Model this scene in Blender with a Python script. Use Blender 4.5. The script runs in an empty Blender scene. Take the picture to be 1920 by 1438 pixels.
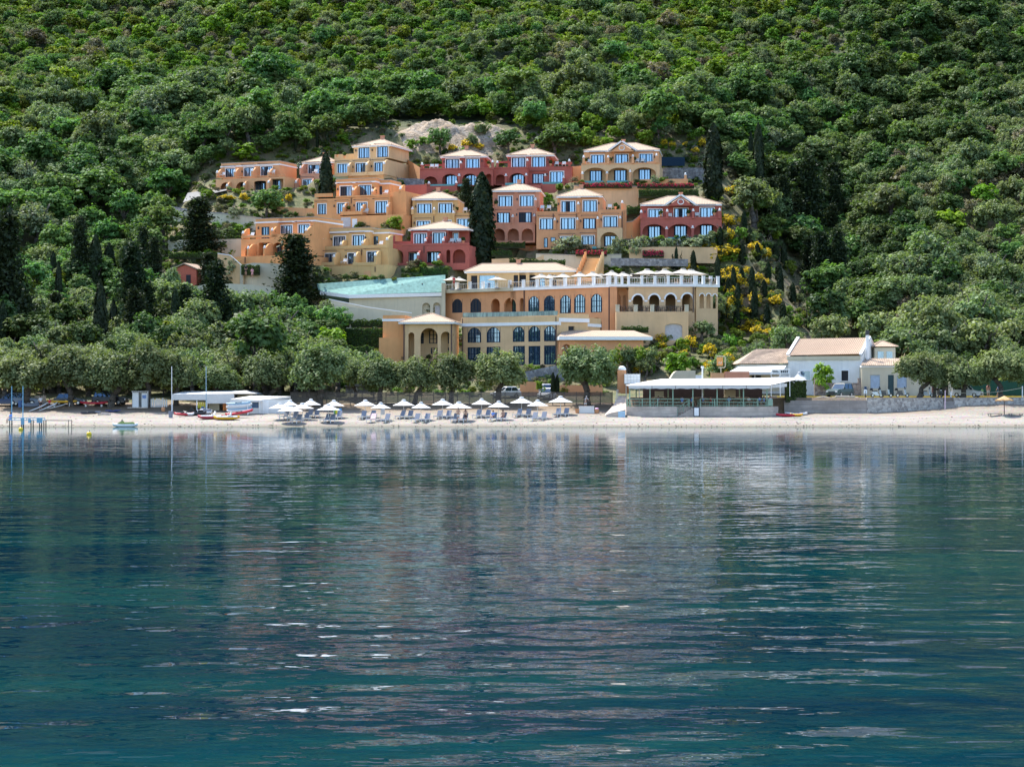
import bpy, math, random
import numpy as np
from mathutils import Vector, noise as mnoise
R = math.radians
scene = bpy.context.scene
COL = scene.collection

# ------------------------------------------------------------------ camera, world, sun, exposure
CAMZ = 4.0; FPX = 4000.0; HROW = 736.0
cam_d = bpy.data.cameras.new('camera'); cam = bpy.data.objects.new('camera', cam_d); COL.objects.link(cam)
cam.location = (0, 0, CAMZ); cam.rotation_euler = (R(90), 0, 0)
cam_d.sensor_width = 36; cam_d.lens = 36*FPX/1920; cam_d.shift_y = (HROW-719)/1920
cam_d.clip_start = 0.5; cam_d.clip_end = 6000
scene.camera = cam
SUN_EL = 58.0; SUN_AZ = -38.0            # degrees clockwise from +Y (behind the hill, to the left)
world = bpy.data.worlds.new('World'); scene.world = world; world.use_nodes = True
wn = world.node_tree; bg = wn.nodes['Background']
sky = wn.nodes.new('ShaderNodeTexSky'); sky.sky_type = 'NISHITA'; sky.sun_disc = False
sky.sun_elevation = R(SUN_EL); sky.sun_rotation = R(SUN_AZ); sky.altitude = 50
sky.dust_density = 1.0; sky.ozone_density = 1.2
wn.links.new(sky.outputs['Color'], bg.inputs['Color']); bg.inputs['Strength'].default_value = 0.15
sd = bpy.data.lights.new('sun', 'SUN'); sd.energy = 3.4; sd.angle = R(0.53); sd.color = (1.0, 0.95, 0.86)
so = bpy.data.objects.new('sun', sd); COL.objects.link(so)
tosun = Vector((math.sin(R(SUN_AZ))*math.cos(R(SUN_EL)), math.cos(R(SUN_AZ))*math.cos(R(SUN_EL)), math.sin(R(SUN_EL))))
so.rotation_euler = tosun.to_track_quat('Z', 'Y').to_euler(); so.location = (-150, 300, 300)
scene.view_settings.view_transform = 'Standard'; scene.view_settings.look = 'None'
scene.view_settings.gamma = 1.0; scene.view_settings.use_curve_mapping = False
scene.view_settings.exposure = 1.45
scene.render.engine = 'CYCLES'
scene.cycles.max_bounces = 5; scene.cycles.diffuse_bounces = 3; scene.cycles.glossy_bounces = 3
scene.cycles.transmission_bounces = 2; scene.cycles.transparent_max_bounces = 4
scene.cycles.caustics_reflective = False; scene.cycles.caustics_refractive = False

# ------------------------------------------------------------------ materials
def _nt(name):
    m = bpy.data.materials.new(name); m.use_nodes = True
    nt = m.node_tree; b = nt.nodes['Principled BSDF']; return m, nt, b
def _n(nt, t, **kw):
    n = nt.nodes.new(t)
    for k, v in kw.items():
        if k in n.inputs: n.inputs[k].default_value = v
        else: setattr(n, k, v)
    return n
def mix(nt, fac, a, b, blend='MIX'):
    n = nt.nodes.new('ShaderNodeMix'); n.data_type = 'RGBA'; n.blend_type = blend
    for sock, v in ((n.inputs[0], fac), (n.inputs[6], a), (n.inputs[7], b)):
        if hasattr(v, 'links') or isinstance(v, bpy.types.NodeSocket): nt.links.new(v, sock)
        else: sock.default_value = v if not isinstance(v, tuple) else (*v, 1)[:4]
    return n.outputs[2]
def ramp(nt, fac, stops):
    r = nt.nodes.new('ShaderNodeValToRGB'); nt.links.new(fac, r.inputs[0])
    while len(r.color_ramp.elements) < len(stops): r.color_ramp.elements.new(0.5)
    for e, (p, c) in zip(r.color_ramp.elements, stops):
        e.position = p; e.color = (*c, 1) if isinstance(c, tuple) else (c, c, c, 1)
    return r.outputs[0]
def coords(nt, kind='Object', scale=(1, 1, 1)):
    t = nt.nodes.new('ShaderNodeTexCoord'); m = nt.nodes.new('ShaderNodeMapping')
    m.inputs['Scale'].default_value = scale; nt.links.new(t.outputs[kind], m.inputs[0]); return m.outputs[0]
def noise(nt, vec, scale, detail=4, rough=.55):
    n = _n(nt, 'ShaderNodeTexNoise', Scale=scale, Detail=detail, Roughness=rough); nt.links.new(vec, n.inputs['Vector']); return n.outputs[0]
def bump(nt, b, h, strength=.4, dist=.05):
    bp = _n(nt, 'ShaderNodeBump', Strength=strength, Distance=dist); nt.links.new(h, bp.inputs['Height']); nt.links.new(bp.outputs[0], b.inputs['Normal']); return bp
def plain(name, c, rough=.6, metal=0, var=.12, nscale=3.0, spec=.4):
    m, nt, b = _nt(name)
    v = coords(nt); f = noise(nt, v, nscale)
    f = ramp(nt, f, [(.3, 0.0), (.7, 1.0)])
    c1 = tuple(x*(1-var) for x in c); c2 = tuple(min(1, x*(1+var)) for x in c)
    nt.links.new(mix(nt, f, c1, c2), b.inputs['Base Color'])
    b.inputs['Roughness'].default_value = rough; b.inputs['Metallic'].default_value = metal
    b.inputs['Specular IOR Level'].default_value = spec
    return m
def stucco(name, c):
    m, nt, b = _nt(name)
    v = coords(nt); big = ramp(nt, noise(nt, v, .35, 5), [(.3, 0.), (.72, 1.)])
    streak = noise(nt, coords(nt, scale=(2.2, 2.2, .25)), 1.0, 5)
    col = mix(nt, big, tuple(x*.86 for x in c), tuple(min(1, x*1.1) for x in c))
    st = ramp(nt, streak, [(.52, 0.), (.8, .55)])
    col = mix(nt, st, col, (c[0]*.72, c[1]*.74, c[2]*.78))
    nt.links.new(col, b.inputs['Base Color']); b.inputs['Roughness'].default_value = .9
    b.inputs['Specular IOR Level'].default_value = .15
    bump(nt, b, noise(nt, v, 14, 3), .25, .03); return m
def tiles(name, c, pitch=.24, dark=.6, mottled=.2):
    m, nt, b = _nt(name)
    uv = nt.nodes.new('ShaderNodeUVMap'); uv.uv_map = 'UVMap'
    sep = nt.nodes.new('ShaderNodeSeparateXYZ'); nt.links.new(uv.outputs[0], sep.inputs[0])
    w = _n(nt, 'ShaderNodeTexWave', Scale=1/pitch/6.2832*6.2832/2/3.1416*3.1416, Distortion=.3); w.bands_direction = 'X'
    w.inputs['Scale'].default_value = .314/pitch
    nt.links.new(uv.outputs[0], w.inputs['Vector'])
    v = coords(nt); f = noise(nt, v, 1.2, 6)
    vor = _n(nt, 'ShaderNodeTexVoronoi', Scale=3.0); nt.links.new(v, vor.inputs['Vector'])
    fc = mix(nt, .5, ramp(nt, f, [(.3, 0.), (.7, 1.)]), vor.outputs['Color'])
    bw = nt.nodes.new('ShaderNodeRGBToBW'); nt.links.new(fc, bw.inputs[0])
    col = mix(nt, bw.outputs[0], tuple(x*(1-mottled) for x in c), tuple(min(1, x*(1+mottled)) for x in c))
    col = mix(nt, ramp(nt, w.outputs[0], [(.0, dark), (.5, 0.)]), col, tuple(x*.5 for x in c))
    nt.links.new(col, b.inputs['Base Color']); b.inputs['Roughness'].default_value = .85
    bump(nt, b, w.outputs[0], .6, .07); return m
def leafmat(name, c1, c2, c3=None, p3=.0, trans=.35, rnd=.5):
    """per-leaf tone (face attribute), per-tree tint (object random)"""
    m, nt, b = _nt(name); nt.nodes.remove(b)
    at = nt.nodes.new('ShaderNodeAttribute'); at.attribute_name = 'tone'
    oi = nt.nodes.new('ShaderNodeObjectInfo')
    col = mix(nt, at.outputs['Fac'], c1, c2)
    hs = nt.nodes.new('ShaderNodeHueSaturation')
    h = _n(nt, 'ShaderNodeMapRange'); nt.links.new(oi.outputs['Random'], h.inputs[0])
    h.inputs[3].default_value = .5-.03*rnd*2; h.inputs[4].default_value = .5+.022*rnd*2
    mul = _n(nt, 'ShaderNodeMath'); mul.operation = 'MULTIPLY'; mul.inputs[1].default_value = 7.31; nt.links.new(oi.outputs['Random'], mul.inputs[0])
    fr = _n(nt, 'ShaderNodeMath'); fr.operation = 'FRACT'; nt.links.new(mul.outputs[0], fr.inputs[0])
    vmr = _n(nt, 'ShaderNodeMapRange'); nt.links.new(fr.outputs[0], vmr.inputs[0]); vmr.inputs[3].default_value = 1-.45*rnd; vmr.inputs[4].default_value = 1+.5*rnd
    nt.links.new(h.outputs[0], hs.inputs['Hue']); nt.links.new(vmr.outputs[0], hs.inputs['Value']); nt.links.new(col, hs.inputs['Color'])
    out = hs.outputs[0]
    if c3:
        a2 = nt.nodes.new('ShaderNodeAttribute'); a2.attribute_name = 'pick'
        lt = _n(nt, 'ShaderNodeMath'); lt.operation = 'LESS_THAN'; lt.inputs[1].default_value = p3; nt.links.new(a2.outputs['Fac'], lt.inputs[0])
        out = mix(nt, lt.outputs[0], out, c3)
    d = nt.nodes.new('ShaderNodeBsdfDiffuse'); t = nt.nodes.new('ShaderNodeBsdfTranslucent')
    nt.links.new(out, d.inputs[0])
    tc = mix(nt, 1.0, out, (1.0, 1.15, .55), 'MULTIPLY'); nt.links.new(tc, t.inputs[0])
    g = nt.nodes.new('ShaderNodeBsdfGlossy'); g.inputs['Roughness'].default_value = .5; g.inputs[0].default_value = (.8, .85, .9, 1)
    ms = nt.nodes.new('ShaderNodeMixShader'); ms.inputs[0].default_value = trans
    nt.links.new(d.outputs[0], ms.inputs[1]); nt.links.new(t.outputs[0], ms.inputs[2])
    m2 = nt.nodes.new('ShaderNodeMixShader'); m2.inputs[0].default_value = .015
    nt.links.new(ms.outputs[0], m2.inputs[1]); nt.links.new(g.outputs[0], m2.inputs[2])
    nt.links.new(m2.outputs[0], nt.nodes['Material Output'].inputs[0]); return m
def glassmat(name, base, refl=.45, var=True):
    m, nt, b = _nt(name); nt.nodes.remove(b)
    d = nt.nodes.new('ShaderNodeBsdfDiffuse'); v = coords(nt)
    f = ramp(nt, noise(nt, coords(nt, scale=(1, 1, .2)), 2.2, 3), [(.4, 0.), (.62, 1.)])
    nt.links.new(mix(nt, f, tuple(x*.5 for x in base), tuple(min(1, x*1.5) for x in base)), d.inputs[0])
    g = nt.nodes.new('ShaderNodeBsdfGlossy'); g.inputs['Roughness'].default_value = .03; g.inputs[0].default_value = (.42, .66, 1, 1)
    bp = _n(nt, 'ShaderNodeBump', Strength=.15, Distance=.02); nt.links.new(noise(nt, v, .8, 2), bp.inputs['Height']); nt.links.new(bp.outputs[0], g.inputs['Normal'])
    ms = nt.nodes.new('ShaderNodeMixShader'); ms.inputs[0].default_value = refl
    nt.links.new(d.outputs[0], ms.inputs[1]); nt.links.new(g.outputs[0], ms.inputs[2])
    nt.links.new(ms.outputs[0], nt.nodes['Material Output'].inputs[0]); return m

M = {}
M['tan'] = stucco('stucco_tan_orange', (0.72, 0.385, 0.195))
M['orange'] = stucco('stucco_orange', (0.74, 0.365, 0.155))
M['pink'] = stucco('stucco_pink', (0.66, 0.33, 0.21))
M['salmon'] = stucco('stucco_salmon', (0.64, 0.29, 0.185))
M['cream'] = stucco('stucco_cream', (0.69, 0.465, 0.245))
M['yellow'] = stucco('stucco_yellow', (0.68, 0.445, 0.2))
M['green'] = stucco('stucco_pale_green', (0.386, 0.460, 0.304))
M['red'] = stucco('stucco_dark_red', (0.43, 0.125, 0.095))
M['terra'] = stucco('stucco_terracotta', (0.67, 0.33, 0.165))
M['sandstone'] = stucco('stucco_sand', (0.68, 0.455, 0.255))
M['offwhite'] = stucco('stucco_offwhite', (0.8, 0.79, 0.76))
M['beige'] = stucco('stucco_beige', (0.570, 0.515, 0.386))
M['white'] = plain('white_paint', (.80, .80, .79), .6, var=.04)
M['whitefab'] = plain('white_canvas', (.62, .61, .59), .9, var=.04)
M['creamfab'] = plain('cream_canvas', (.42, .38, .32), .9, var=.06)
M['roof'] = tiles('pale_clay_tiles', (.40, .285, .20), .26, .35, .12)
M['oldroof'] = tiles('weathered_clay_tiles', (.40, .30, .22), .26, .8, .45)
M['redroof'] = tiles('red_clay_tiles', (.5, .16, .09), .26, .6, .3)
M['dark'] = plain('dark_metal', (.035, .035, .04), .5)
M['sash'] = plain('dark_blue_sash', (.012, .03, .055), .8, spec=.1)
M['brownm'] = plain('brown_downpipe', (.09, .05, .04), .6)
M['glass'] = glassmat('window_glass', (.13, .17, .22), .36)
M['curtained'] = glassmat('curtained_glass', (.30, .33, .38), .22); M['dimglass'] = glassmat('dim_glass', (.05, .07, .10), .34)
M['bigglass'] = glassmat('tall_window_glass', (.05, .08, .13), .34)
M['room'] = plain('dark_interior', (.03, .03, .035), .8)
M['pool'] = plain('pool_mosaic', (.20, .34, .30), .8, var=.22, nscale=2.0, spec=.05)
M['poolwater'] = plain('pool_water', (.12, .33, .34), .4, var=.1, spec=.1)
M['bark'] = plain('olive_bark', (.085, .072, .06), .95, var=.5, nscale=5)
M['greymesh'] = plain('grey_mesh_fabric', (.20, .22, .27), .8, var=.08)
M['wood'] = plain('weathered_wood', (.10, .085, .075), .8, var=.35, nscale=4)
M['thatch'] = plain('palm_thatch', (.45, .30, .15), .95, var=.4, nscale=12)
M['skin'] = plain('skin', (.50, .28, .19), .6, var=.05)
M['hair'] = plain('dark_hair', (.04, .025, .018), .7)
M['rubber'] = plain('black_rubber', (.02, .02, .02), .8)
M['chrome'] = plain('light_metal', (.5, .5, .5), .35, .7)
def col(name, c, rough=.45, **k):
    if name not in M: M[name] = plain(name, c, rough, **k)
    return M[name]

def stonemat(name, cs, scale, mortar, depth=.06):
    m, nt, b = _nt(name); v = coords(nt)
    vo = _n(nt, 'ShaderNodeTexVoronoi', Scale=scale, feature='DISTANCE_TO_EDGE'); nt.links.new(v, vo.inputs['Vector'])
    vc = _n(nt, 'ShaderNodeTexVoronoi', Scale=scale); nt.links.new(v, vc.inputs['Vector'])
    bw = nt.nodes.new('ShaderNodeRGBToBW'); nt.links.new(vc.outputs['Color'], bw.inputs[0])
    c = ramp(nt, bw.outputs[0], [(.2, cs[0]), (.5, cs[1]), (.8, cs[2])])
    c = mix(nt, ramp(nt, noise(nt, v, 6, 5), [(.3, 0.), (.7, .5)]), c, cs[0])
    e = ramp(nt, vo.outputs[0], [(0., 1.), (.07, 0.)])
    nt.links.new(mix(nt, e, c, mortar), b.inputs['Base Color']); b.inputs['Roughness'].default_value = .92
    bump(nt, b, ramp(nt, vo.outputs[0], [(0., 0.), (.15, 1.)]), .8, depth); return m
M['stone'] = stonemat('rubble_stone', [(.26, .245, .235), (.42, .40, .37), (.60, .58, .54)], 3.2, (.50, .47, .43))
M['greystone'] = stonemat('grey_stone', [(.14, .14, .15), (.22, .22, .23), (.33, .33, .34)], 2.4, (.22, .21, .2))
M['brownstone'] = stonemat('brown_stone_facing', [(.20, .15, .12), (.28, .22, .18), (.38, .31, .26)], 2.6, (.28, .24, .2))
def concretemat(name, c):
    m, nt, b = _nt(name); v = coords(nt)
    f = ramp(nt, noise(nt, v, .6, 8, .65), [(.3, 0.), (.7, 1.)])
    s = ramp(nt, noise(nt, coords(nt, scale=(.15, .15, 3)), 1.5, 4), [(.4, 0.), (.65, .6)])
    cc = mix(nt, f, tuple(x*.65 for x in c), tuple(x*1.25 for x in c)); cc = mix(nt, s, cc, tuple(x*.55 for x in c))
    nt.links.new(cc, b.inputs['Base Color']); b.inputs['Roughness'].default_value = .9
    bump(nt, b, f, .4, .04); return m
M['concrete'] = concretemat('stained_concrete', (.36, .325, .30))
M['palecon'] = concretemat('pale_painted_concrete', (.60, .50, .42))
M['asphalt'] = concretemat('pale_road', (.22, .215, .205))

# ground
def sandmat():
    m, nt, b = _nt('beach_sand'); v = coords(nt)
    g = nt.nodes.new('ShaderNodeTexCoord'); sep = nt.nodes.new('ShaderNodeSeparateXYZ'); nt.links.new(g.outputs['Object'], sep.inputs[0])
    peb = _n(nt, 'ShaderNodeTexVoronoi', Scale=5.0); nt.links.new(v, peb.inputs['Vector'])
    c = mix(nt, ramp(nt, noise(nt, coords(nt, scale=(.25, 1, 1)), .7, 8, .65), [(.32, 0.), (.68, 1.)]), (.20, .175, .145), (.29, .262, .225))
    c = mix(nt, .22, c, peb.outputs['Color'], 'OVERLAY')
    # upper beach is browner dry earth, waterline is wet
    mr = _n(nt, 'ShaderNodeMapRange'); mr.inputs[1].default_value = 262; mr.inputs[2].default_value = 269
    ad = _n(nt, 'ShaderNodeMath'); ad.operation = 'ADD'
    nb = _n(nt, 'ShaderNodeMath'); nb.operation = 'MULTIPLY'; nb.inputs[1].default_value = 7.0
    nt.links.new(noise(nt, coords(nt, scale=(.4, 1, 1)), .35, 5), nb.inputs[0]); nt.links.new(sep.outputs[1], ad.inputs[0]); nt.links.new(nb.outputs[0], ad.inputs[1])
    mr.inputs[1].default_value += 1.8; mr.inputs[2].default_value += 3.2
    nt.links.new(ad.outputs[0], mr.inputs[0])
    c = mix(nt, mr.outputs[0], c, (.19, .135, .085))
    wet = _n(nt, 'ShaderNodeMapRange'); wet.inputs[1].default_value = .02; wet.inputs[2].default_value = .34; wet.inputs[3].default_value = 1; wet.inputs[4].default_value = 0
    nt.links.new(sep.outputs[2], wet.inputs[0])
    c = mix(nt, wet.outputs[0], c, (.14, .118, .085))
    nt.links.new(c, b.inputs['Base Color']); b.inputs['Roughness'].default_value = .9
    bump(nt, b, noise(nt, v, 3.5, 8, .7), .8, .12); return m
M['sand'] = sandmat()
def hillmat():
    m, nt, b = _nt('hillside_soil'); v = coords(nt)
    f1 = ramp(nt, noise(nt, v, .18, 6), [(.42, 0.), (.62, 1.)]); f2 = ramp(nt, noise(nt, v, 1.3, 6), [(.4, 0.), (.65, 1.)])
    c = mix(nt, f1, (.06, .075, .022), (.19, .135, .085)); c = mix(nt, f2, c, (.13, .125, .05))
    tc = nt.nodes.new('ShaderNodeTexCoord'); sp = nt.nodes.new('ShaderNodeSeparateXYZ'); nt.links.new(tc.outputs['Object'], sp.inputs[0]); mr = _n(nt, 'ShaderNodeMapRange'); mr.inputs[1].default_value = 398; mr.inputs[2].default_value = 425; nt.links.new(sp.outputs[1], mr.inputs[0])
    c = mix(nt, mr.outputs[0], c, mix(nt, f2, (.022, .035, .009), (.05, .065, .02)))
    nt.links.new(c, b.inputs['Base Color']); b.inputs['Roughness'].default_value = .95
    bump(nt, b, noise(nt, v, 2.5, 6), .8, .3); return m
M['hill'] = hillmat()
def rockmat():
    m, nt, b = _nt('pale_limestone'); v = coords(nt, scale=(1, 1, 1.6))
    f1 = ramp(nt, noise(nt, v, .5, 10, .7), [(.38, 0.), (.62, 1.)]); f2 = ramp(nt, noise(nt, v, 2.2, 8, .7), [(.45, 0.), (.6, 1.)])
    c = mix(nt, f1, (.34, .235, .14), (.43, .37, .30)); c = mix(nt, f2, c, (.20, .16, .12))
    nt.links.new(c, b.inputs['Base Color']); b.inputs['Roughness'].default_value = .95
    bump(nt, b, noise(nt, v, 1.2, 10, .7), 1, .5); return m
M['rock'] = rockmat()
def grassmat():
    m, nt, b = _nt('dry_grass'); v = coords(nt)
    f1 = ramp(nt, noise(nt, v, .5, 6), [(.4, 0.), (.6, 1.)])
    nt.links.new(mix(nt, f1, (.12, .17, .05), (.30, .25, .12)), b.inputs['Base Color']); b.inputs['Roughness'].default_value = .95
    bump(nt, b, noise(nt, v, 9, 4), .8, .1); return m
M['grass'] = grassmat()

# ------------------------------------------------------------------ mesh builder and object helpers
class MB:
    def __init__(s): s.v = []; s.f = []; s.uv = {}; s.mi = []; s.cur = 0; s.smooth = False
    def face(s, pts, uv=None):
        i = len(s.v); s.v += [tuple(p) for p in pts]; s.f.append(tuple(range(i, i+len(pts)))); s.mi.append(s.cur)
        if uv: s.uv[len(s.f)-1] = uv
    def box(s, x0, x1, y0, y1, z0, z1, taper=0):
        i = len(s.v); t = taper
        s.v += [(x0, y0, z0), (x1, y0, z0), (x1, y1, z0), (x0, y1, z0), (x0+t, y0+t, z1), (x1-t, y0+t, z1), (x1-t, y1-t, z1), (x0+t, y1-t, z1)]
        for q in ((3, 2, 1, 0), (4, 5, 6, 7), (0, 1, 5, 4), (1, 2, 6, 5), (2, 3, 7, 6), (3, 0, 4, 7)):
            s.f.append(tuple(i+k for k in q)); s.mi.append(s.cur)
        return s
    def tube(s, a, b, r0, r1=None, n=8, caps=True):
        r1 = r0 if r1 is None else r1
        a = Vector(a); b = Vector(b); d = (b-a).normalized()
        u = d.orthogonal().normalized(); w = d.cross(u); i = len(s.v)
        for c, r in ((a, r0), (b, r1)):
            for k in range(n):
                t = 2*math.pi*k/n; s.v.append(tuple(c+u*math.cos(t)*r+w*math.sin(t)*r))
        for k in range(n):
            s.f.append((i+k, i+(k+1) % n, i+n+(k+1) % n, i+n+k)); s.mi.append(s.cur)
        if caps:
            s.f.append(tuple(i+k for k in reversed(range(n)))); s.mi.append(s.cur)
            s.f.append(tuple(i+n+k for k in range(n))); s.mi.append(s.cur)
        return s
    def path(s, pts, rad, n=8):
        for k in range(len(pts)-1): s.tube(pts[k], pts[k+1], rad[k], rad[k+1], n)
        return s
    def lathe(s, prof, c=(0, 0, 0), n=16, sx=1, sy=1):
        i = len(s.v)
        for r, z in prof:
            for k in range(n):
                t = 2*math.pi*(k+.5)/n; s.v.append((c[0]+r*sx*math.cos(t), c[1]+r*sy*math.sin(t), c[2]+z))
        for j in range(len(prof)-1):
            for k in range(n):
                s.f.append((i+j*n+k, i+j*n+(k+1) % n, i+(j+1)*n+(k+1) % n, i+(j+1)*n+k)); s.mi.append(s.cur)
        return s
    def ball(s, c, r, sz=1, n=10, m=6):
        return s.lathe([(max(1e-3, r*math.sin(math.pi*j/m)), -r*sz*math.cos(math.pi*j/m)) for j in range(m+1)], c, n)
    def prism(s, poly, y0, y1, axis='y'):
        """polygon (a,b) extruded; axis y: (x,z) polygon along y; axis x: (y,z) polygon along x; axis z: (x,y) polygon"""
        f = {'y': lambda a, b, t: (a, t, b), 'x': lambda a, b, t: (t, a, b), 'z': lambda a, b, t: (a, b, t)}[axis]
        n = len(poly); i = len(s.v)
        s.v += [f(a, b, y0) for a, b in poly]+[f(a, b, y1) for a, b in poly]
        s.f.append(tuple(range(i, i+n))); s.mi.append(s.cur); s.f.append(tuple(reversed(range(i+n, i+2*n)))); s.mi.append(s.cur)
        for k in range(n):
            s.f.append((i+k, i+n+k, i+n+(k+1) % n, i+(k+1) % n)); s.mi.append(s.cur)
        return s
    def loft(s, rings, close=True):
        n = len(rings[0]); i = len(s.v)
        for r in rings: s.v += [tuple(p) for p in r]
        for j in range(len(rings)-1):
            for k in range(n):
                s.f.append((i+j*n+k, i+j*n+(k+1) % n, i+(j+1)*n+(k+1) % n, i+(j+1)*n+k)); s.mi.append(s.cur)
        if close:
            s.f.append(tuple(i+k for k in reversed(range(n)))); s.mi.append(s.cur)
            s.f.append(tuple(i+(len(rings)-1)*n+k for k in range(n))); s.mi.append(s.cur)
        return s
    def mesh(s, name, mats, fix=True):
        me = bpy.data.meshes.new(name); me.from_pydata(s.v, [], s.f)
        for m in (mats if isinstance(mats, (list, tuple)) else [mats]): me.materials.append(m)
        if len(me.materials) > 1: me.polygons.foreach_set('material_index', s.mi)
        if s.uv:
            ul = me.uv_layers.new(name='UVMap')
            for fi, uv in s.uv.items():
                p = me.polygons[fi]
                for k, li in enumerate(p.loop_indices): ul.data[li].uv = uv[k]
        me.update()
        if fix:
            import bmesh
            bm = bmesh.new(); bm.from_mesh(me); bmesh.ops.recalc_face_normals(bm, faces=bm.faces); bm.to_mesh(me); bm.free()
        if s.smooth: me.polygons.foreach_set('use_smooth', [True]*len(me.polygons))
        return me
    def build(s, name, mats, parent=None, loc=None, **k):
        return obj(name, s.mesh(name, mats), parent, loc, **k)
def obj(name, me, parent=None, loc=None, rz=0, scale=None, label=None, cat=None, group=None, kind=None):
    o = bpy.data.objects.new(name, me); COL.objects.link(o)
    if parent: o.parent = parent
    if loc is not None: o.location = loc
    if rz: o.rotation_euler = (0, 0, rz)
    if scale is not None: o.scale = scale if hasattr(scale, '__len__') else (scale,)*3
    tag(o, label, cat, group, kind); return o
def tag(o, label=None, cat=None, group=None, kind=None):
    if label: o['label'] = label
    if cat: o['category'] = cat
    if group: o['group'] = group
    if kind: o['kind'] = kind
    return o
def thing(name, label, cat, loc=(0, 0, 0), rz=0, group=None, scale=None):
    return obj(name, None, None, loc, rz, scale, label, cat, group)
KIDS = {}
def dup(root, loc, rz=0, label=None, scale=None, group=None, drop=()):
    r = root.copy(); COL.objects.link(r); r.location = loc; r.rotation_euler = (0, 0, rz)
    if label: r['label'] = label
    if group: r['group'] = group
    if scale is not None: r.scale = scale if hasattr(scale, '__len__') else (scale,)*3
    for ch in kids(root):
        if ch.name.split('.')[0] in drop: continue
        c = ch.copy(); COL.objects.link(c); c.parent = r
        for g in kids(ch):
            d = g.copy(); COL.objects.link(d); d.parent = c
    return r
def kids(o):
    if o.name not in KIDS: KIDS[o.name] = [c for c in o.children]
    return KIDS[o.name]

# ------------------------------------------------------------------ terrain
def P(px, row, Y):
    return Vector(((px-960)*Y/FPX, Y, CAMZ+(HROW-row)*Y/FPX))
def sm(x, a, b):
    t = np.clip((x-a)/(b-a), 0, 1); return t*t*(3-2*t)
NAT = ([200, 246, 250, 254, 259, 268, 272, 280, 290, 300, 330, 360, 400, 440, 530, 600, 1000, 1400],
       [-12, -1, 0, .55, .96, 1.86, 2.4, 2.9, 4.4, 7.4, 15, 24, 42, 60, 98, 134, 430, 640])
CEN = ([200, 246, 250, 254, 259, 268, 272, 280, 290, 300, 316, 324, 335, 344, 350, 362, 376, 392, 404, 420, 440, 530, 600, 1000, 1400],
       [-12, -1, 0, .55, .96, 1.86, 2.5, 3.2, 4.2, 7.2, 11, 13, 15.8, 22.8, 26.0, 31.5, 38.5, 44, 53, 56.5, 61, 98, 134, 430, 640])
PADS = []     # (x, y, half width, half depth, yaw, z)
def H(X, Y):
    X = np.asarray(X, float); Y = np.asarray(Y, float)
    n = np.interp(Y, *NAT); c = np.interp(Y, *CEN)
    w = sm(X, -66, -54)*(1-sm(X, 34, 50))
    z = n*(1-w)+c*w
    far = sm(Y, 285, 340)
    z = z+far*(2.0*np.sin(X*.045+Y*.021)+1.1*np.sin(X*.11-Y*.07+1.3))*(1-w*.9)
    z = z+sm(Y, 400, 470)*(4*np.sin(X*.021+1)+3*np.sin(X*.052+Y*.03))
    gx = 52+(Y-330)*.12
    z = z-7*np.exp(-((X-gx)/9)**2)*sm(Y, 300, 335)*(1-sm(Y, 400, 450))
    # right quay and road behind the retaining wall, sand bank at the far right
    q = sm(X, 13.5, 15)
    quay = np.maximum(z, np.where(Y >= 266.9, 3.35, -99)); quay = np.where((Y >= 266.9) & (Y < 281), 3.35, quay)
    z = np.where((Y > 262) & (Y < 300), z*(1-q)+quay*q, z)
    z = z+q*sm(X, 44, 62)*sm(Y, 257, 266)*(Y < 266.9)*1.1
    z = z-(q*(Y < 266.9)*sm(Y, 258, 266)*.25)
    for (px, py, hw, hd, yaw, pz) in PADS:
        dx = X-px; dy = Y-py; u = dx*math.cos(yaw)-dy*math.sin(yaw); v = dx*math.sin(yaw)+dy*math.cos(yaw)
        d = np.maximum(np.abs(u)-hw, np.abs(v)-hd)
        k = 1-sm(d, 0, 3.0); z = z*(1-k)+pz*k
    return z
def ground_hit(px, row, y0=251, y1=700):
    """world point where the terrain is seen at this pixel"""
    Y = np.arange(y0, y1, .25); X = (px-960)*Y/FPX; z = CAMZ+(HROW-row)*Y/FPX
    g = H(X, Y); i = np.argmax(g >= z)
    return Vector((X[i], Y[i], g[i]))
def gz(x, y): return float(H(x, y))

def grid_mesh(name, xs, ys, fn, mat, smooth=True):
    X, Y = np.meshgrid(xs, ys); Z = fn(X, Y)
    v = np.stack([X, Y, Z], -1).reshape(-1, 3); nx, ny = len(xs), len(ys)
    a = (np.arange(ny-1)[:, None]*nx+np.arange(nx-1)[None]).reshape(-1)
    f = np.stack([a, a+1, a+nx+1, a+nx], -1)
    me = bpy.data.meshes.new(name); me.vertices.add(len(v)); me.vertices.foreach_set('co', v.reshape(-1))
    me.loops.add(f.size); me.loops.foreach_set('vertex_index', f.reshape(-1)); me.polygons.add(len(f))
    me.polygons.foreach_set('loop_start', np.arange(0, f.size, 4)); me.polygons.foreach_set('loop_total', np.full(len(f), 4))
    me.update(); me.validate(); me.materials.append(mat)
    if smooth: me.polygons.foreach_set('use_smooth', [True]*len(me.polygons))
    return me

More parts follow.
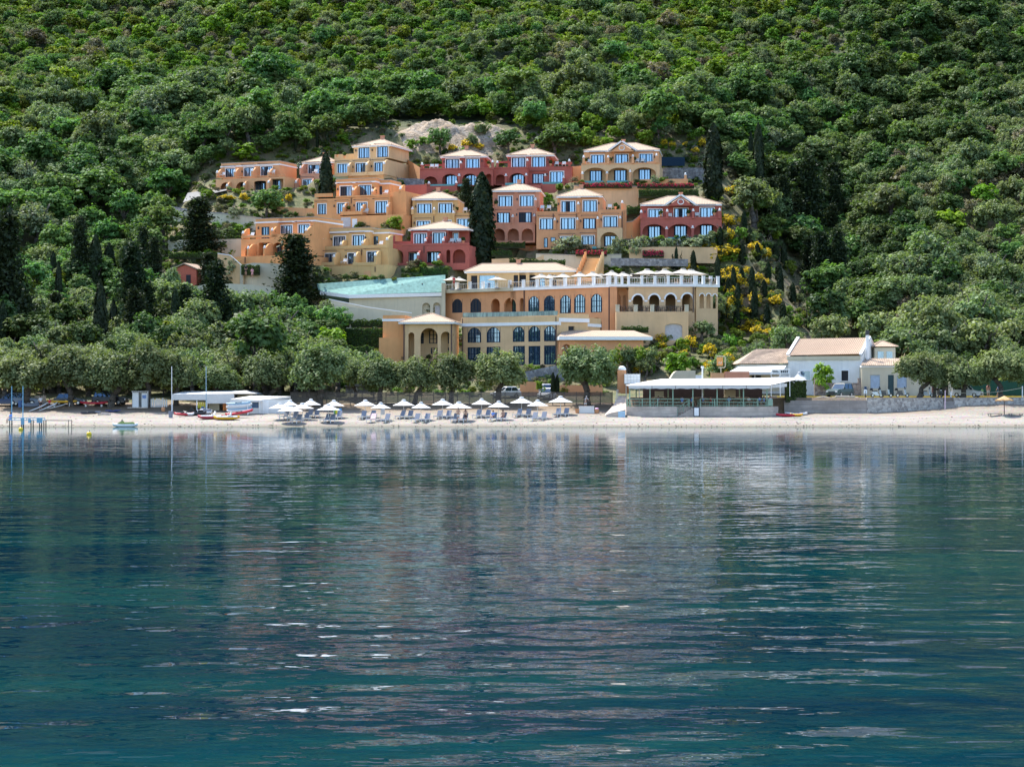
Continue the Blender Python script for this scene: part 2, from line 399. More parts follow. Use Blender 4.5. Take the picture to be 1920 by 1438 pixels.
# ------------------------------------------------------------------ foliage prototypes
def leaf_mesh(name, centers, normals, sizes, mat, rng, aspect=1.0, tone=None, up=None):
    n = len(centers); nr = normals/np.linalg.norm(normals, axis=1, keepdims=True)
    t = rng.normal(size=(n, 3)) if up is None else np.tile(up, (n, 1))+rng.normal(size=(n, 3))*.25
    u = np.cross(nr, t); u /= np.linalg.norm(u, axis=1, keepdims=True)+1e-9; w = np.cross(nr, u)
    s = sizes[:, None]; k = .35*rng.random((n, 1))
    c = [centers-u*s*.5, centers-w*s*.5*aspect+u*s*k*.5, centers+u*s*.5, centers+w*s*.5*aspect-u*s*k*.5]
    v = np.stack(c, 1).reshape(-1, 3)
    me = bpy.data.meshes.new(name); me.vertices.add(4*n); me.vertices.foreach_set('co', v.reshape(-1).astype('f'))
    me.loops.add(4*n); me.loops.foreach_set('vertex_index', np.arange(4*n)); me.polygons.add(n)
    me.polygons.foreach_set('loop_start', np.arange(0, 4*n, 4)); me.polygons.foreach_set('loop_total', np.full(n, 4))
    me.update(); me.materials.append(mat)
    if tone is None: tone = rng.random(n)
    a = me.attributes.new('tone', 'FLOAT', 'FACE'); a.data.foreach_set('value', np.clip(tone, 0, 1).astype('f'))
    b = me.attributes.new('pick', 'FLOAT', 'FACE'); b.data.foreach_set('value', rng.random(n).astype('f'))
    return me
def unit(rng, n):
    d = rng.normal(size=(n, 3)); return d/np.linalg.norm(d, axis=1, keepdims=True)
def crown(name, seed, rx, rz, zc, mat, lobes=9, clumps=9, leaves=16, leaf=.4, lobe_r=.42, clump_r=.34, flat=.9, droop=0):
    """uneven round crown: lobes > clumps > leaves"""
    rng = np.random.default_rng(seed); C = []; N = []; T = []
    ld = unit(rng, lobes*3); ld = ld[ld[:, 2] > -.55][:lobes]; lr = rng.uniform(.35, .8, len(ld))
    for d, q in zip(ld, lr):
        lc = d*q*np.array([rx, rx, rz])*(1-lobe_r*.55); lrad = lobe_r*rx*rng.uniform(.75, 1.2); lt = rng.uniform(-.15, .15)
        cd = unit(rng, clumps)
        for e in cd:
            if e[2] < -.6 and rng.random() < .6: continue
            cc = lc+e*lrad*rng.uniform(.7, 1.05)*np.array([1, 1, flat]); ct = lt+rng.uniform(-.2, .2)
            cr = clump_r*lrad*rng.uniform(.7, 1.3); k = int(leaves*1.5*rng.uniform(.7, 1.3))
            g = unit(rng, k); g[:, 2] = np.abs(g[:, 2])*.6+g[:, 2]*.4
            p = cc+g*cr*rng.uniform(.5, 1.1, (k, 1)); p[:, 2] -= droop*rng.random(k)
            C.append(p); N.append(g+e*.5+np.array([0, 0, .75])+rng.normal(size=(k, 3))*.4); T.append(np.full(k, .5+ct)+rng.normal(size=k)*.22)
    C = np.concatenate(C); N = np.concatenate(N); T = np.concatenate(T); C[:, 2] += zc
    return leaf_mesh(name, C, N, leaf*rng.uniform(.6, 1.3, len(C)), mat, rng, .7, T)
def spire(name, seed, h, r, mat, n=2600, leaf=.3, lump=.18):
    """columnar cypress"""
    rng = np.random.default_rng(seed)
    z = rng.random(n)**.85; a = rng.random(n)*2*math.pi
    prof = np.minimum(1, (z+.03)*7)**.5*np.clip(1-z**4.5, 0, 1)**.62*(1-.12*z)
    ln = 1+lump*np.sin(a*3+z*9+seed)+lump*.8*np.sin(a*5-z*23+seed)+rng.normal(size=n)*.07
    rr = r*prof*ln*rng.uniform(.72, 1.03, n); C = np.stack([rr*np.cos(a), rr*np.sin(a), .25+z*h], -1)
    N = np.stack([np.cos(a), np.sin(a), np.full(n, .35)], -1)+rng.normal(size=(n, 3))*.35
    T = .5+.3*(ln-1)/lump*.5+rng.normal(size=n)*.2
    return leaf_mesh(name, C, N, leaf*rng.uniform(.6, 1.3, n), mat, rng, 1.6, T, up=np.array([0, 0, 1.]))
def conifer(name, seed, h, r, mat, whorls=16, per=7, leaf=.42, base=.08):
    """irregular open conifer with spreading boughs"""
    rng = np.random.default_rng(seed); C = []; N = []; T = []
    for i in range(whorls):
        z = base+(1-base)*(i/whorls); L0 = r*(1-z)**.75*(.75+.25*math.sin(i*2.1+seed))
        for k in range(per):
            a = rng.random()*6.283; L = L0*rng.uniform(.45, 1.15)+.3; zt = z*h+rng.uniform(-.4, .4); tt = rng.uniform(-.2, .2)
            m = int(44+44*L/r*1.4); q = rng.random(m)**.7
            p = np.stack([np.cos(a)*L*q, np.sin(a)*L*q, zt+L*.22*q-.25*L*q*q*rng.uniform(0, 2)], -1)
            wd = .2+.34*L*(1-q)*q*3+.15
            p += rng.normal(size=(m, 3))*np.stack([wd, wd, wd*.55], -1)
            C.append(p); N.append(np.array([0, 0, .9])+rng.normal(size=(m, 3))*.7); T.append(.5+tt+rng.normal(size=m)*.2)
    return leaf_mesh(name, np.concatenate(C), np.concatenate(N), leaf*rng.uniform(.6, 1.3, sum(map(len, C))), mat, rng, .6, np.concatenate(T))
def trunk_mesh(name, seed, h, r, mat, limbs=4, spread=1.2, lean=(0, 0), twist=.25, n=8, top=None):
    rng = random.Random(seed); mb = MB(); mb.smooth = True
    fork = h*.5; pts = [Vector((0, 0, -.4))]; rad = [r*1.45]
    for i in range(1, 5):
        t = i/4; pts.append(Vector((lean[0]*t*t+rng.uniform(-1, 1)*twist*r, lean[1]*t*t+rng.uniform(-1, 1)*twist*r, fork*t))); rad.append(r*(1.15-.35*t)*rng.uniform(.92, 1.1))
    mb.path(pts, rad, n)
    b = pts[-1]
    for k in range(limbs):
        a = 6.283*k/limbs+rng.uniform(-.4, .4); L = h*rng.uniform(.42, .62); s = spread*rng.uniform(.7, 1.1)
        p1 = b+Vector((math.cos(a)*s*.4, math.sin(a)*s*.4, L*.45)); p2 = p1+Vector((math.cos(a+rng.uniform(-.5, .5))*s*.6, math.sin(a)*s*.6, L*.5))
        mb.path([b-Vector((0, 0, .1)), p1, p2], [rad[-1]*.62, r*.36, r*.12], 6)
    return mb.mesh(name, mat)

L = {}
L['maquis'] = leafmat('maquis_leaves', (0.075, 0.132, 0.012), (0.19, 0.285, 0.025), trans=.38, rnd=.75)
L['bright'] = leafmat('bright_leaves', (0.1, 0.2, 0.01), (0.23, 0.36, 0.03), trans=.45, rnd=.3)
L['oak'] = leafmat('blue_green_leaves', (0.07, 0.14, 0.034), (0.155, 0.265, 0.07), trans=.42, rnd=.55)
L['holm'] = leafmat('shade_toned_oak_leaves', (0.045, 0.085, 0.022), (0.11, 0.17, 0.045), trans=.38, rnd=.5)  # shade of the right and lower-left woods put into the leaf colour
L['olive'] = leafmat('olive_leaves', (0.095, 0.135, 0.05), (0.225, 0.285, 0.12), trans=.38, rnd=.5)
L['silver'] = leafmat('silver_olive_leaves', (0.132, 0.171, 0.088), (0.286, 0.330, 0.187), trans=.38, rnd=.35)
L['scrub'] = leafmat('brown_scrub_leaves', (0.120, 0.108, 0.060), (0.240, 0.216, 0.120), trans=.38, rnd=.5)
L['cypress'] = leafmat('cypress_leaves', (0.011, 0.021, 0.008), (0.03, 0.045, 0.014), trans=.15, rnd=.4)
L['pine'] = leafmat('conifer_leaves', (0.013, 0.026, 0.012), (0.038, 0.056, 0.02), trans=.2, rnd=.4)
L['broom'] = leafmat('broom_leaves', (.06, .09, .02), (.11, .15, .04), c3=(.88, .60, .02), p3=.66, trans=.42, rnd=.2)
L['pinkfl'] = leafmat('pink_flower_leaves', (.05, .08, .02), (.09, .12, .04), c3=(.50, .03, .09), p3=.6, trans=.38, rnd=.1)
L['whitefl'] = leafmat('white_flower_leaves', (.05, .08, .03), (.10, .14, .06), c3=(.6, .6, .58), p3=.3, trans=.38, rnd=.1)
L['hedge'] = leafmat('hedge_leaves', (.03, .06, .01), (.07, .12, .02), trans=.38, rnd=.3)

# ------------------------------------------------------------------ resort buildings (data first: the terrain is levelled under them)
Z = {1: (380, 240, 4.5714), 2: (760, 240, 5.5294), 3: (1060, 240, 5.5294), 4: (580, 480, 4.5714), 5: (960, 480, 4.5714), 0: (0, 0, 1.0)}
class Facade:
    """vertical facade plane: metres along it and metres above the site, from measured image positions"""
    def __init__(s, pxc, base_row, Y, yaw):
        s.Y = Y; s.X = (pxc-960)/FPX*Y; s.z = CAMZ+(HROW-base_row)*Y/FPX; s.a = R(yaw); s.c = math.cos(s.a); s.s = math.sin(s.a)
    def at(s, q, x, y, dy=0):
        ox, oy, k = Z[q]; px = ox+x/k; row = oy+y/k; dx = (px-960)/FPX
        u = ((s.Y+dy*s.c)*dx-s.X-dy*s.s)/(s.c+s.s*dx); t = s.Y-u*s.s+dy*s.c
        return u, CAMZ+(HROW-row)*t/FPX-s.z
def opening_wall(mb, x0, x1, z0, z1, y, th, ops):
    """wall with rectangular or arched openings: ops = (xa, xb, za, zb, arched)"""
    def cell(xa, xb, ba, bb, za=None, zb=None):
        za = z1 if za is None else za; zb = z1 if zb is None else zb
        mb.prism([(xa, ba), (xb, bb), (xb, zb), (xa, za)], y, y+th)
    x = x0
    for (xa, xb, za, zb, arch) in sorted(ops):
        xa = max(xa, x0+.05); xb = min(xb, x1-.05); zb = min(zb, z1-.08); za = max(za, z0)
        if xb-xa < .1: continue
        if xa > x: mb.box(x, xa, y, y+th, z0, z1)
        if za > z0+.02: mb.box(xa, xb, y, y+th, z0, za)
        if arch:
            rad = (xb-xa)/2; rise = min(rad, zb-za-.2) if arch is True else arch*rad; n = 10
            pts = [(xa+rad-rad*math.cos(math.pi*i/n), zb-rise+rise*math.sin(math.pi*i/n)) for i in range(n+1)]
            for p, q in zip(pts[:-1], pts[1:]): cell(p[0], q[0], p[1], q[1])
        else: mb.box(xa, xb, y, y+th, zb, z1)
        x = xb
    if x < x1: mb.box(x, x1, y, y+th, z0, z1)
RW = random.Random(31)
def add_window(par, x0, x1, z0, z1, y, white=True, panes=4, canopy=True, arch=False, open_leaf=None, gm='glass', proud=.07, rail=True):
    """window > glass, sash, canopy; y is the facade face, the glass sits just behind it"""
    f = MB(); t = .13
    if white:
        f.box(x0-t, x0, y-proud, y+.12, z0, z1+t); f.box(x1, x1+t, y-proud, y+.12, z0, z1+t); f.box(x0, x1, y-proud, y+.12, z1, z1+t)
    else:
        f.box(x0-.04, x0, y-.02, y+.12, z0, z1); f.box(x1, x1+.04, y-.02, y+.12, z0, z1)
        if not arch: f.box(x0, x1, y-.02, y+.12, z1-.05, z1)
        f.box(x0, x1, y-.02, y+.12, z0, z0+.05)
    w = f.build('window', M['white'] if white else M['sash'], par)
    g = MB(); yg = y+.06
    if gm == 'glass': gm = RW.choice(['glass', 'glass', 'glass', 'curtained', 'dimglass'])
    if arch:
        r = (x1-x0)/2; rise = min(r, (z1-z0)*.6); n = 10
        top = [(x1-r+r*math.cos(math.pi*i/n), z1-rise+rise*math.sin(math.pi*i/n)) for i in range(n+1)]
        g.prism([(x0, z0), (x1, z0)]+top, yg, yg+.04)
    else: g.box(x0+.02, x1-.02, yg, yg+.04, z0+.02, z1-.02)
    g.build('glass', M[gm], w)
    s = MB(); ys = yg-.05; wd = x1-x0
    hgt = lambda x: z1 if not arch else z1-rise+rise*math.sqrt(max(0, 1-((x-(x0+x1)/2)/r)**2))
    for i in range(panes+1):
        if panes == 4 and i in (1, 3): bw = .045
        else: bw = .10 if panes == 4 else .055
        xx = x0+wd*i/panes; xx = min(max(xx, x0+bw), x1-bw); s.box(xx-bw, xx+bw, ys, ys+.045, z0, hgt(xx))
    s.box(x0, x1, ys-.003, ys+.042, z0, z0+.08)
    if not arch: s.box(x0, x1, ys-.003, ys+.042, z1-.09, z1-.003)
    if gm == 'bigglass':
        for k in (.33, .62): s.box(x0, x1, ys-.003, ys+.04, z0+(z1-z0)*k-.035, z0+(z1-z0)*k+.035)
    if arch:
        for a, b in zip(top[:-1], top[1:]): s.tube((a[0], ys+.02, a[1]), (b[0], ys+.02, b[1]), .05, n=4)
    s.build('sash', M['sash'], w)
    if open_leaf is not None:
        a, b = open_leaf; MB().box(x0+wd*a, x0+wd*b, yg-.02, yg-.01, z0+.08, z1-.09).build('open_leaf', M['room'], w)
    if canopy and not arch:
        MB().box(x0-.35, x1+.35, y-.75, y-.7, z1+.42, z1+.5).box(x0-.3, x0-.25, y-.72, y, z1+.42, z1+.47).box(x1+.25, x1+.3, y-.72, y, z1+.42, z1+.47).build('canopy_rail', M['brownm'], w)
    return w
def hip_roof(par, x0, x1, y0, y1, z, h, mat, over=.45, name='roof', chim=True, fascia=True, rx=None):
    X0, X1, Y0, Y1 = x0-over, x1+over, y0-over, y1+over; w = X1-X0; d = Y1-Y0
    if rx is None: rl = max(w-d, .3)/2; cx = (X0+X1)/2; a, b = cx-rl, cx+rl
    else: a, b = rx
    cy = (Y0+Y1)/2; mb = MB(); zz = z+.16
    A, B, C, D = (X0, Y0, zz), (X1, Y0, zz), (X1, Y1, zz), (X0, Y1, zz); E, F = (a, cy, zz+h), (b, cy, zz+h)
    mb.face([A, B, F, E], [(X0, 0), (X1, 0), (b, d/2), (a, d/2)]); mb.face([C, D, E, F], [(X1, 0), (X0, 0), (a, d/2), (b, d/2)])
    mb.face([B, C, F], [(Y0, 0), (Y1, 0), (cy, w/3)]); mb.face([D, A, E], [(Y1, 0), (Y0, 0), (cy, w/3)])
    mb.face([A, D, C, B], [(0, 0)]*4)
    r = mb.build(name, mat, par)
    rb = MB()
    for p, q in ((A, E), (B, F), (C, F), (D, E), (E, F)): rb.tube(p, q, .1, n=6)
    rb.build('ridge_tiles', mat, r)
    if fascia: MB().box(X0+.08, X1-.08, Y0+.08, Y1-.08, z-.12, z+.157).build('eaves_board', M['white'], r)
    if chim: MB().box((a+b)/2-.3, (a+b)/2+.3, cy-.3, cy+.3, zz+h-.25, zz+h+.5).box((a+b)/2-.38, (a+b)/2+.38, cy-.38, cy+.38, zz+h+.5, zz+h+.62).build('chimney', M['pink'], r)
    return r
def pediment(par, xa, xb, xc, y, z, h, wallm, back):
    MB().prism([(xa+.15, z-.1), (xb-.15, z-.1), (xc, z+h-.15)], y, y+back).build('pediment', wallm, par)
    t = MB()
    for p, q in (((xa-.2, z), (xc, z+h+.08)), ((xb+.2, z), (xc, z+h+.08))):
        dx, dz = q[0]-p[0], q[1]-p[1]; l = math.hypot(dx, dz); nx, nz = -dz/l*.28, dx/l*.28
        if nz < 0: nx, nz = -nx, -nz
        t.prism([p, q, (q[0]+nx, q[1]+nz), (p[0]+nx, p[1]+nz)], y-.3, y+back)
    t.build('pediment_trim', M['white'], par)
    m = MB(); n = 16; c = (xc, z+h*.36); r = .42
    for i in range(n):
        a, b = 2*math.pi*i/n, 2*math.pi*(i+1)/n
        m.tube((c[0]+r*1.15*math.cos(a), y-.03, c[1]+r*math.sin(a)), (c[0]+r*1.15*math.cos(b), y-.03, c[1]+r*math.sin(b)), .09, n=5)
    m.build('medallion', M['white'], par)
def build_villa(V):
    q = V['q']; F = V['F']; wallm = M[V['mat']]
    root = thing('villa', V['label'], 'villa', (F.X, F.Y, F.z), -F.a, 'terraced resort villas on the hillside')
    mbs = {}
    def W(m): return mbs.setdefault(m, MB())
    for b in V['blocks']:
        x0, x1, yt, yb = b['r']; dy = b.get('dy', 0); dep = b.get('dep', 6); m = b.get('m', V['mat'])
        qq = b.get('q', q)
        ux0, _ = F.at(qq, x0, yt, dy); ux1, zt = F.at(qq, x1, yt, dy); _, zb = F.at(qq, (x0+x1)/2, yb, dy)
        if b.get('down'): zb -= b['down']
        wb = W(m); ops = []
        lg = b.get('loggia', 0)
        for o in b.get('arch', ()):
            a0, z_t = F.at(qq, o[0], o[2], dy); a1, z_b = F.at(qq, o[1], o[3], dy); ops.append((a0, a1, max(zb+.02, min(z_b, z_t-1)), z_t, V.get('rise', True) if len(o) < 5 else o[4]))
        for o in b.get('win', ()):
            yo = dy+(lg if lg else 0)
            a0, z_t = F.at(qq, o[0], o[1], yo); a1, z_b = F.at(qq, o[2], o[3], yo); z_b = max(z_b, zb+.02)
            fl = o[4] if len(o) > 4 else ''
            if not lg: ops.append((a0, a1, z_b, z_t, False))
            add_window(root, a0, a1, z_b, z_t, yo, 'n' not in fl, 4 if (a1-a0) > 1.3 else 2, not lg and 'c' not in fl, open_leaf=(.3, .62) if 'o' in fl else (.02, .45) if 'l' in fl else None)
        th = .3
        opening_wall(wb, ux0, ux1, zb, zt, dy, th, ops)
        if lg:
            wb.box(ux0, ux1, dy+lg+.12, dy+max(dep, lg+.8), zb, zt); wb.box(ux0, ux0+.3, dy+th, dy+lg+.12, zb, zt); wb.box(ux1-.3, ux1, dy+th, dy+lg+.12, zb, zt)
            wb.box(ux0+.3, ux1-.3, dy+th, dy+lg+.12, zt-.3, zt-.002); wb.box(ux0+.3, ux1-.3, dy+th, dy+lg+.12, zb, zb+.15)
            hz = sorted(b.get('arch', ()))
            for o1, o2 in zip(hz[:-1], hz[1:]):
                xm = (F.at(qq, o1[1], o1[3], dy)[0]+F.at(qq, o2[0], o1[3], dy)[0])/2; wb.box(xm-.1, xm+.1, dy+th, dy+lg+.12, zb+.15, zt-.3)
        else: wb.box(ux0, ux1, dy+th, dy+dep, zb, zt)
        if b.get('cornice'):
            MB().box(ux0-.14, ux1+.14, dy-.14, dy+dep+.14, zt-.72, zt-.48).build('cornice', M['white'], root)
            MB().box(ux0-.05, ux1+.05, dy-.05, dy+dep+.05, zt+.002, zt+.09).build('parapet_cap', M['creamfab'], root)
        if b.get('pool'):
            for (pa, pb) in b['pool']:
                a0, zz = F.at(qq, pa, yb, dy); a1, _ = F.at(qq, pb, yb, dy); MB().box(a0, a1, dy-1.6, dy-.02, zb-.2, zb+.16).build('plunge_pool', M['poolwater'], root)
        for lx in b.get('lamp', ()):
            a, zz = F.at(qq, lx[0], lx[1], dy); MB().box(a-.1, a+.1, dy-.22, dy-.002, zz-.2, zz+.18, .03).build('wall_lamp', M['dark'], root)
    for (x0, x1, yt, yb, dy, *mm) in V.get('parapet', ()):
        a0, _ = F.at(q, x0, yt, dy); a1, zt = F.at(q, x1, yt, dy); _, zb = F.at(q, (x0+x1)/2, yb, dy)
        W(mm[0] if mm else V['mat']).box(a0, a1, dy-.003, dy+.25, zb, zt)
    fins = V.get('fins', ())
    for (x, yt, yb, dy, ln) in fins:
        a, zt = F.at(q, x, yt, dy); _, zb = F.at(q, x, yb, dy); zb = max(zb, -.5); h = zt-zb
        poly = [(dy+ln, zb), (dy+ln, zt+.9), (dy+ln*.55, zt+.75), (dy+ln*.28, zt+.3), (dy+ln*.12, zt), (dy, zt-.05), (dy, zb)]
        W(V['mat']).prism(poly, a-.14, a+.14, 'x')
        MB().ball((a, dy+.25, zt+.22), .2, 1.1, 8, 5).box(a-.17, a+.17, dy-.02, dy+.4, zt-.02, zt+.08).build('finial', M['white'], root)
    for (x, yt, yb, dy) in V.get('piers', ()):
        a, zt = F.at(q, x, yt, dy); _, zb = F.at(q, x, yb, dy)
        W(V['mat']).box(a-.2, a+.2, dy-.22, dy+.2, zb, zt)
        MB().box(a-.24, a+.24, dy-.26, dy+.24, zt, zt+.1).ball((a, dy, zt+.25), .18, 1.1, 8, 5).build('finial', M['white'], root)
    for (x, yt, yb, dy) in V.get('pipes', ()):
        a, zt = F.at(q, x, yt, dy); _, zb = F.at(q, x, yb, dy); MB().tube((a, dy-.1, zb), (a, dy-.1, zt), .07, n=6).build('downpipe', M['brownm'], root)
    for (x0, x1, yt, yb, dy, mname) in V.get('doors', ()):
        a0, zt = F.at(q, x0, yt, dy); a1, zb = F.at(q, x1, yb, dy); MB().box(a0, a1, dy-.06, dy-.003, zb, zt).box(a0-.08, a1+.08, dy-.04, dy-.002, zb, zt+.1).build('door', M[mname], root)
    for (x, y, dy) in V.get('pots', ()):
        a, zb = F.at(q, x, y, dy); MB().lathe([(.001, 0), (.16, 0), (.24, .38), (.2, .4), (.001, .36)], (a, dy, zb), 8).build('plant_pot', M['terra'], root)
        rng = np.random.default_rng(int(abs(x))); c = unit(rng, 60)*.35*rng.uniform(.5, 1, (60, 1)); c[:, 2] += .7
        obj('pot_foliage', leaf_mesh('pot_foliage', c+np.array([a, dy, zb]), unit(rng, 60), np.full(60, .25), L['hedge'], rng), root)
    for (x, y, dy) in V.get('seats', ()):
        a, zb = F.at(q, x, y, dy)
        s = MB(); s.box(a-.35, a+.35, dy-.7, dy+.2, zb+.28, zb+.36); s.prism([(dy+.1, zb+.3), (dy+.2, zb+.3), (dy+.45, zb+.85), (dy+.36, zb+.88)], a-.33, a+.33, 'x')
        for i in (-.3, .3):
            for j in (-.6, .1): s.box(a+i-.03, a+i+.03, dy+j-.03, dy+j+.03, zb, zb+.28)
        ch = thing('terrace_chair', V['seatlabel'] if 'seatlabel' in V else 'white deck chair on the terrace of the '+V['short']+(', '+ORD[V['seats'].index((x, y, dy))] if len(V['seats']) > 1 else ''), 'chair', root.matrix_basis @ Vector((a, dy, zb)), -F.a, 'deck chairs on the villa terraces')
        s.v = [(vx-a, vy-dy, vz-zb) for vx, vy, vz in s.v]; s.build('frame', M['whitefab'], ch)
    for m, mb in mbs.items():
        if mb.v: mb.build('wall', M[m], root)
    r = V.get('roof')
    if r:
        x0, x1, ye, ya, dy, dep = r[:6]
        a0, _ = F.at(q, x0, ye, dy); a1, zt = F.at(q, x1, ye, dy)
        apx = F.at(q, r[6] if len(r) > 6 else (x0+x1)/2, ya, dy+dep/2)[1]
        h = max(.8, apx-zt-.16)
        rf = hip_roof(root, a0+.45, a1-.45, dy, dy+dep, zt, h, M['roof'])
    g = V.get('gable')
    if g:
        a0, _ = F.at(q, g[0], g[3], 0); a1, _ = F.at(q, g[1], g[3], 0); ac, zt = F.at(q, g[2], g[4], 0); _, zb = F.at(q, g[2], g[3], 0)
        pediment(root, a0, a1, ac, -.35, zb, zt-zb, wallm, 2.2)
    return root

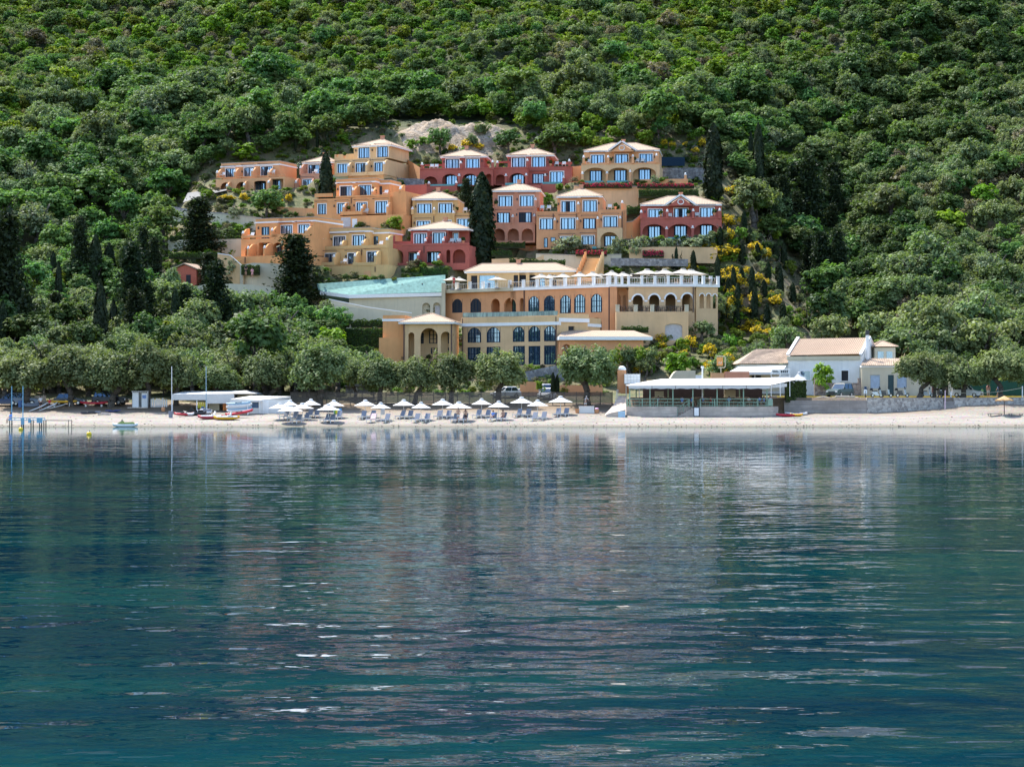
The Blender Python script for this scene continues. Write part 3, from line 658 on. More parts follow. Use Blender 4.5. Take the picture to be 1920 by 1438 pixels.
ORD = ('leftmost one', 'second from the left', 'third from the left')
VILLAS = [
 dict(q=1, label='tan flat-roofed villa at the far upper left with small turquoise pools', short='upper left tan villa', mat='tan', F=Facade(476, 359, 380, 22), pad=(6, 5.5),
  blocks=[dict(r=(158, 660, 285, 432), dy=2.6, dep=6.5, cornice=1, win=[(198, 352, 275, 420), (357, 342, 440, 420), (502, 334, 597, 415, 'o')], lamp=[(180, 378), (340, 375), (480, 365), (612, 352)]),
          dict(r=(112, 705, 418, 545), dy=0, dep=8.5, loggia=1.6, down=1.2, arch=[(150, 240, 470, 545), (283, 382, 466, 545), (440, 545, 456, 545, .2), (570, 690, 440, 545, .05)], win=[(195, 480, 235, 545, 'n'), (450, 460, 535, 545, 'nc'), (578, 450, 668, 545), (325, 475, 372, 540, 'n')], pool=[(120, 255), (268, 400)])],
  parapet=[(112, 705, 402, 420, 0)], fins=[(120, 385, 420, 0, 2.6), (270, 378, 420, 0, 2.6), (420, 370, 420, 0, 2.6), (560, 380, 420, 0, 2.6), (205, 500, 545, -1.4, 1.5), (350, 492, 545, -1.4, 1.5), (560, 470, 545, -1.4, 1.5)], seats=[(175, 420, 1.2), (600, 400, 1.2)]),
 dict(q=1, label='small pink villa with a pale hipped roof behind the tallest left cypress', short='small pink villa', mat='pink', F=Facade(594, 353, 381, 18), pad=(4.5, 5.5),
  blocks=[dict(r=(862, 1118, 300, 405), dy=2.6, dep=6.5, win=[(908, 320, 1003, 398, 'o'), (1078, 312, 1112, 338, 'nc')], lamp=[(888, 345), (1022, 340)]),
          dict(r=(838, 1100, 400, 520), dy=0, dep=8.5, down=1.2, win=[(862, 446, 943, 505), (1015, 440, 1035, 480, 'nc')], pool=[(850, 1000)])],
  parapet=[(838, 1100, 385, 402, 0)], fins=[(835, 345, 400, 0, 2.6), (1075, 350, 400, 0, 2.6), (930, 470, 520, -1.4, 1.5), (795, 470, 520, -1.4, 1.5)], roof=(855, 1125, 298, 245, 2.6, 6.5), seats=[(965, 395, 1.2)]),
 dict(q=1, label='tall cream villa with a pale hipped roof, highest of the left cluster', short='tall cream villa', mat='cream', F=Facade(672, 335, 378, 20), pad=(7, 6),
  blocks=[dict(r=(1295, 1600, 155, 265), dy=3.2, dep=9, win=[(1337, 172, 1430, 258), (1497, 163, 1588, 250)], lamp=[(1315, 195), (1455, 190)]),
          dict(r=(1130, 1300, 222, 275), dy=4.2, dep=6),
          dict(r=(1130, 1560, 266, 408), dy=0, dep=12, win=[(1157, 312, 1248, 400), (1314, 306, 1403, 395), (1474, 300, 1560, 388)], lamp=[(1290, 335), (1450, 330)]),
          dict(r=(1100, 1245, 400, 530), dy=-.4, dep=8, m='green', down=1, win=[(1115, 457, 1140, 512, 'nc')]),
          dict(r=(1245, 1550, 400, 500), dy=-.2, dep=8, down=2)],
  parapet=[(1130, 1560, 258, 285, 0), (1130, 1555, 372, 410, -1.6)], fins=[(1245, 330, 410, -1.8, 1.8), (1400, 318, 405, -1.8, 1.8), (1550, 310, 400, -1.8, 1.8)], pipes=[(1437, 325, 262, -.05)][:0]+[(1437, 268, 310, 0)], pots=[(1152, 250, 1), (1215, 258, 1)],
  roof=(1283, 1628, 152, 97, 3.2, 9, 1545)),
 dict(q=1, label='orange flat-roofed villa in the middle of the left cluster, below the tall cream one', short='middle orange villa', mat='orange', F=Facade(690, 428, 362, 20), pad=(8, 6.5),
  blocks=[dict(r=(1145, 1480, 432, 590), dy=2.8, dep=7, cornice=1, win=[(1180, 503, 1278, 590, 'l'), (1341, 495, 1443, 585)], lamp=[(1160, 525), (1462, 515)]),
          dict(r=(1480, 1605, 448, 590), dy=4.6, dep=5, win=[(1512, 502, 1536, 580, 'nc')], cornice=1),
          dict(r=(955, 1605, 588, 745), dy=0, dep=10, win=[(990, 655, 1058, 740), (1157, 648, 1245, 735), (1320, 642, 1408, 730), (1483, 632, 1583, 730)], lamp=[(1130, 670), (1300, 665)]),
          dict(r=(1605, 1745, 545, 745), dy=.8, dep=8, down=2),
          dict(r=(1180, 1720, 742, 850), dy=-1.8, dep=10, down=1.5), dict(r=(955, 1180, 742, 800), dy=-.6, dep=8, down=2)],
  parapet=[(1140, 1605, 570, 592, -.1), (1180, 1365, 712, 745, -1.8), (960, 1110, 560, 592, -.1)], fins=[(1205, 680, 745, -1.8, 1.8), (1285, 535, 590, 0, 2.8), (1450, 545, 590, 0, 2.8), (1360, 690, 745, -1.8, 1.8), (1690, 525, 560, .8, 2), (1580, 675, 745, -1.8, 1.8)],
  doors=[(1190, 1265, 775, 848, -1.8, 'greydoor'), (1285, 1320, 786, 852, -1.8, 'white')], pipes=[(1276, 600, 650, 0), (1613, 590, 640, .8)], seats=[(1570, 575, 2.2), (1400, 735, -.8)], pots=[(1250, 722, -.8), (1480, 580, 1.5)]),
 dict(q=1, label='large orange flat-roofed villa at the lower left, partly behind a dark conifer', short='lower left orange villa', mat='orange', F=Facade(520, 498, 345, 26), pad=(9, 7),
  blocks=[dict(r=(455, 645, 775, 962), dy=1.8, dep=9, cornice=1, win=[(507, 850, 570, 955, 'nc')], lamp=[(480, 858)]),
          dict(r=(645, 960, 765, 962), dy=2.6, dep=9, cornice=1, win=[(672, 840, 768, 915), (822, 831, 916, 905)], lamp=[(630, 860), (940, 850)]),
          dict(r=(330, 905, 935, 1095), dy=0, dep=11, loggia=1.6, arch=[(365, 465, 1000, 1095), (480, 580, 985, 1095, .05), (595, 690, 985, 1095), (780, 870, 975, 1095)], win=[(490, 995, 573, 1090), (630, 995, 672, 1085, 'n'), (800, 980, 850, 1085, 'n')]),
          dict(r=(235, 660, 1092, 1178), dy=-2.6, dep=9, down=2), dict(r=(660, 900, 1092, 1178), dy=-1.2, dep=9, down=2)],
  parapet=[(330, 640, 915, 940, 0), (590, 905, 900, 945, 0)], fins=[(340, 905, 960, 0, 2), (590, 880, 940, 0, 2.6), (880, 880, 960, 0, 2.8), (385, 1035, 1095, -2.4, 2.4), (525, 1030, 1095, -2.4, 2.4)], seats=[(420, 940, 1)], pots=[(612, 925, 1)], pipes=[(366, 1108, 1160, -2.6)]),
 dict(q=1, label='cream-yellow flat-roofed villa with stepped balconies above the pool terrace', short='cream stepped villa', mat='yellow', F=Facade(655, 524, 343, 22), pad=(8, 7),
  blocks=[dict(r=(1092, 1432, 855, 1035), dy=4.4, dep=7, cornice=1, win=[(1124, 933, 1223, 1030), (1286, 923, 1386, 1025)], lamp=[(1105, 955), (1397, 940)]),
          dict(r=(1432, 1600, 868, 1035), dy=5.6, dep=5, cornice=1, win=[(1468, 930, 1503, 1015, 'nc')]),
          dict(r=(1012, 1590, 1028, 1180), dy=2.2, dep=10, win=[(1050, 1080, 1140, 1170), (1247, 1076, 1335, 1165), (1412, 1063, 1510, 1155)], lamp=[(1030, 1105), (1230, 1100)]),
          dict(r=(932, 1580, 1172, 1310), dy=0, dep=11, down=1.5)],
  parapet=[(1012, 1590, 1000, 1035, 2.1), (932, 1130, 1150, 1180, -.1), (1285, 1475, 1150, 1180, -.1)], fins=[(1025, 970, 1035, 2.1, 2.2), (1180, 1000, 1035, 2.1, 2.2), (1365, 990, 1035, 2.1, 2.2), (1575, 960, 1035, 2.1, 2.2), (940, 1110, 1175, -.1, 2.2), (1120, 1105, 1175, -.1, 2.2), (1300, 1100, 1175, -.1, 2.2), (1475, 1095, 1175, -.1, 2.2)],
  doors=[(1018, 1055, 1242, 1308, 0, 'white'), (1388, 1435, 1232, 1300, 0, 'tan')], pipes=[(1103, 1205, 1255, 0), (1480, 1190, 1235, 0), (1365, 1040, 1090, 2.2)], seats=[(1525, 1015, 3), (1215, 1165, 1)]),
 dict(q=2, label='lowest dark red villa, with a pale hipped roof, left of the big cypress', short='lower red villa', mat='red', F=Facade(812, 498, 345, 12), pad=(8, 6.5),
  blocks=[dict(r=(55, 440, 1052, 1222), dy=2.2, dep=9, win=[(93, 1098, 218, 1220), (287, 1088, 411, 1212)], lamp=[(268, 1110), (428, 1105)]),
          dict(r=(440, 655, 1058, 1222), dy=4.2, dep=7, win=[(500, 1090, 548, 1190, 'c')]),
          dict(r=(-160, 660, 1215, 1410), dy=0, dep=10, loggia=1.5, down=1, arch=[(-125, -20, 1270, 1400), (30, 130, 1285, 1400, .05), (222, 368, 1280, 1400, .05), (424, 466, 1265, 1400), (490, 622, 1260, 1400)], win=[(45, 1300, 123, 1395), (234, 1290, 355, 1392)])],
  parapet=[(-160, 660, 1190, 1218, -.05), (-160, 60, 1175, 1218, 2)], fins=[(-150, 1165, 1220, -.1, 2.2), (205, 1175, 1220, 0, 2.2), (390, 1170, 1220, 0, 2.2), (130, 1320, 1410, -2, 2), (340, 1350, 1420, -2, 2)], roof=(30, 668, 1052, 966, 2.2, 9, 380), seats=[(555, 1200, 2), (480, 1200, 2)], pots=[(600, 1195, 1.5)], pipes=[(195, 1225, 1300, 0)]),
 dict(q=2, label='yellow villa with a pale hipped roof just behind the lowest red villa', short='yellow villa', mat='yellow', F=Facade(822, 432, 360, 6), pad=(8, 6),
  blocks=[dict(r=(75, 545, 745, 902), dy=1.4, dep=8.5, win=[(128, 790, 268, 898), (348, 785, 484, 893)], lamp=[(107, 815), (503, 808)]),
          dict(r=(70, 692, 895, 1065), dy=0, dep=11, win=[(122, 968, 254, 1062), (395, 962, 474, 1062, 'c'), (540, 945, 678, 1062)], lamp=[(95, 985)])],
  parapet=[(70, 545, 880, 900, -.05), (520, 692, 880, 900, -.05)], piers=[(75, 845, 900, -.1), (300, 850, 900, -.1), (500, 885, 1060, -.1)], roof=(65, 545, 742, 658, 1.4, 8.5, 320), pipes=[(296, 915, 980, 0), (497, 910, 960, 0)], seats=[(620, 878, 2), (680, 878, 2)], pots=[(535, 880, 1.5)]),
 dict(q=2, label='left one of the two dark red villas in the top row, with ground arches', short='upper left red villa', mat='red', F=Facade(855, 364, 378, 6), pad=(8, 6.5),
  blocks=[dict(r=(380, 818, 305, 432), dy=2.2, dep=7.5, win=[(420, 327, 556, 430), (632, 322, 766, 425)], lamp=[(403, 350), (590, 345), (795, 343)]),
          dict(r=(150, 905, 428, 602), dy=0, dep=10, loggia=1.5, arch=[(193, 330, 505, 600, .8), (382, 542, 478, 600, .75), (590, 742, 476, 600, .75), (828, 900, 478, 590)], win=[(420, 495, 543, 600, 'n'), (622, 490, 748, 600, 'n')], pool=[(255, 515), (545, 640)]),
          dict(r=(175, 535, 600, 690), dy=-1.6, dep=8, down=1)],
  parapet=[(150, 905, 412, 430, -.05), (150, 382, 378, 395, 3)], piers=[(575, 370, 430, -.1), (905, 360, 430, -.1), (175, 385, 430, 0), (245, 580, 602, -1.6), (530, 575, 602, -1.6), (558, 500, 580, -.1)], roof=(358, 858, 303, 224, 2.2, 7.5, 632), seats=[(275, 425, 1), (322, 425, 1)], pots=[(185, 425, 1), (865, 400, 1), (215, 600, -1.2)]),
 dict(q=2, label='right one of the two dark red villas in the top row, with a side terrace', short='upper right red villa', mat='red', F=Facade(998, 364, 378, 6), pad=(8.5, 6.5),
  blocks=[dict(r=(1062, 1502, 292, 420), dy=2.2, dep=7.5, win=[(1105, 310, 1243, 408), (1315, 304, 1450, 415)], lamp=[(1082, 335), (1262, 330), (1480, 330)]),
          dict(r=(907, 1275, 420, 590), dy=0, dep=10, loggia=1.5, arch=[(938, 1032, 485, 590, .8), (1078, 1242, 470, 590, .75)], win=[(1108, 480, 1235, 580, 'n')], pool=[(1045, 1150)]),
          dict(r=(1275, 1728, 400, 580), dy=1.0, dep=9, win=[(1318, 478, 1438, 575, 'n'), (1502, 456, 1640, 565, 'c')], lamp=[(1470, 480)], pool=[(1430, 1620)]),
          dict(r=(1405, 1650, 575, 662), dy=-.6, dep=8, down=1), dict(r=(1000, 1405, 588, 640), dy=-1.4, dep=8, down=1.5)],
  parapet=[(907, 1280, 405, 422, -.05), (1500, 1728, 355, 378, 4), (1275, 1500, 430, 452, .9), (960, 1062, 345, 365, 3)], piers=[(955, 365, 420, 0), (1265, 345, 420, -.05), (1700, 350, 402, 1), (1043, 500, 590, -.2), (1253, 495, 590, -.2), (1450, 500, 580, .9), (1640, 520, 575, .8)], roof=(1043, 1553, 290, 208, 2.2, 7.5, 1320), seats=[(1570, 398, 2.4), (1645, 398, 2.4)], pots=[(1505, 395, 1.8)]),
 dict(q=2, label='salmon three-storey villa with three ground arches directly right of the big cypress', short='salmon villa', mat='salmon', F=Facade(966, 457, 355, 5), pad=(6, 6),
  blocks=[dict(r=(905, 1392, 660, 830), dy=0, dep=9, win=[(968, 710, 1108, 820), (1190, 705, 1330, 815)], lamp=[(940, 745), (1160, 740)]),
          dict(r=(905, 1365, 827, 1000), dy=-.3, dep=9, win=[(952, 880, 1082, 988, 'n'), (1180, 877, 1308, 980, 'nl')], lamp=[(928, 905), (1155, 900), (1330, 900)]),
          dict(r=(893, 1345, 995, 1190), dy=-.6, dep=9, loggia=1.8, arch=[(915, 1030, 1045, 1170, .95), (1060, 1176, 1045, 1170, .95), (1206, 1324, 1045, 1170, .95)])],
  parapet=[(905, 1365, 810, 830, -.35), (893, 1345, 980, 998, -.65)], piers=[(1350, 750, 830, -.2), (1113, 925, 990, -.6), (1337, 920, 990, -.5), (890, 930, 990, -.5)], roof=(897, 1415, 657, 577, 0, 9, 1160), seats=[(1185, 812, -.2)][:0], pots=[(942, 815, -.15)]),
 dict(q=3, label='orange three-storey villa with a yellow arched bay, right of the salmon villa', short='orange three-storey villa', mat='terra', F=Facade(1090, 468, 352, 6), pad=(9.5, 6.5),
  blocks=[dict(r=(-82, 388, 718, 885), dy=1.6, dep=8.5, win=[(-40, 762, 103, 880, 'o'), (186, 754, 327, 872)], lamp=[(-70, 790), (150, 790), (348, 780)]),
          dict(r=(-300, 345, 868, 1062), dy=0, dep=11, win=[(-262, 942, -125, 1052), (-46, 936, 100, 1052), (185, 940, 314, 1046, 'n')], lamp=[(-80, 970), (160, 965)]),
          dict(r=(345, 600, 848, 1040), dy=-.3, dep=11, win=[(395, 920, 538, 1028)], lamp=[(372, 950)]),
          dict(r=(-300, 330, 1058, 1255), dy=-.5, dep=11, win=[(-47, 1130, 83, 1240), (174, 1120, 299, 1212), (-150, 1135, -105, 1180, 'nc'), (-220, 1140, -185, 1240, 'nc')]),
          dict(r=(330, 590, 1036, 1245), dy=-1.2, dep=11, loggia=1.6, m='sandstone', arch=[(365, 548, 1082, 1240, .8)], win=[(405, 1120, 525, 1225, 'n')], pool=[(285, 325)])],
  parapet=[(-300, -80, 865, 885, -.05), (385, 600, 845, 868, -.35), (-80, 345, 870, 890, -.05), (600, 632, 790, 1240, .5)], piers=[(135, 795, 880, -.1), (-110, 960, 1055, -.15), (125, 955, 1050, -.15), (335, 945, 1040, -.4), (568, 940, 1040, -.4), (590, 780, 850, 1)], roof=(-97, 392, 716, 628, 1.6, 8.5, 150), seats=[(-240, 855, 1.5), (-170, 855, 1.5), (460, 845, 1.5)], pots=[(520, 840, 1.2)], pipes=[(118, 890, 960, 0), (590, 870, 1150, -.3), (-125, 890, 950, 0)]),
 dict(q=3, label='tan villa with a central gable and round medallion, rightmost in the top row', short='gabled tan villa', mat='tan', F=Facade(1166, 343, 376, 7), pad=(9, 6.5),
  blocks=[dict(r=(192, 972, 240, 385), dy=1.6, dep=8.5, win=[(268, 283, 400, 380), (518, 277, 650, 376), (770, 272, 904, 372)], lamp=[(238, 315), (492, 310), (680, 305), (925, 300)]),
          dict(r=(165, 978, 372, 565), dy=0, dep=10.5, loggia=1.5, m='sandstone', arch=[(190, 425, 415, 560, .55), (436, 678, 415, 560, .55), (698, 940, 412, 560, .55)], win=[(254, 446, 377, 552, 'n'), (508, 440, 632, 550, 'n'), (762, 433, 884, 545, 'n')], pool=[(180, 400), (440, 655)]),
          dict(r=(150, 980, 562, 605), dy=-1.5, dep=8, down=1)],
  parapet=[(165, 978, 360, 378, -.05), (345, 430, 360, 375, .4), (600, 700, 352, 370, .4), (845, 940, 348, 365, .4), (690, 1270, 528, 580, -2)], piers=[(190, 310, 375, -.1), (445, 310, 375, -.1), (700, 300, 370, -.1), (945, 290, 365, -.1), (178, 480, 560, -.2), (432, 475, 560, -.2), (672, 460, 560, -.2), (1245, 490, 560, -2)], roof=(188, 985, 238, 158, 1.6, 8.5, 620), gable=(465, 722, 587, 242, 155),
  seats=[(240, 375, .8), (745, 368, .8), (800, 368, .8)], pots=[(218, 370, .6), (468, 368, .6), (715, 362, .6)]),
 dict(q=3, label='dark red villa with a central gable and three wide arches, rightmost of all the villas', short='gabled red villa', mat='red', F=Facade(1276, 448, 352, 4), pad=(9, 6.5),
  blocks=[dict(r=(787, 1620, 802, 945), dy=1.6, dep=8.5, win=[(862, 845, 1000, 940), (1128, 836, 1270, 938, 'o'), (1398, 830, 1540, 935)], lamp=[(825, 870), (1300, 865), (1575, 855)]),
          dict(r=(778, 1622, 940, 1150), dy=0, dep=10.5, loggia=1.5, arch=[(800, 1037, 1000, 1142, .6), (1068, 1308, 997, 1142, .6), (1335, 1588, 995, 1140, .6)], win=[(860, 1022, 988, 1138, 'n'), (1130, 1017, 1258, 1132, 'n'), (1400, 1010, 1528, 1130, 'n')], pool=[(800, 1020), (1062, 1300), (1335, 1575)])],
  parapet=[(778, 1622, 922, 945, -.05), (960, 1050, 918, 940, .4), (1230, 1320, 915, 938, .4), (1500, 1590, 910, 935, .4)], piers=[(787, 880, 945, -.1), (1056, 870, 945, -.1), (1326, 865, 940, -.1), (1600, 860, 940, -.1), (1050, 1050, 1140, -.2), (1320, 1040, 1135, -.2), (1597, 1080, 1130, -.2)], roof=(772, 1628, 800, 708, 1.6, 8.5, 1200), gable=(1060, 1330, 1196, 802, 710),
  seats=[(1085, 938, .8), (1365, 930, .8)], pots=[(990, 920, .2), (1275, 915, .2), (1545, 905, .2)]),
]
M['greydoor'] = plain('grey_door', (.50, .47, .47), .6)
for V in VILLAS:
    F = V['F']; hw, hd = V['pad']; c = Vector((F.X, F.Y, 0))+Vector((F.s, F.c, 0))*(hd-1.5)
    PADS.append((c.x, c.y, hw, hd, F.a, F.z))
# main buildings: A = long upper hall (angled), B = its straight right wing, C = lower hall, D = portico
FA = Facade(1143.8, 606, 318, 38); FB = Facade(1240, 637, 318, 0); FC = Facade(960, 692, 303, 30)
PADS.append((2, 330, 17, 10, R(38), 12.0)); PADS.append((24, 326, 14, 9, 0, 12.2)); PADS.append((3, 309, 12, 6, R(30), 7.4))
PADS[-3] = (8, 335, 17, 9, R(38), 14.2)
PADS.append((-21, 330, 9.5, 6, R(8), 13.0))

# ------------------------------------------------------------------ terrain, beach, sea
xs = np.concatenate([np.arange(-700, -130, 30), np.arange(-130, 130, 1.25), np.arange(130, 701, 30)])
obj('beach', grid_mesh('beach', xs, np.concatenate([np.arange(240, 266, 1.0), [266.4, 266.8, 267.0, 267.4], np.arange(268, 275, 1.)]),
    lambda X, Y: H(X, Y)+.05*np.sin(X*.9+Y*1.7)*np.sin(X*.37-Y*.8)+.02*np.sin(X*2.9)*np.sin(Y*3.3), M['sand']), kind='structure', label='pale pebbly sand beach running along the water')
def hz(X, Y):
    w = sm(X, -66, -54)*(1-sm(X, 34, 50))*(1-sm(Y, 392, 402))
    r = .35*np.sin(X*.9+1)*np.sin(Y*.8)+.25*np.sin(X*1.9)*np.sin(Y*2.1+1)
    return H(X, Y)+r*(1-w)*sm(Y, 276, 290)
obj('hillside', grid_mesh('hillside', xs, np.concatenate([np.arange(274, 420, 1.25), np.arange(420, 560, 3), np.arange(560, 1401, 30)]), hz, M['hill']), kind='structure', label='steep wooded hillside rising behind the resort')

def watermat():
    m, nt, b = _nt('sea_water')
    tc = nt.nodes.new('ShaderNodeTexCoord'); sep = nt.nodes.new('ShaderNodeSeparateXYZ'); nt.links.new(tc.outputs['Object'], sep.inputs[0])
    nz = noise(nt, coords(nt, scale=(.02, .1, 1)), 1.0, 5); ml = _n(nt, 'ShaderNodeMath'); ml.operation = 'MULTIPLY_ADD'; ml.inputs[1].default_value = 46; nt.links.new(nz, ml.inputs[0]); nt.links.new(sep.outputs[1], ml.inputs[2])
    mr = _n(nt, 'ShaderNodeMapRange'); mr.inputs[1].default_value = 175; mr.inputs[2].default_value = 272; nt.links.new(ml.outputs[0], mr.inputs[0])
    deep = mix(nt, ramp(nt, noise(nt, coords(nt, scale=(.05, .16, 1)), 1.0, 5), [(.42, 0.), (.60, 1.)]), (.0, .011, .026), (.0, .021, .032))
    deep = mix(nt, ramp(nt, noise(nt, coords(nt, scale=(1.6, 6, 1)), 1.0, 4, .6), [(.36, 0.), (.66, 1.)]), deep, mix(nt, 1.0, deep, (1.0, 1.5, 1.32), 'MULTIPLY'))
    c = ramp(nt, mr.outputs[0], [(0., (0, 0, 0)), (.55, (.18, .18, .18)), (.86, (.6, .6, .6)), (1., (1, 1, 1))])
    cc = mix(nt, c, deep, (.008, .055, .052))
    def wav(scale, sx, sy, det, rot):
        mp = nt.nodes.new('ShaderNodeMapping'); mp.inputs['Scale'].default_value = (sx, sy, 1); mp.inputs['Rotation'].default_value = (0, 0, R(rot)); nt.links.new(tc.outputs['Object'], mp.inputs[0])
        return noise(nt, mp.outputs[0], scale, det, .5)
    h1 = wav(.32, .6, 1, 1, 6); h2 = wav(1.15, .75, 1, .6, -9); h3 = wav(3.3, .8, 1, .8, 14); h4 = wav(10, .6, 1, 0, -20)
    # calmer and rougher patches
    ca = ramp(nt, noise(nt, coords(nt, scale=(.010, .045, 1)), 1.0, 4), [(.36, .35), (.66, 1.)])
    def mul(a, k):
        n = _n(nt, 'ShaderNodeMath'); n.operation = 'MULTIPLY'; nt.links.new(a, n.inputs[0])
        if isinstance(k, float): n.inputs[1].default_value = k
        else: nt.links.new(k, n.inputs[1])
        return n.outputs[0]
    def add(a, c2):
        n = _n(nt, 'ShaderNodeMath'); n.operation = 'ADD'; nt.links.new(a, n.inputs[0]); nt.links.new(c2, n.inputs[1]); return n.outputs[0]
    mx = _n(nt, 'ShaderNodeMath'); mx.operation = 'MAXIMUM'; mx.inputs[1].default_value = 24; nt.links.new(sep.outputs[1], mx.inputs[0])
    dv = _n(nt, 'ShaderNodeMath'); dv.operation = 'DIVIDE'; dv.inputs[0].default_value = 24; nt.links.new(mx.outputs[0], dv.inputs[1])
    fall = _n(nt, 'ShaderNodeMath'); fall.operation = 'POWER'; fall.inputs[1].default_value = 1.15; nt.links.new(dv.outputs[0], fall.inputs[0])
    hh = add(add(mul(h1, WAVE[0]), mul(mul(h2, WAVE[1]), ca)), mul(mul(h3, WAVE[2]), ca)); hh = add(hh, mul(h4, .0022))
    hh = mul(hh, fall.outputs[0])
    bp = _n(nt, 'ShaderNodeBump', Strength=1.0, Distance=1.0); nt.links.new(hh, bp.inputs['Height']); 
    nt.nodes.remove(b); df = nt.nodes.new('ShaderNodeBsdfDiffuse'); nt.links.new(cc, df.inputs[0])
    gl = nt.nodes.new('ShaderNodeBsdfGlossy'); gl.inputs['Roughness'].default_value = .015; gl.inputs[0].default_value = (.95, .98, 1, 1); fr = nt.nodes.new('ShaderNodeFresnel'); fr.inputs[0].default_value = 1.31
    for q in (gl, fr, df): nt.links.new(bp.outputs[0], q.inputs['Normal'])
    ms = nt.nodes.new('ShaderNodeMixShader'); nt.links.new(mul(fr.outputs[0], .80), ms.inputs[0]); nt.links.new(df.outputs[0], ms.inputs[1]); nt.links.new(gl.outputs[0], ms.inputs[2]); nt.links.new(ms.outputs[0], nt.nodes['Material Output'].inputs[0])
    return m
WAVE = (.15, .115, .022)
mb = MB(); mb.face([(-1500, -2500, 0), (1500, -2500, 0), (1500, 251.5, 0), (-1500, 251.5, 0)])
mb.build('sea', watermat(), kind='structure', label='calm dark teal sea with long rippled reflections')

# ------------------------------------------------------------------ villas
ROOTS = {}
for V in VILLAS: ROOTS[V['short']] = build_villa(V)

# ------------------------------------------------------------------ upper hall (angled orange part, cream right wing, roof terrace)
def balustrade(par, pts, z, n, h=1.15, mat='white'):
    (xa, ya), (xb, yb) = pts; L_ = math.hypot(xb-xa, yb-ya)
    for i in range(n+1):
        t = i/n; x = xa+(xb-xa)*t; y = ya+(yb-ya)*t
        MB().box(x-.2, x+.2, y-.18, y+.18, z, z+h).box(x-.24, x+.24, y-.22, y+.22, z+h, z+h+.08).build('post', M[mat], par)
    g = MB()
    for k in (.12, h-.2): g.tube((xa, ya, z+k), (xb, yb, z+k), .035, n=4)
    m = int(L_/.35)
    for i in range(m):
        t = (i+.5)/m; x = xa+(xb-xa)*t; y = ya+(yb-ya)*t; g.tube((x, y, z+.12), (x, y, z+h-.2), .016, n=3)
    g.build('railing', M[mat], par)
hall = thing('hotel_building', 'long orange and cream hotel building with arched windows under the white-railed roof terrace', 'hotel', (FA.X, FA.Y, FA.z), -FA.a)
uL, zc = FA.at(4, 1152, 320); uR, zt = FA.at(5, 835, 268); zt = 5.5 if False else zt
ops = []; wins = []
for o in ((1227, 372, 1310, 485), (1383, 368, 1470, 482)):
    a, b = FA.at(4, o[0], o[1]), FA.at(4, o[2], o[3]); ops.append((a[0], b[0], b[1], a[1], True)); wins.append((a[0], b[0], b[1], a[1]))
for o in ((143, 348, 232, 497), (276, 343, 365, 497), (414, 340, 503, 490), (535, 332, 627, 487), (678, 328, 770, 482)):
    a, b = FA.at(5, o[0], o[1]), FA.at(5, o[2], o[3]); ops.append((a[0], b[0], b[1], a[1], True)); wins.append((a[0], b[0], b[1], a[1]))
deep = []
for q, o in ((4, (1557, 368, 1632, 500)), (4, (1668, 362, 1772, 500)), (5, (-12, 365, 34, 500)), (5, (66, 362, 100, 480))):
    a, b = FA.at(q, o[0], o[1]), FA.at(q, o[2], o[3]); ops.append((a[0], b[0], b[1], a[1], True)); deep.append((a[0], b[0], b[1]))
mb = MB(); zlow = FA.at(5, 700, 512)[1]
opening_wall(mb, uL, uR, zlow, zt, 0, .35, ops)
la, ra = FA.at(5, 678, 530)[0], FA.at(5, 770, 640)[0]
opening_wall(mb, uL, uR, -3, zlow, 0, .35, [(la, ra, -3, FA.at(5, 678, 530)[1], True)])
mb.box(uL, uR, .35, 1.5, zt-.4, zt); mb.box(uL, uR, 2.6, 16, -3, zt-.01); mb.box(uL, deep[0][0]-.5, .42, 2.6, -3, zt-.41); mb.box(deep[-1][1]+.5, uR, .42, 2.6, zlow, zt-.41); mb.box(deep[0][0]-.5, deep[-1][1]+.5, .35, 2.6, zlow-.3, deep[0][2])
mb.build('wall', M['terra'], hall)
MB().box(uL-.2, uR+.15, -.25, 16, zt+.002, zt+.42).build('cornice', M['white'], hall)
for w in wins[:2]: add_window(hall, *w, 0, white=False, panes=3, arch=True, gm='room', canopy=False)
for w in wins[2:]: add_window(hall, *w, 0, white=False, panes=4, arch=True, gm='bigglass', canopy=False)
add_window(hall, deep[1][0]-.2, deep[1][0]+.5, deep[0][2], deep[0][2]+2.6, 2.4, white=False, panes=2, canopy=False); 
for i in (1, 3): pass
balustrade(hall, ((uL, .05), (uR-.3, .05)), zt+.42, 12)
mbp = MB()
for q, x in ((4, 1165), (5, 108), (5, 836)):
    a = FA.at(q, x, 300)[0]; mbp.tube((a, -.12, -2), (a, -.12, zt), .09, n=6)
mbp.build('downpipe', M['brownm'], hall)
# right wing in world-aligned frame
wing = thing('hotel_wing', 'cream right wing of the hotel with four white-edged arches over a blank terrace wall', 'hotel wing', (FB.X, FB.Y, FB.z), 0)
u0, z0w = FB.at(5, 1000, 265); u1, ztw = FB.at(5, 1565, 265); ops = []; arcs = []
for o in ((1036, 335, 1122, 480), (1176, 332, 1262, 478), (1316, 328, 1402, 475), (1458, 325, 1546, 472)):
    a, b = FB.at(5, o[0], o[1]), FB.at(5, o[2], o[3]); ops.append((a[0], b[0], b[1], a[1], True)); arcs.append((a[0], b[0], b[1], a[1]))
zsp = FB.at(5, 1000, 482, 0)[1]
mb = MB(); opening_wall(mb, u0, u1, zsp, ztw, 0, .4, ops); mb.box(u0, u1, .4, 4.5, ztw-.4, ztw-.002); mb.box(u0, u1, 4.5, 14, -2, ztw-.001); mb.box(u0, u1, 0, 4.5, -2, zsp)
mb.box(u0-.1, u0+.3, .4, 4.5, zsp, ztw-.4); mb.build('wall', M['sandstone'], wing)
inner = MB()
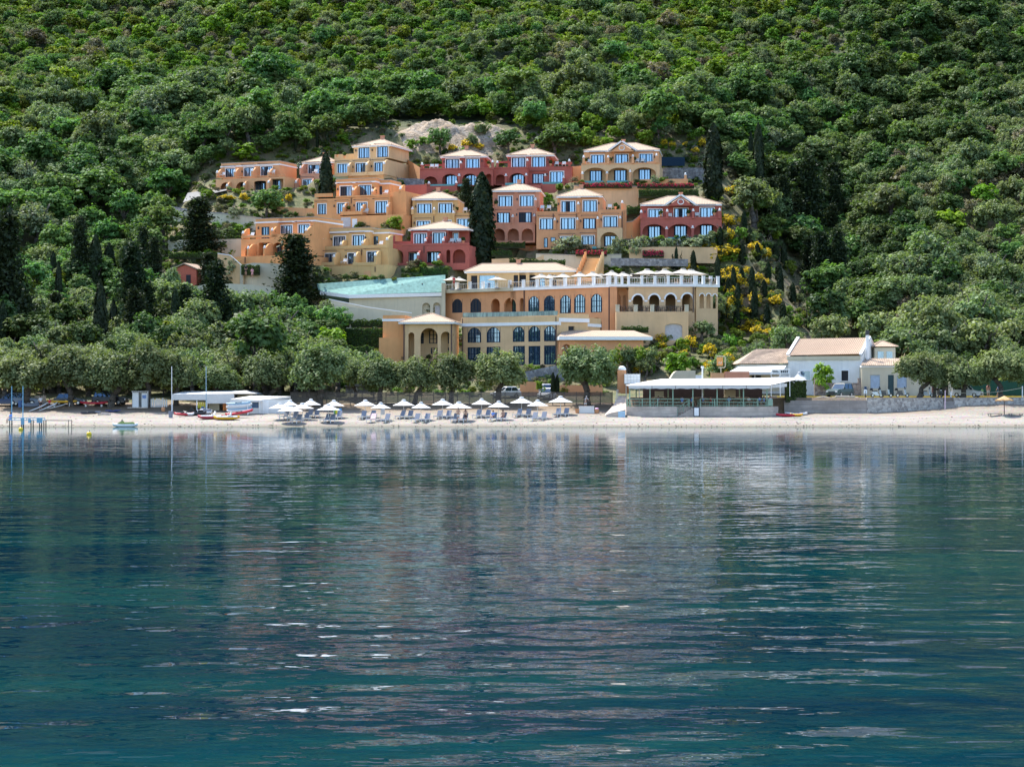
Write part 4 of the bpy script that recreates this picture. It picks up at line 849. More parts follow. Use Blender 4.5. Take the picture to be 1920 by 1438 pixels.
for a in arcs[:3]: inner.box(a[1]+.25, a[1]+.55, 1.2, 4.5, zsp, ztw-.4)
inner.build('inner_wall', M['beige'], wing)
for a in arcs:
    t = MB(); r = (a[1]-a[0])/2; cx = (a[0]+a[1])/2; zs = a[3]-r; n = 10
    for i in range(n):
        p, q = math.pi*i/n, math.pi*(i+1)/n; t.prism([(cx+r*math.cos(p), zs+r*math.sin(p)), (cx+(r+.24)*math.cos(p), zs+(r+.24)*math.sin(p)), (cx+(r+.24)*math.cos(q), zs+(r+.24)*math.sin(q)), (cx+r*math.cos(q), zs+r*math.sin(q))], -.08, -.002)
    t.build('arch_surround', M['white'], wing)
sb = MB(); xx = u0
for a in arcs+[(u1, 0, 0, 0)]: sb.box(xx, a[0]-.24, -.07, -.002, FB.at(5, 1036, 385)[1]-.14, FB.at(5, 1036, 385)[1]+.1); xx = a[1]+.24
sb.build('string_course', M['white'], wing)
MB().box(u0-.1, u1+.25, -.25, 14, ztw+.001, ztw+.42).build('cornice', M['white'], wing)
balustrade(wing, ((u0, 0), (u1, 0)), ztw+.42, 5)
# recessed link with two slim arches and orange corner
lk0 = FB.at(5, 835, 265, 3)[0]; lk1 = FB.at(5, 1000, 265, 3)[0]; oc = FB.at(5, 900, 265, -.1)[0]; oc0 = FB.at(5, 838, 265, -.1)[0]
mb = MB(); mb.box(oc0, oc, -.1, 3, -2, ztw-.003); mb.build('corner_wall', M['terra'], wing)
ops = []
for o in ((906, 335, 930, 480), (952, 335, 977, 480)):
    a, b = FB.at(5, o[0], o[1], 2), FB.at(5, o[2], o[3], 2); ops.append((a[0], b[0], b[1], a[1], True))
mb = MB(); opening_wall(mb, oc, u0-.1, zsp, ztw-.003, 2, .3, ops); mb.box(oc, u0-.1, 2.6, 12, -2, ztw-.004); mb.box(oc, u0-.1, 2, 2.6, -2, zsp); mb.build('link_wall', M['tan'], wing)
MB().box(oc0-.1, u0-.1, -.3, 2, ztw, ztw+.4).build('cornice', M['white'], wing)
balustrade(wing, ((oc0, 0), (u0-1, 0)), ztw+.42, 2)
# lower terrace block
t0, zq = FB.at(5, 893, 485, -3.5); t1, _ = FB.at(5, 1512, 475, -3.5); zq = FB.at(5, 1512, 478, -3.5)[1]
g0, gt = FB.at(5, 1312, 580, -3.5); g1, gb = FB.at(5, 1460, 722, -3.5)
mb = MB(); opening_wall(mb, t0, t1, gb, zq, -3.5, .4, [(g0, g1, gb, gt, .35)]); mb.box(t0, t1, -3.1, 2, gb-2, zq-.01); mb.box(t0, t1, -3.5, -3.1, gb-2, gb); mb.build('terrace_wall', M['sandstone'], wing)
MB().box(g0, g1, -3.25, -3.15, gb, gt).build('garage_door', M['greydoor'], wing)
for x in (905, 1060, 1202, 1497):
    a = FB.at(5, x, 440, -3.3)[0]; MB().box(a-.28, a+.28, -3.5, -3.0, zq, zq+.95).box(a-.34, a+.34, -3.56, -2.94, zq+.95, zq+1.05).build('post', M['beige'], wing)
g = MB()
for k in (.1, .9): g.tube((t0, -3.3, zq+k), (t1, -3.3, zq+k), .03, n=4)
for i in range(int((t1-t0)/.3)): g.tube((t0+.15+i*.3, -3.3, zq+.1), (t0+.15+i*.3, -3.3, zq+.9), .015, n=3)
g.build('railing', M['dark'], wing)
MB().tube((FB.at(5, 1570, 260)[0]-.3, -.15, zsp), (FB.at(5, 1570, 260)[0]-.3, -.15, ztw), .09, n=6).build('downpipe', M['brownm'], wing)
tb = MB(); rg = random.Random(5)
for i in range(13):
    x = t0+1+i*(t1-t0-2)/12; y = rg.uniform(-2.6, -1); tb.box(x-.4, x+.4, y-.4, y+.4, zq+.70, zq+.75); tb.box(x-.04, x+.04, y-.04, y+.04, zq, zq+.7)
    for s in (-.75, .75): tb.box(x+s-.2, x+s+.2, y-.2, y+.2, zq+.42, zq+.46); tb.box(x+s*1.25-.03, x+s*1.25+.03, y-.2, y+.2, zq+.46, zq+.85); tb.box(x+s-.18, x+s-.14, y-.18, y-.14, zq, zq+.42); tb.box(x+s+.14, x+s+.18, y+.14, y+.18, zq, zq+.42)
o = tb.build('terrace_furniture', M['dark'], None, (FB.X, FB.Y, FB.z)); tag(o, 'dark tables and chairs set out behind the railing of the arched terrace', 'furniture', kind='stuff')
# angled end of the wing
FS = Facade(1302.4, 637, 318, -22); e0 = 0.25; e1, ze = FS.at(5, 1765, 262)
ends = thing('hotel_end_bay', 'shaded end bay of the hotel with three small arches above climbing greenery', 'hotel bay', (FS.X, FS.Y, FS.z), -FS.a)
ops = []
for o in ((1608, 325, 1645, 450), (1666, 325, 1702, 450), (1722, 330, 1752, 450)):
    a, b = FS.at(5, o[0], o[1]), FS.at(5, o[2], o[3]); ops.append((a[0], b[0], b[1], a[1], True))
mb = MB(); opening_wall(mb, e0, e1, FS.at(5, 1700, 450)[1], ztw-.02, 0, .3, ops); mb.box(e0, e1, 2.0, 12, -2, ztw-.03); mb.box(e0, e1, .02, 2.0, -2, FS.at(5, 1700, 450)[1]-.003)
mb.build('wall', M['sandstone'], ends)
MB().box(e0-.1, e1+.2, -.25, 12, ztw-.01, ztw+.41).build('cornice', M['white'], ends)
balustrade(ends, ((e0, 0), (e1, 0)), ztw+.42, 3)
for o in ops:
    t = MB(); r = (o[1]-o[0])/2; cx = (o[0]+o[1])/2; zs = o[3]-r
    for i in range(8):
        p, q = math.pi*i/8, math.pi*(i+1)/8; t.tube((cx+(r+.08)*math.cos(p), -.04, zs+(r+.08)*math.sin(p)), (cx+(r+.08)*math.cos(q), -.04, zs+(r+.08)*math.sin(q)), .09, n=4)
    t.build('arch_surround', M['white'], ends)
ZT = FB.z+ztw+.42      # roof terrace level
# ------------------------------------------------------------------ lower hall with portico
low = thing('conference_hall', 'lower tan hotel hall with tall arched windows above square ones', 'hotel hall', (FC.X, FC.Y, FC.z), -FC.a)
c0 = FC.at(4, 1312, 560)[0]; c1, zcT = FC.at(5, 388, 522); up = []; dn = []
for q, o in ((4, (1360, 617, 1470, 742)), (4, (1523, 613, 1635, 740)), (5, (10, 608, 105, 735)), (5, (143, 605, 240, 733)), (5, (277, 602, 373, 730))):
    a, b = FC.at(q, o[0], o[1]), FC.at(q, o[2], o[3]); up.append((a[0], b[0], b[1], a[1]))
for q, o in ((4, (1360, 783, 1465, 930)), (4, (1523, 780, 1635, 935)), (5, (12, 772, 108, 935)), (5, (145, 772, 240, 932)), (5, (278, 768, 373, 930))):
    a, b = FC.at(q, o[0], o[1]), FC.at(q, o[2], o[3]); dn.append((a[0], b[0], b[1], a[1]))
zm = (dn[2][3]+up[2][2])/2
mb = MB(); opening_wall(mb, c0, c1, zm, zcT, 0, .35, [u+(True,) for u in up]); opening_wall(mb, c0, c1, -1, zm, 0, .35, [u+(False,) for u in dn]); mb.box(c0, c1, .35, 13, -1, zcT-.003); mb.build('wall', M['sandstone'], low)
for w in up: add_window(low, *w, 0, white=False, panes=4, arch=True, gm='bigglass', canopy=False)
for w in dn: add_window(low, *w, 0, white=False, panes=4, gm='bigglass', canopy=False)
zb_ = FC.at(5, 388, 558)[1]; MB().box(c0-.2, c1+.15, -.2, 13.1, zb_-.55, zb_-.1).build('cornice', M['white'], low)
MB().box(c0-.1, c1+.1, -.12, 13, zb_-.1, zcT+.15).build('parapet', M['cream'], low)
g = MB(); g.box(c0, c1, .1, .13, zcT+.2, zcT+.85); g.build('glass_balustrade', glassmat('clear_balustrade', (.16, .20, .15), .1), low)
MB().tube((c1-.15, -.1, -1), (c1-.15, -.1, zcT), .08, n=6).tube((c0+.1, -.1, -1), (c0+.1, -.1, zcT), .08, n=6).build('downpipe', M['brownm'], low)
FDn = Facade(1046, 692, 299.6, -38); d1 = FDn.at(5, 650, 575)[0]; zd = FC.z+zb_-FDn.z
e = thing('hall_end_wing', 'angled tan end of the lower hall with a small square window', 'hotel wing', (FDn.X, FDn.Y, FDn.z), -FDn.a)
a, b = FDn.at(5, 484, 602), FDn.at(5, 537, 660)
mb = MB(); opening_wall(mb, .05, d1, -1, zd-.1, .02, .3, [(a[0], b[0], b[1], a[1], False)]); mb.box(.05, d1, .5, 8, -1, zd-.12); mb.build('wall', M['cream'], e)
MB().box(a[0], b[0], .25, .3, b[1], a[1]).build('window', M['room'], e)
MB().box(0.05, d1+.15, -.18, 8, zd-.1, zd+.45).build('cornice', M['white'], e); MB().box(0.1, d1+.1, -.1, 8, zd+.45, zd+1.1).build('parapet', M['cream'], e)
FE = Facade(1048, 692, 297, -6)
e = thing('low_annexe', 'low flat-roofed annexe with pale peach roof and white fascia beside the big olive tree', 'annexe', (FE.X, FE.Y, FE.z), -FE.a)
a1_, zr = FE.at(5, 1205, 700); ar = FE.at(5, 432, 755), FE.at(5, 512, 890)
mb = MB(); opening_wall(mb, .1, a1_-1.2, -2, zr-.35, .6, .3, [(ar[0][0], ar[1][0], -1.2, ar[0][1], True)]); mb.box(.1, a1_-1.2, 2.4, 6, -2, zr-.36); mb.box(a1_*.4, a1_-1.2, .9, 2.4, -2, zr-.37); mb.build('wall', M['terra'], e)
MB().box(0, a1_, 0, 6.5, zr-.35, zr+.12).build('fascia', M['white'], e)
mb = MB(); mb.face([(0, 0, zr+.13), (a1_, 0, zr+.13), (a1_-2, 4, zr+1.1), (1, 4, zr+1.1)], [(0, 0), (a1_, 0), (a1_-2, 4), (1, 4)]); mb.face([(a1_, 0, zr+.13), (a1_, 6.5, zr+.13), (a1_-2, 4, zr+1.1)], [(0, 0), (6.5, 0), (4, 2)]); mb.face([(1, 4, zr+1.1), (a1_-2, 4, zr+1.1), (a1_, 6.5, zr+.13), (0, 6.5, zr+.13)], [(0, 0)]*4); mb.face([(0, 0, zr+.13), (1, 4, zr+1.1), (0, 6.5, zr+.13)], [(0, 0)]*3)
mb.build('roof', M['roof'], e)
FP = Facade(798, 692, 302, 6)
po = thing('portico', 'cream arched portico with a hipped tile roof at the left end of the lower hall', 'portico', (FP.X, FP.Y, FP.z), -FP.a)
p0, _ = FP.at(4, 806, 580); p1, zp = FP.at(4, 1218, 575); ops = []
for o in ((848, 655, 900, 960), (952, 618, 1100, 960), (1127, 648, 1212, 960)):
    a, b = FP.at(4, o[0], o[1]), FP.at(4, o[2], o[3]); ops.append((a[0], b[0], -.9, a[1], True))
mb = MB(); opening_wall(mb, p0, p1, -1, zp, 0, .4, ops); mb.box(p0, p1, 3.6, 8, -1, zp-.01); mb.box(p0, p0+.4, .4, 1.0, -1, zp); mb.box(p0, p0+.4, 3.0, 3.6, -1, zp); mb.box(p0, p0+.4, 1, 3, zp-1.5, zp); mb.box(p1-.4, p1, .4, 1.2, -1, zp); mb.box(p1-.4, p1, 2.6, 3.6, -1, zp); mb.box(p1-.4, p1, 1.2, 2.6, zp-1.5, zp); mb.box(p0+.4, p1-.4, .4, 3.6, zp-.3, zp-.02); mb.build('wall', M['sandstone'], po)
for o in ((905, 662, 918, 750), (955, 660, 978, 750), (1030, 632, 1095, 750), (1190, 655, 1212, 750), (1045, 788, 1100, 840), (1190, 785, 1212, 835)):
    a, b = FP.at(4, o[0], o[1], 3.6), FP.at(4, o[2], o[3], 3.6); add_window(po, a[0], b[0], b[1], a[1], 3.55, white=False, panes=2, canopy=False, arch=o[1] < 700, gm='bigglass')
hip_roof(po, p0, p1, 0, 8, zp, FP.at(4, 1110, 502, 4)[1]-zp, M['roof'], over=.7, chim=False)
bb = MB(); bb.box(p0-3.2, p0+.0, 1.5, 8, -1, FP.at(4, 740, 508, 1.5)[1]); bb.build('side_wall', M['orange'], po)
MB().box(p0-3.3, p0-.02, 1.4, 8, FP.at(4, 740, 560, 1.5)[1], FP.at(4, 740, 540, 1.5)[1]).build('cornice', M['white'], po)
a = FP.at(4, 597, 700, .8); MB().box(a[0], p0-.02, .8, 1.5, -1, a[1]).box(a[0], p0-3.2, 1.5, 6, -1, a[1]).build('side_wall', M['orange'], po)
mb = MB()
for x in (812, 1220): aa = FP.at(4, x, 600)[0]; mb.tube((aa, -.12, -1), (aa, -.12, zp), .1, n=6)
mb.build('downpipe', M['brownm'], po)
# stone terrace wall in front of the lower hall
mb = MB(); A_, B_ = P(978, 700, 296), P(1046, 682, 295); mb.prism([(A_.x-4, A_.z-3), (B_.x+1, B_.z-3), (B_.x+1, B_.z), (A_.x, A_.z+.15), (A_.x-4, A_.z-.3)], 295, 295.6)
tag(mb.build('stone_wall', M['greystone']), 'grey stone wall sloping below the lower hall windows', 'wall')

# ------------------------------------------------------------------ roof terrace: deck, pavilion, stair, pool wall
mb = MB(); mb.prism([(-11, 336.5), (14.2, 319.5), (30.2, 319.5), (30.2, 336), (12, 345), (-9, 345)], ZT-.5, ZT-.02, 'z')
mb.build('terrace_deck', M['beige'], kind='structure', label='pale paved roof terrace of the hotel')
FV = Facade(980, 534, 334, 10); pv = thing('pavilion', 'low pool-bar pavilion with a long hipped tile roof on the roof terrace', 'pavilion', (FV.X, FV.Y, ZT), -FV.a); FV.z = ZT
v0 = FV.at(4, 1352, 170)[0]; v1, vz = FV.at(5, 540, 130); vz = FV.at(5, 300, 135)[1]
ops = [(FV.at(4, a, 190)[0], FV.at(4, b, 190)[0], .02, vz-.5, False) for a, b in ((1385, 1440), (1455, 1590), (1750, 1790), (1798, 1858), (1885, 1930))]+[(FV.at(5, a, 190)[0], FV.at(5, b, 190)[0], .02, vz-.5, False) for a, b in ((62, 120), (150, 200), (235, 280), (330, 380))]
mb = MB(); opening_wall(mb, v0, v1, 0, vz, 0, .3, ops); mb.box(v0, v1, .9, 7, 0, vz-.01); mb.build('wall', M['cream'], pv)
for i, o in enumerate(ops): MB().box(o[0], o[1], .3, .36, 0.02, vz-.5).build('window', M['glass' if i in (1, 7) else 'room'], pv)
hip_roof(pv, v0, v1, 0, 7, vz, max(1.0, FV.at(5, 340, 70, 3.5)[1]-vz), M['roof'], rx=(FV.at(4, 1480, 85, 3.5)[0], FV.at(5, 370, 70, 3.5)[0]))
# orange stairway with stepped parapets
st = thing('stairway', 'orange stepped garden stair climbing from the roof terrace to the villas', 'stairway', (0, 0, 0))
sw = MB(); A_ = P(1098, 533, 330); B_ = P(1118, 485, 345)
for i in range(16):
    t = i/16; p = A_.lerp(B_, t); q = A_.lerp(B_, t+1/16); sw.box(p.x-1.5, p.x+1.3, p.y, q.y+.02, p.z-2.5, q.z)
sw.build('steps', M['cream'], st)
for s, tint in ((-1.5, 'orange'), (1.3, 'cream')):
    sw = MB()
    for i in range(8):
        t = i/8; p = A_.lerp(B_, t); q = A_.lerp(B_, t+1/8); sw.box(p.x+s-.15, p.x+s+.15, p.y, q.y+.01, p.z-1, q.z+1.0)
    sw.build('stepped_parapet', M[tint], st)
# mosaic pool wall
pl = thing('infinity_pool', 'turquoise mosaic overflow wall of the infinity pool left of the roof terrace', 'pool', (0, 0, 0))
pts = [P(594, 532, 338), P(835, 515.5, 339), P(834, 547, 336.2), P(655, 553, 335.5), P(598, 546, 337)]
mb = MB(); mb.face(pts); back = [p+Vector((0, 1.5, -1.0)) for p in pts]; mb.face(list(reversed(back)))
for i in range(5): j = (i+1) % 5; mb.face([pts[j], pts[i], back[i], back[j]])
mb.build('mosaic_wall', M['pool'], pl)
mb = MB(); mb.face([P(594, 532, 338), P(835, 515.5, 339), P(835, 515.5, 339)+Vector((0, 5, 0)), P(594, 532, 338)+Vector((0, 3, 0))]); mb.build('water', M['poolwater'], pl)
mb = MB(); 
for (x, r) in ((754, 534), (791.7, 533), (833, 532)): mb.ball(P(x, r, 337.4), .14, 1, 6, 4)
mb.build('pool_light', M['dark'], pl)
mb = MB(); a, b, c = P(655, 553, 335.4), P(828, 549, 336.1), P(600, 546, 336.9); 
mb.loft([[p+Vector((0, -.25, 0)), p+Vector((0, .3, 0)), p+Vector((0, .3, -.55)), p+Vector((0, -.25, -.55))] for p in (c, a, b)]); mb.build('coping', M['white'], pl)
ret = thing('retaining_wall', 'cream wall with two blind arches below the infinity pool', 'wall', (0, 0, 0))
FW = Facade(760, 600, 335.9, 0); ret.location = (FW.X, FW.Y, FW.z); ret.rotation_euler = (0, 0, -FW.a)
w0 = FW.at(4, 340, 350)[0]; w1 = FW.at(4, 1128, 340)[0]; wz = FW.at(4, 1128, 352)[1]; ops = []
for o in ((968, 402, 1035, 490), (1060, 400, 1124, 490)):
    a, b = FW.at(4, o[0], o[1]), FW.at(4, o[2], o[3]); ops.append((a[0], b[0], b[1]-.5, a[1], True))
mb = MB(); opening_wall(mb, w0, w1+.4, -3, wz, 0, .35, ops); mb.box(w0, w1+.4, .6, 2, -3, wz-.3); mb.build('wall', M['beige'], ret)
mb = MB(); mb.box(w1+.1, w1+.7, -.3, .5, -3, wz+2.2); mb.build('pier', M['beige'], ret)
a, b = ops[1][0], ops[1][1]; MB().box(a+.3, b-.1, .5, .56, ops[1][2], ops[1][3]-.5).build('door', M['greydoor'], ret)
def slab_wall(label, pts, Ys, mat, th=.4, drop=3.0, cap=None, name='retaining_wall', cat='wall'):
    """wall whose top follows points (px,row) at depths Ys, reaching drop metres down"""
    r = thing(name, label, cat, (0, 0, 0)); ps = [P(p[0], p[1], y) for p, y in zip(pts, Ys)]; o = ps[len(ps)//2].copy(); r.location = o
    mb = MB(); mb.loft([[p-o, p-o+Vector((0, th, 0)), p-o+Vector((0, th, -drop)), p-o+Vector((0, 0, -drop))] for p in ps]); mb.build('wall', M[mat], r)
    if cap:
        mb = MB(); mb.loft([[p-o+Vector((0, -.08, .14)), p-o+Vector((0, th+.08, .14)), p-o+Vector((0, th+.08, .003)), p-o+Vector((0, -.08, .003))] for p in ps]); mb.build('coping', M[cap], r)
    return r
SW = [
 ('cream wall with a white handrail coping ramping down left of the lower portico', [(617, 562), (690, 577), (772, 588)], (330, 327, 323), 'beige', 3.5, 'white'),
 ('beige wall at the foot of the ramp behind the small olive', [(616, 570), (735, 586)], (328, 322), 'beige', 6, None),
 ('thin white-capped garden wall over the long hedge left of the portico', [(655, 606), (735, 599)], (316, 314), 'beige', 2.2, 'white'),
 ('tall cream wall under the lower left orange villa', [(450, 497), (475, 493), (562, 496), (585, 500)], (341, 340, 339, 339), 'beige', 7, None),
 ('shaded grey road wall at the far left of the resort', [(322, 387), (345, 391), (400, 398), (458, 402)], (372, 369, 366, 364), 'greystone', 1.8, None),
 ('curving cream road wall below the far left drive', [(322, 393), (355, 398), (420, 402), (490, 410)], (371, 368, 364, 361), 'beige', 6, 'creamfab'),
 ('beige wall with climbers under the clipped hedge left of the lower orange villa', [(315, 450), (360, 450), (452, 448)], (356, 354, 352), 'beige', 4, None),
 ('stepped cream wall at the left edge between conifers', [(408, 476), (432, 480), (455, 500), (458, 510)], (344, 342, 341, 340), 'cream', 4, 'white'),
 ('pale lower left wall with ivy hanging over it', [(330, 545), (400, 530), (470, 534), (515, 540)], (338, 336, 334, 334), 'beige', 7, None),
 ('pink-cream wall topped by magenta flowers under the gabled tan villa', [(1076, 349), (1150, 349), (1197, 351)], (370, 370, 370), 'sandstone', 4.2, 'creamfab'),
 ('long cream wall right of the pink flowers below the gabled tan villa', [(1197, 350), (1260, 350), (1302, 349)], (369.5, 369, 369), 'sandstone', 2.0, 'creamfab'),
 ('grey stone wall right of the gabled tan villa', [(1238, 315), (1280, 315), (1322, 315)], (386, 386, 386), 'greystone', 3.4, None),
 ('dark slate screen wall behind the gabled tan villa', [(1240, 295), (1284, 295)], (392, 392), 'sash', 1.6, None),
 ('cream wall with red panel under the gabled red villa', [(1180, 465), (1240, 463), (1345, 464)], (346, 346, 346), 'sandstone', 2.6, None),
 ('grey footing wall along the garden under the gabled red villa', [(1145, 484), (1240, 485), (1290, 486)], (343, 343, 343), 'greystone', 1.2, None),
 ('orange ramp wall linking the orange three-storey villa and the gabled red villa', [(1172, 418), (1186, 416), (1200, 405)], (354, 354, 355), 'orange', 6, 'creamfab'),
 ('orange wall between the upper red villa and the gabled tan villa', [(1072, 313), (1092, 311)], (380, 380), 'tan', 5, None),
 ('brown stone wall behind the tall cream villa', [(744, 334), (795, 336)], (378, 377), 'greystone', 3, None),
 ('red-brown garden wall left of the upper left red villa', [(733, 349), (800, 346)], (373, 373), 'red', 2.5, None),
 ('orange wall stepping between the middle orange villa and the yellow villa', [(755, 366), (775, 368)], (364, 363), 'cream', 6, None),
 ('low cream garden wall under the salmon villa', [(922, 486), (965, 484), (1000, 486), (1020, 478)], (344, 344, 343.5, 343), 'sandstone', 1.4, None),
 ('long beige garden wall under the orange three-storey villa', [(1005, 477), (1090, 480), (1165, 478)], (347, 346.5, 346), 'beige', 2.5, 'creamfab'),
 ('tan garden wall below the far left tan villa', [(520, 388), (560, 390), (600, 392)], (369, 368, 367), 'tan', 3.2, None),
 ('cream wall leaning up the bank right of the tall cream villa', [(762, 298), (790, 316)], (388, 380), 'tan', 5, None),
]
for lab, pts, Ys, mt, dr, cap in SW: slab_wall(lab, pts, Ys, mt, drop=dr, cap=cap)
# small red chapel-like lodge at the left
for lab, q in (('small terracotta lodge with a pale pitched roof among the trees at the left', (322, 387, 491, 532, 340)), ):
    x0, x1, rt, rb, Y = q; a = P(345, 532, 340); r = thing('lodge', lab, 'lodge', a, R(-18)); mb = MB(); mb.box(-2, 2.2, 0, 4, -1, 2.2); mb.prism([(-2, 2.2), (2.2, 2.2), (0.1, 3.0)], 0, 4); mb.build('wall', M['redroofwall'] if 'redroofwall' in M else col('redroofwall', (.5, .13, .08), .9), r)
    mb = MB(); mb.prism([(-2.4, 2.15), (.1, 3.1), (2.6, 2.15), (2.6, 2.3), (.1, 3.3), (-2.4, 2.3)], -.3, 4.3); mb.build('roof', M['roof'], r)
    MB().box(.4, 1.2, -.05, -.003, -.5, 1.4).build('door', M['room'], r)
# bare limestone scarp above the villas
xs2 = np.linspace(-24, 2, 80); ys2 = np.linspace(393, 413, 60)
def scarp(X, Y):
    b = np.exp(-((X+11)/9.5)**4)*np.exp(-((Y-404)/7.5)**4); n = np.zeros_like(X)
    for i in range(X.shape[0]):
        for j in range(X.shape[1]): n[i, j] = mnoise.fractal(Vector((X[i, j]*.25, Y[i, j]*.25, 3)), 1.0, 2.1, 5)
    return H(X, Y)-.6+b*(1.2+1.9*n+sm(Y, 398, 403)*.9)
obj('rock_scarp', grid_mesh('rock_scarp', xs2, ys2, scarp, M['rock'], False), kind='structure', label='bare pale limestone scarp above the red villas')
mb = MB(); mb.face([P(343, 380, 376), P(352, 362, 381), P(425, 352, 386), P(425, 357, 378), P(385, 366, 374)]); mb.build('driveway', M['asphalt'], kind='structure', label='pale driveway curving round the far left villa')

# bits of weed, pebbles and twigs along the waterline and upper sand
rd = random.Random(55); mb = MB()
for i in range(900):
    y = 250.3+abs(rd.gauss(0, .9)) if i < 420 else rd.uniform(252, 266); x = rd.uniform(-62, 62); s_ = rd.uniform(.015, .055)*(1 if i < 420 else .8)
    if x > 13 and y > 261: continue
    z = gz(x, y); mb.box(x-s_*rd.uniform(.8, 3), x+s_*rd.uniform(.8, 3), y-s_, y+s_, z-.03, z+s_*.8, s_*.3)
mb.build('beach_debris', plain('dark_weed', (.09, .075, .055), .9, var=.5, nscale=1.5), kind='stuff', label='dark weed, pebbles and twigs scattered along the sand')

# ------------------------------------------------------------------ tree kinds (crown mesh variants share one trunk each)
KIND = {}   # name -> dict(crowns, trunks, r, h)
def addkind(name, crowns, trunks, r, h, obname): KIND[name] = dict(c=crowns, t=trunks, r=r, h=h, n=obname)
addkind('maquis', [crown(f'maquis_crown_{i}', 10+i, 2.1, 1.5, 1.9, L['maquis'], 9, 9, 13, .36, .44, .42) for i in range(4)], [trunk_mesh('shrub_stem', 3, 2.6, .12, M['bark'], 4, 1.0)], 2.2, 3.4, 'evergreen_shrub')
addkind('bright', [crown(f'bright_crown_{i}', 30+i, 2.0, 1.5, 1.9, L['bright'], 9, 9, 13, .36, .42, .45) for i in range(2)], KIND['maquis']['t'], 2.1, 3.3, 'bright_green_shrub')
addkind('oak', [crown(f'oak_crown_{i}', 40+i, 3.1, 2.4, 4.0, L['oak'], 13, 11, 15, .42, .36, .42) for i in range(4)], [trunk_mesh('oak_trunk', 5, 5.5, .22, M['bark'], 5, 1.9)], 3.2, 6.3, 'broadleaf_tree')
addkind('olive', [crown(f'olive_crown_{i}', 60+i, 3.0, 2.1, 3.9, L['olive'], 12, 11, 16, .38, .40, .42, droop=.5) for i in range(4)], [trunk_mesh('olive_trunk', 7+i, 5.2, .32, M['bark'], 5, 1.9, (.5*i, 0), .5) for i in range(2)], 3.1, 6.0, 'olive_tree')
addkind('silver', [crown(f'silver_crown_{i}', 80+i, 2.7, 1.9, 3.6, L['silver'], 11, 10, 16, .34, .40, .42, droop=.4) for i in range(2)], KIND['olive']['t'], 2.8, 5.6, 'silver_olive_tree')
addkind('scrub', [crown(f'scrub_crown_{i}', 90+i, 2.3, 1.7, 2.4, L['scrub'], 9, 9, 14, .34, .42, .46) for i in range(2)], KIND['maquis']['t'], 2.4, 4.1, 'grey_brown_scrub')
addkind('pine', [conifer(f'conifer_crown_{i}', 5+i, 11, 3.0, L['pine'], 17, 6, .45) for i in range(3)], [trunk_mesh('conifer_trunk', 9, 9, .2, M['bark'], 1, .3)], 2.9, 11.5, 'dark_conifer')
addkind('cypress', [spire(f'cypress_crown_{i}', 2+i, 10, 1.0, L['cypress'], 3200, .34, .12) for i in range(3)], [trunk_mesh('cypress_trunk', 9, 5, .14, M['bark'], 2, .2)], 1.0, 10.3, 'cypress')
addkind('broom', [crown(f'broom_crown_{i}', 100+i, 1.6, 1.1, 1.3, L['broom'], 9, 10, 16, .26, .42, .42) for i in range(2)], KIND['maquis']['t'], 1.7, 2.4, 'broom_bush')
addkind('bush', [crown(f'bush_crown_{i}', 110+i, 1.3, .95, .95, L['hedge'], 9, 10, 15, .22, .42, .42) for i in range(2)], KIND['maquis']['t'], 1.35, 1.9, 'garden_bush')
addkind('pinkbush', [crown('pink_bush_crown', 120, 1.3, .8, .8, L['pinkfl'], 9, 10, 15, .22, .42, .42)], KIND['maquis']['t'], 1.35, 1.6, 'flowering_bush')
addkind('whitebush', [crown('white_bush_crown', 121, 1.3, .9, .9, L['whitefl'], 9, 10, 15, .22, .42, .42)], KIND['maquis']['t'], 1.35, 1.8, 'flowering_bush')
addkind('holm', [crown(f'shade_toned_crown_{i}', 130+i, 3.0, 2.5, 3.9, L['holm'], 13, 11, 15, .42, .36, .42) for i in range(3)], KIND['oak']['t'], 3.1, 6.2, 'shade_toned_oak')  # oak form again, its leaves darkened in colour to stand for shade
# big old beach olives: more, smaller leaves
BIG = [crown(f'old_olive_crown_{i}', 200+i, 3.2, 2.5, 4.2, L['olive'], 19, 16, 26, .28, .36, .42, droop=.8) for i in range(4)]
BIGT = [trunk_mesh(f'old_olive_trunk_{i}', 50+i, 5.2, .30, M['bark'], 5, 2.0, ln, .8, 10) for i, ln in enumerate(((.6, 0), (-.9, .2), (1.6, 0), (.1, .3)))]
rg = random.Random(11)
def tree(kind, loc, s=1.0, sz=None, label=None, cat=None, group=None, var=None, rz=None, trunk=True):
    K = KIND[kind]; i = rg.randrange(len(K['c'])) if var is None else var % len(K['c'])
    r = thing(K['n'], label, cat or ('tree' if K['h'] > 5 else 'shrub'), loc, rg.uniform(0, 6.28) if rz is None else rz, group, (s, s, sz or s))
    obj('crown', K['c'][i], r)
    if trunk: obj('trunk', K['t'][rg.randrange(len(K['t']))], r)
    return r
def plant(kind, px, row, wpx, hpx, label, group=None, cat=None, Y=None, **k):
    p = ground_hit(px, row) if Y is None else P(px, row, Y)
    K = KIND[kind]; m = p.y/FPX; s = wpx*m/2/K['r']; sz = hpx*m/K['h']
    if kind in ('oak', 'olive', 'silver', 'bright', 'maquis', 'scrub') and 'pollard' not in label and 'umbrella' not in label: sz *= 1.25; p = p-Vector((0, 0, .2*hpx*m)); s *= 1.08
    return tree(kind, p-Vector((0, 0, .1)), s, sz, label, cat, group, **k)

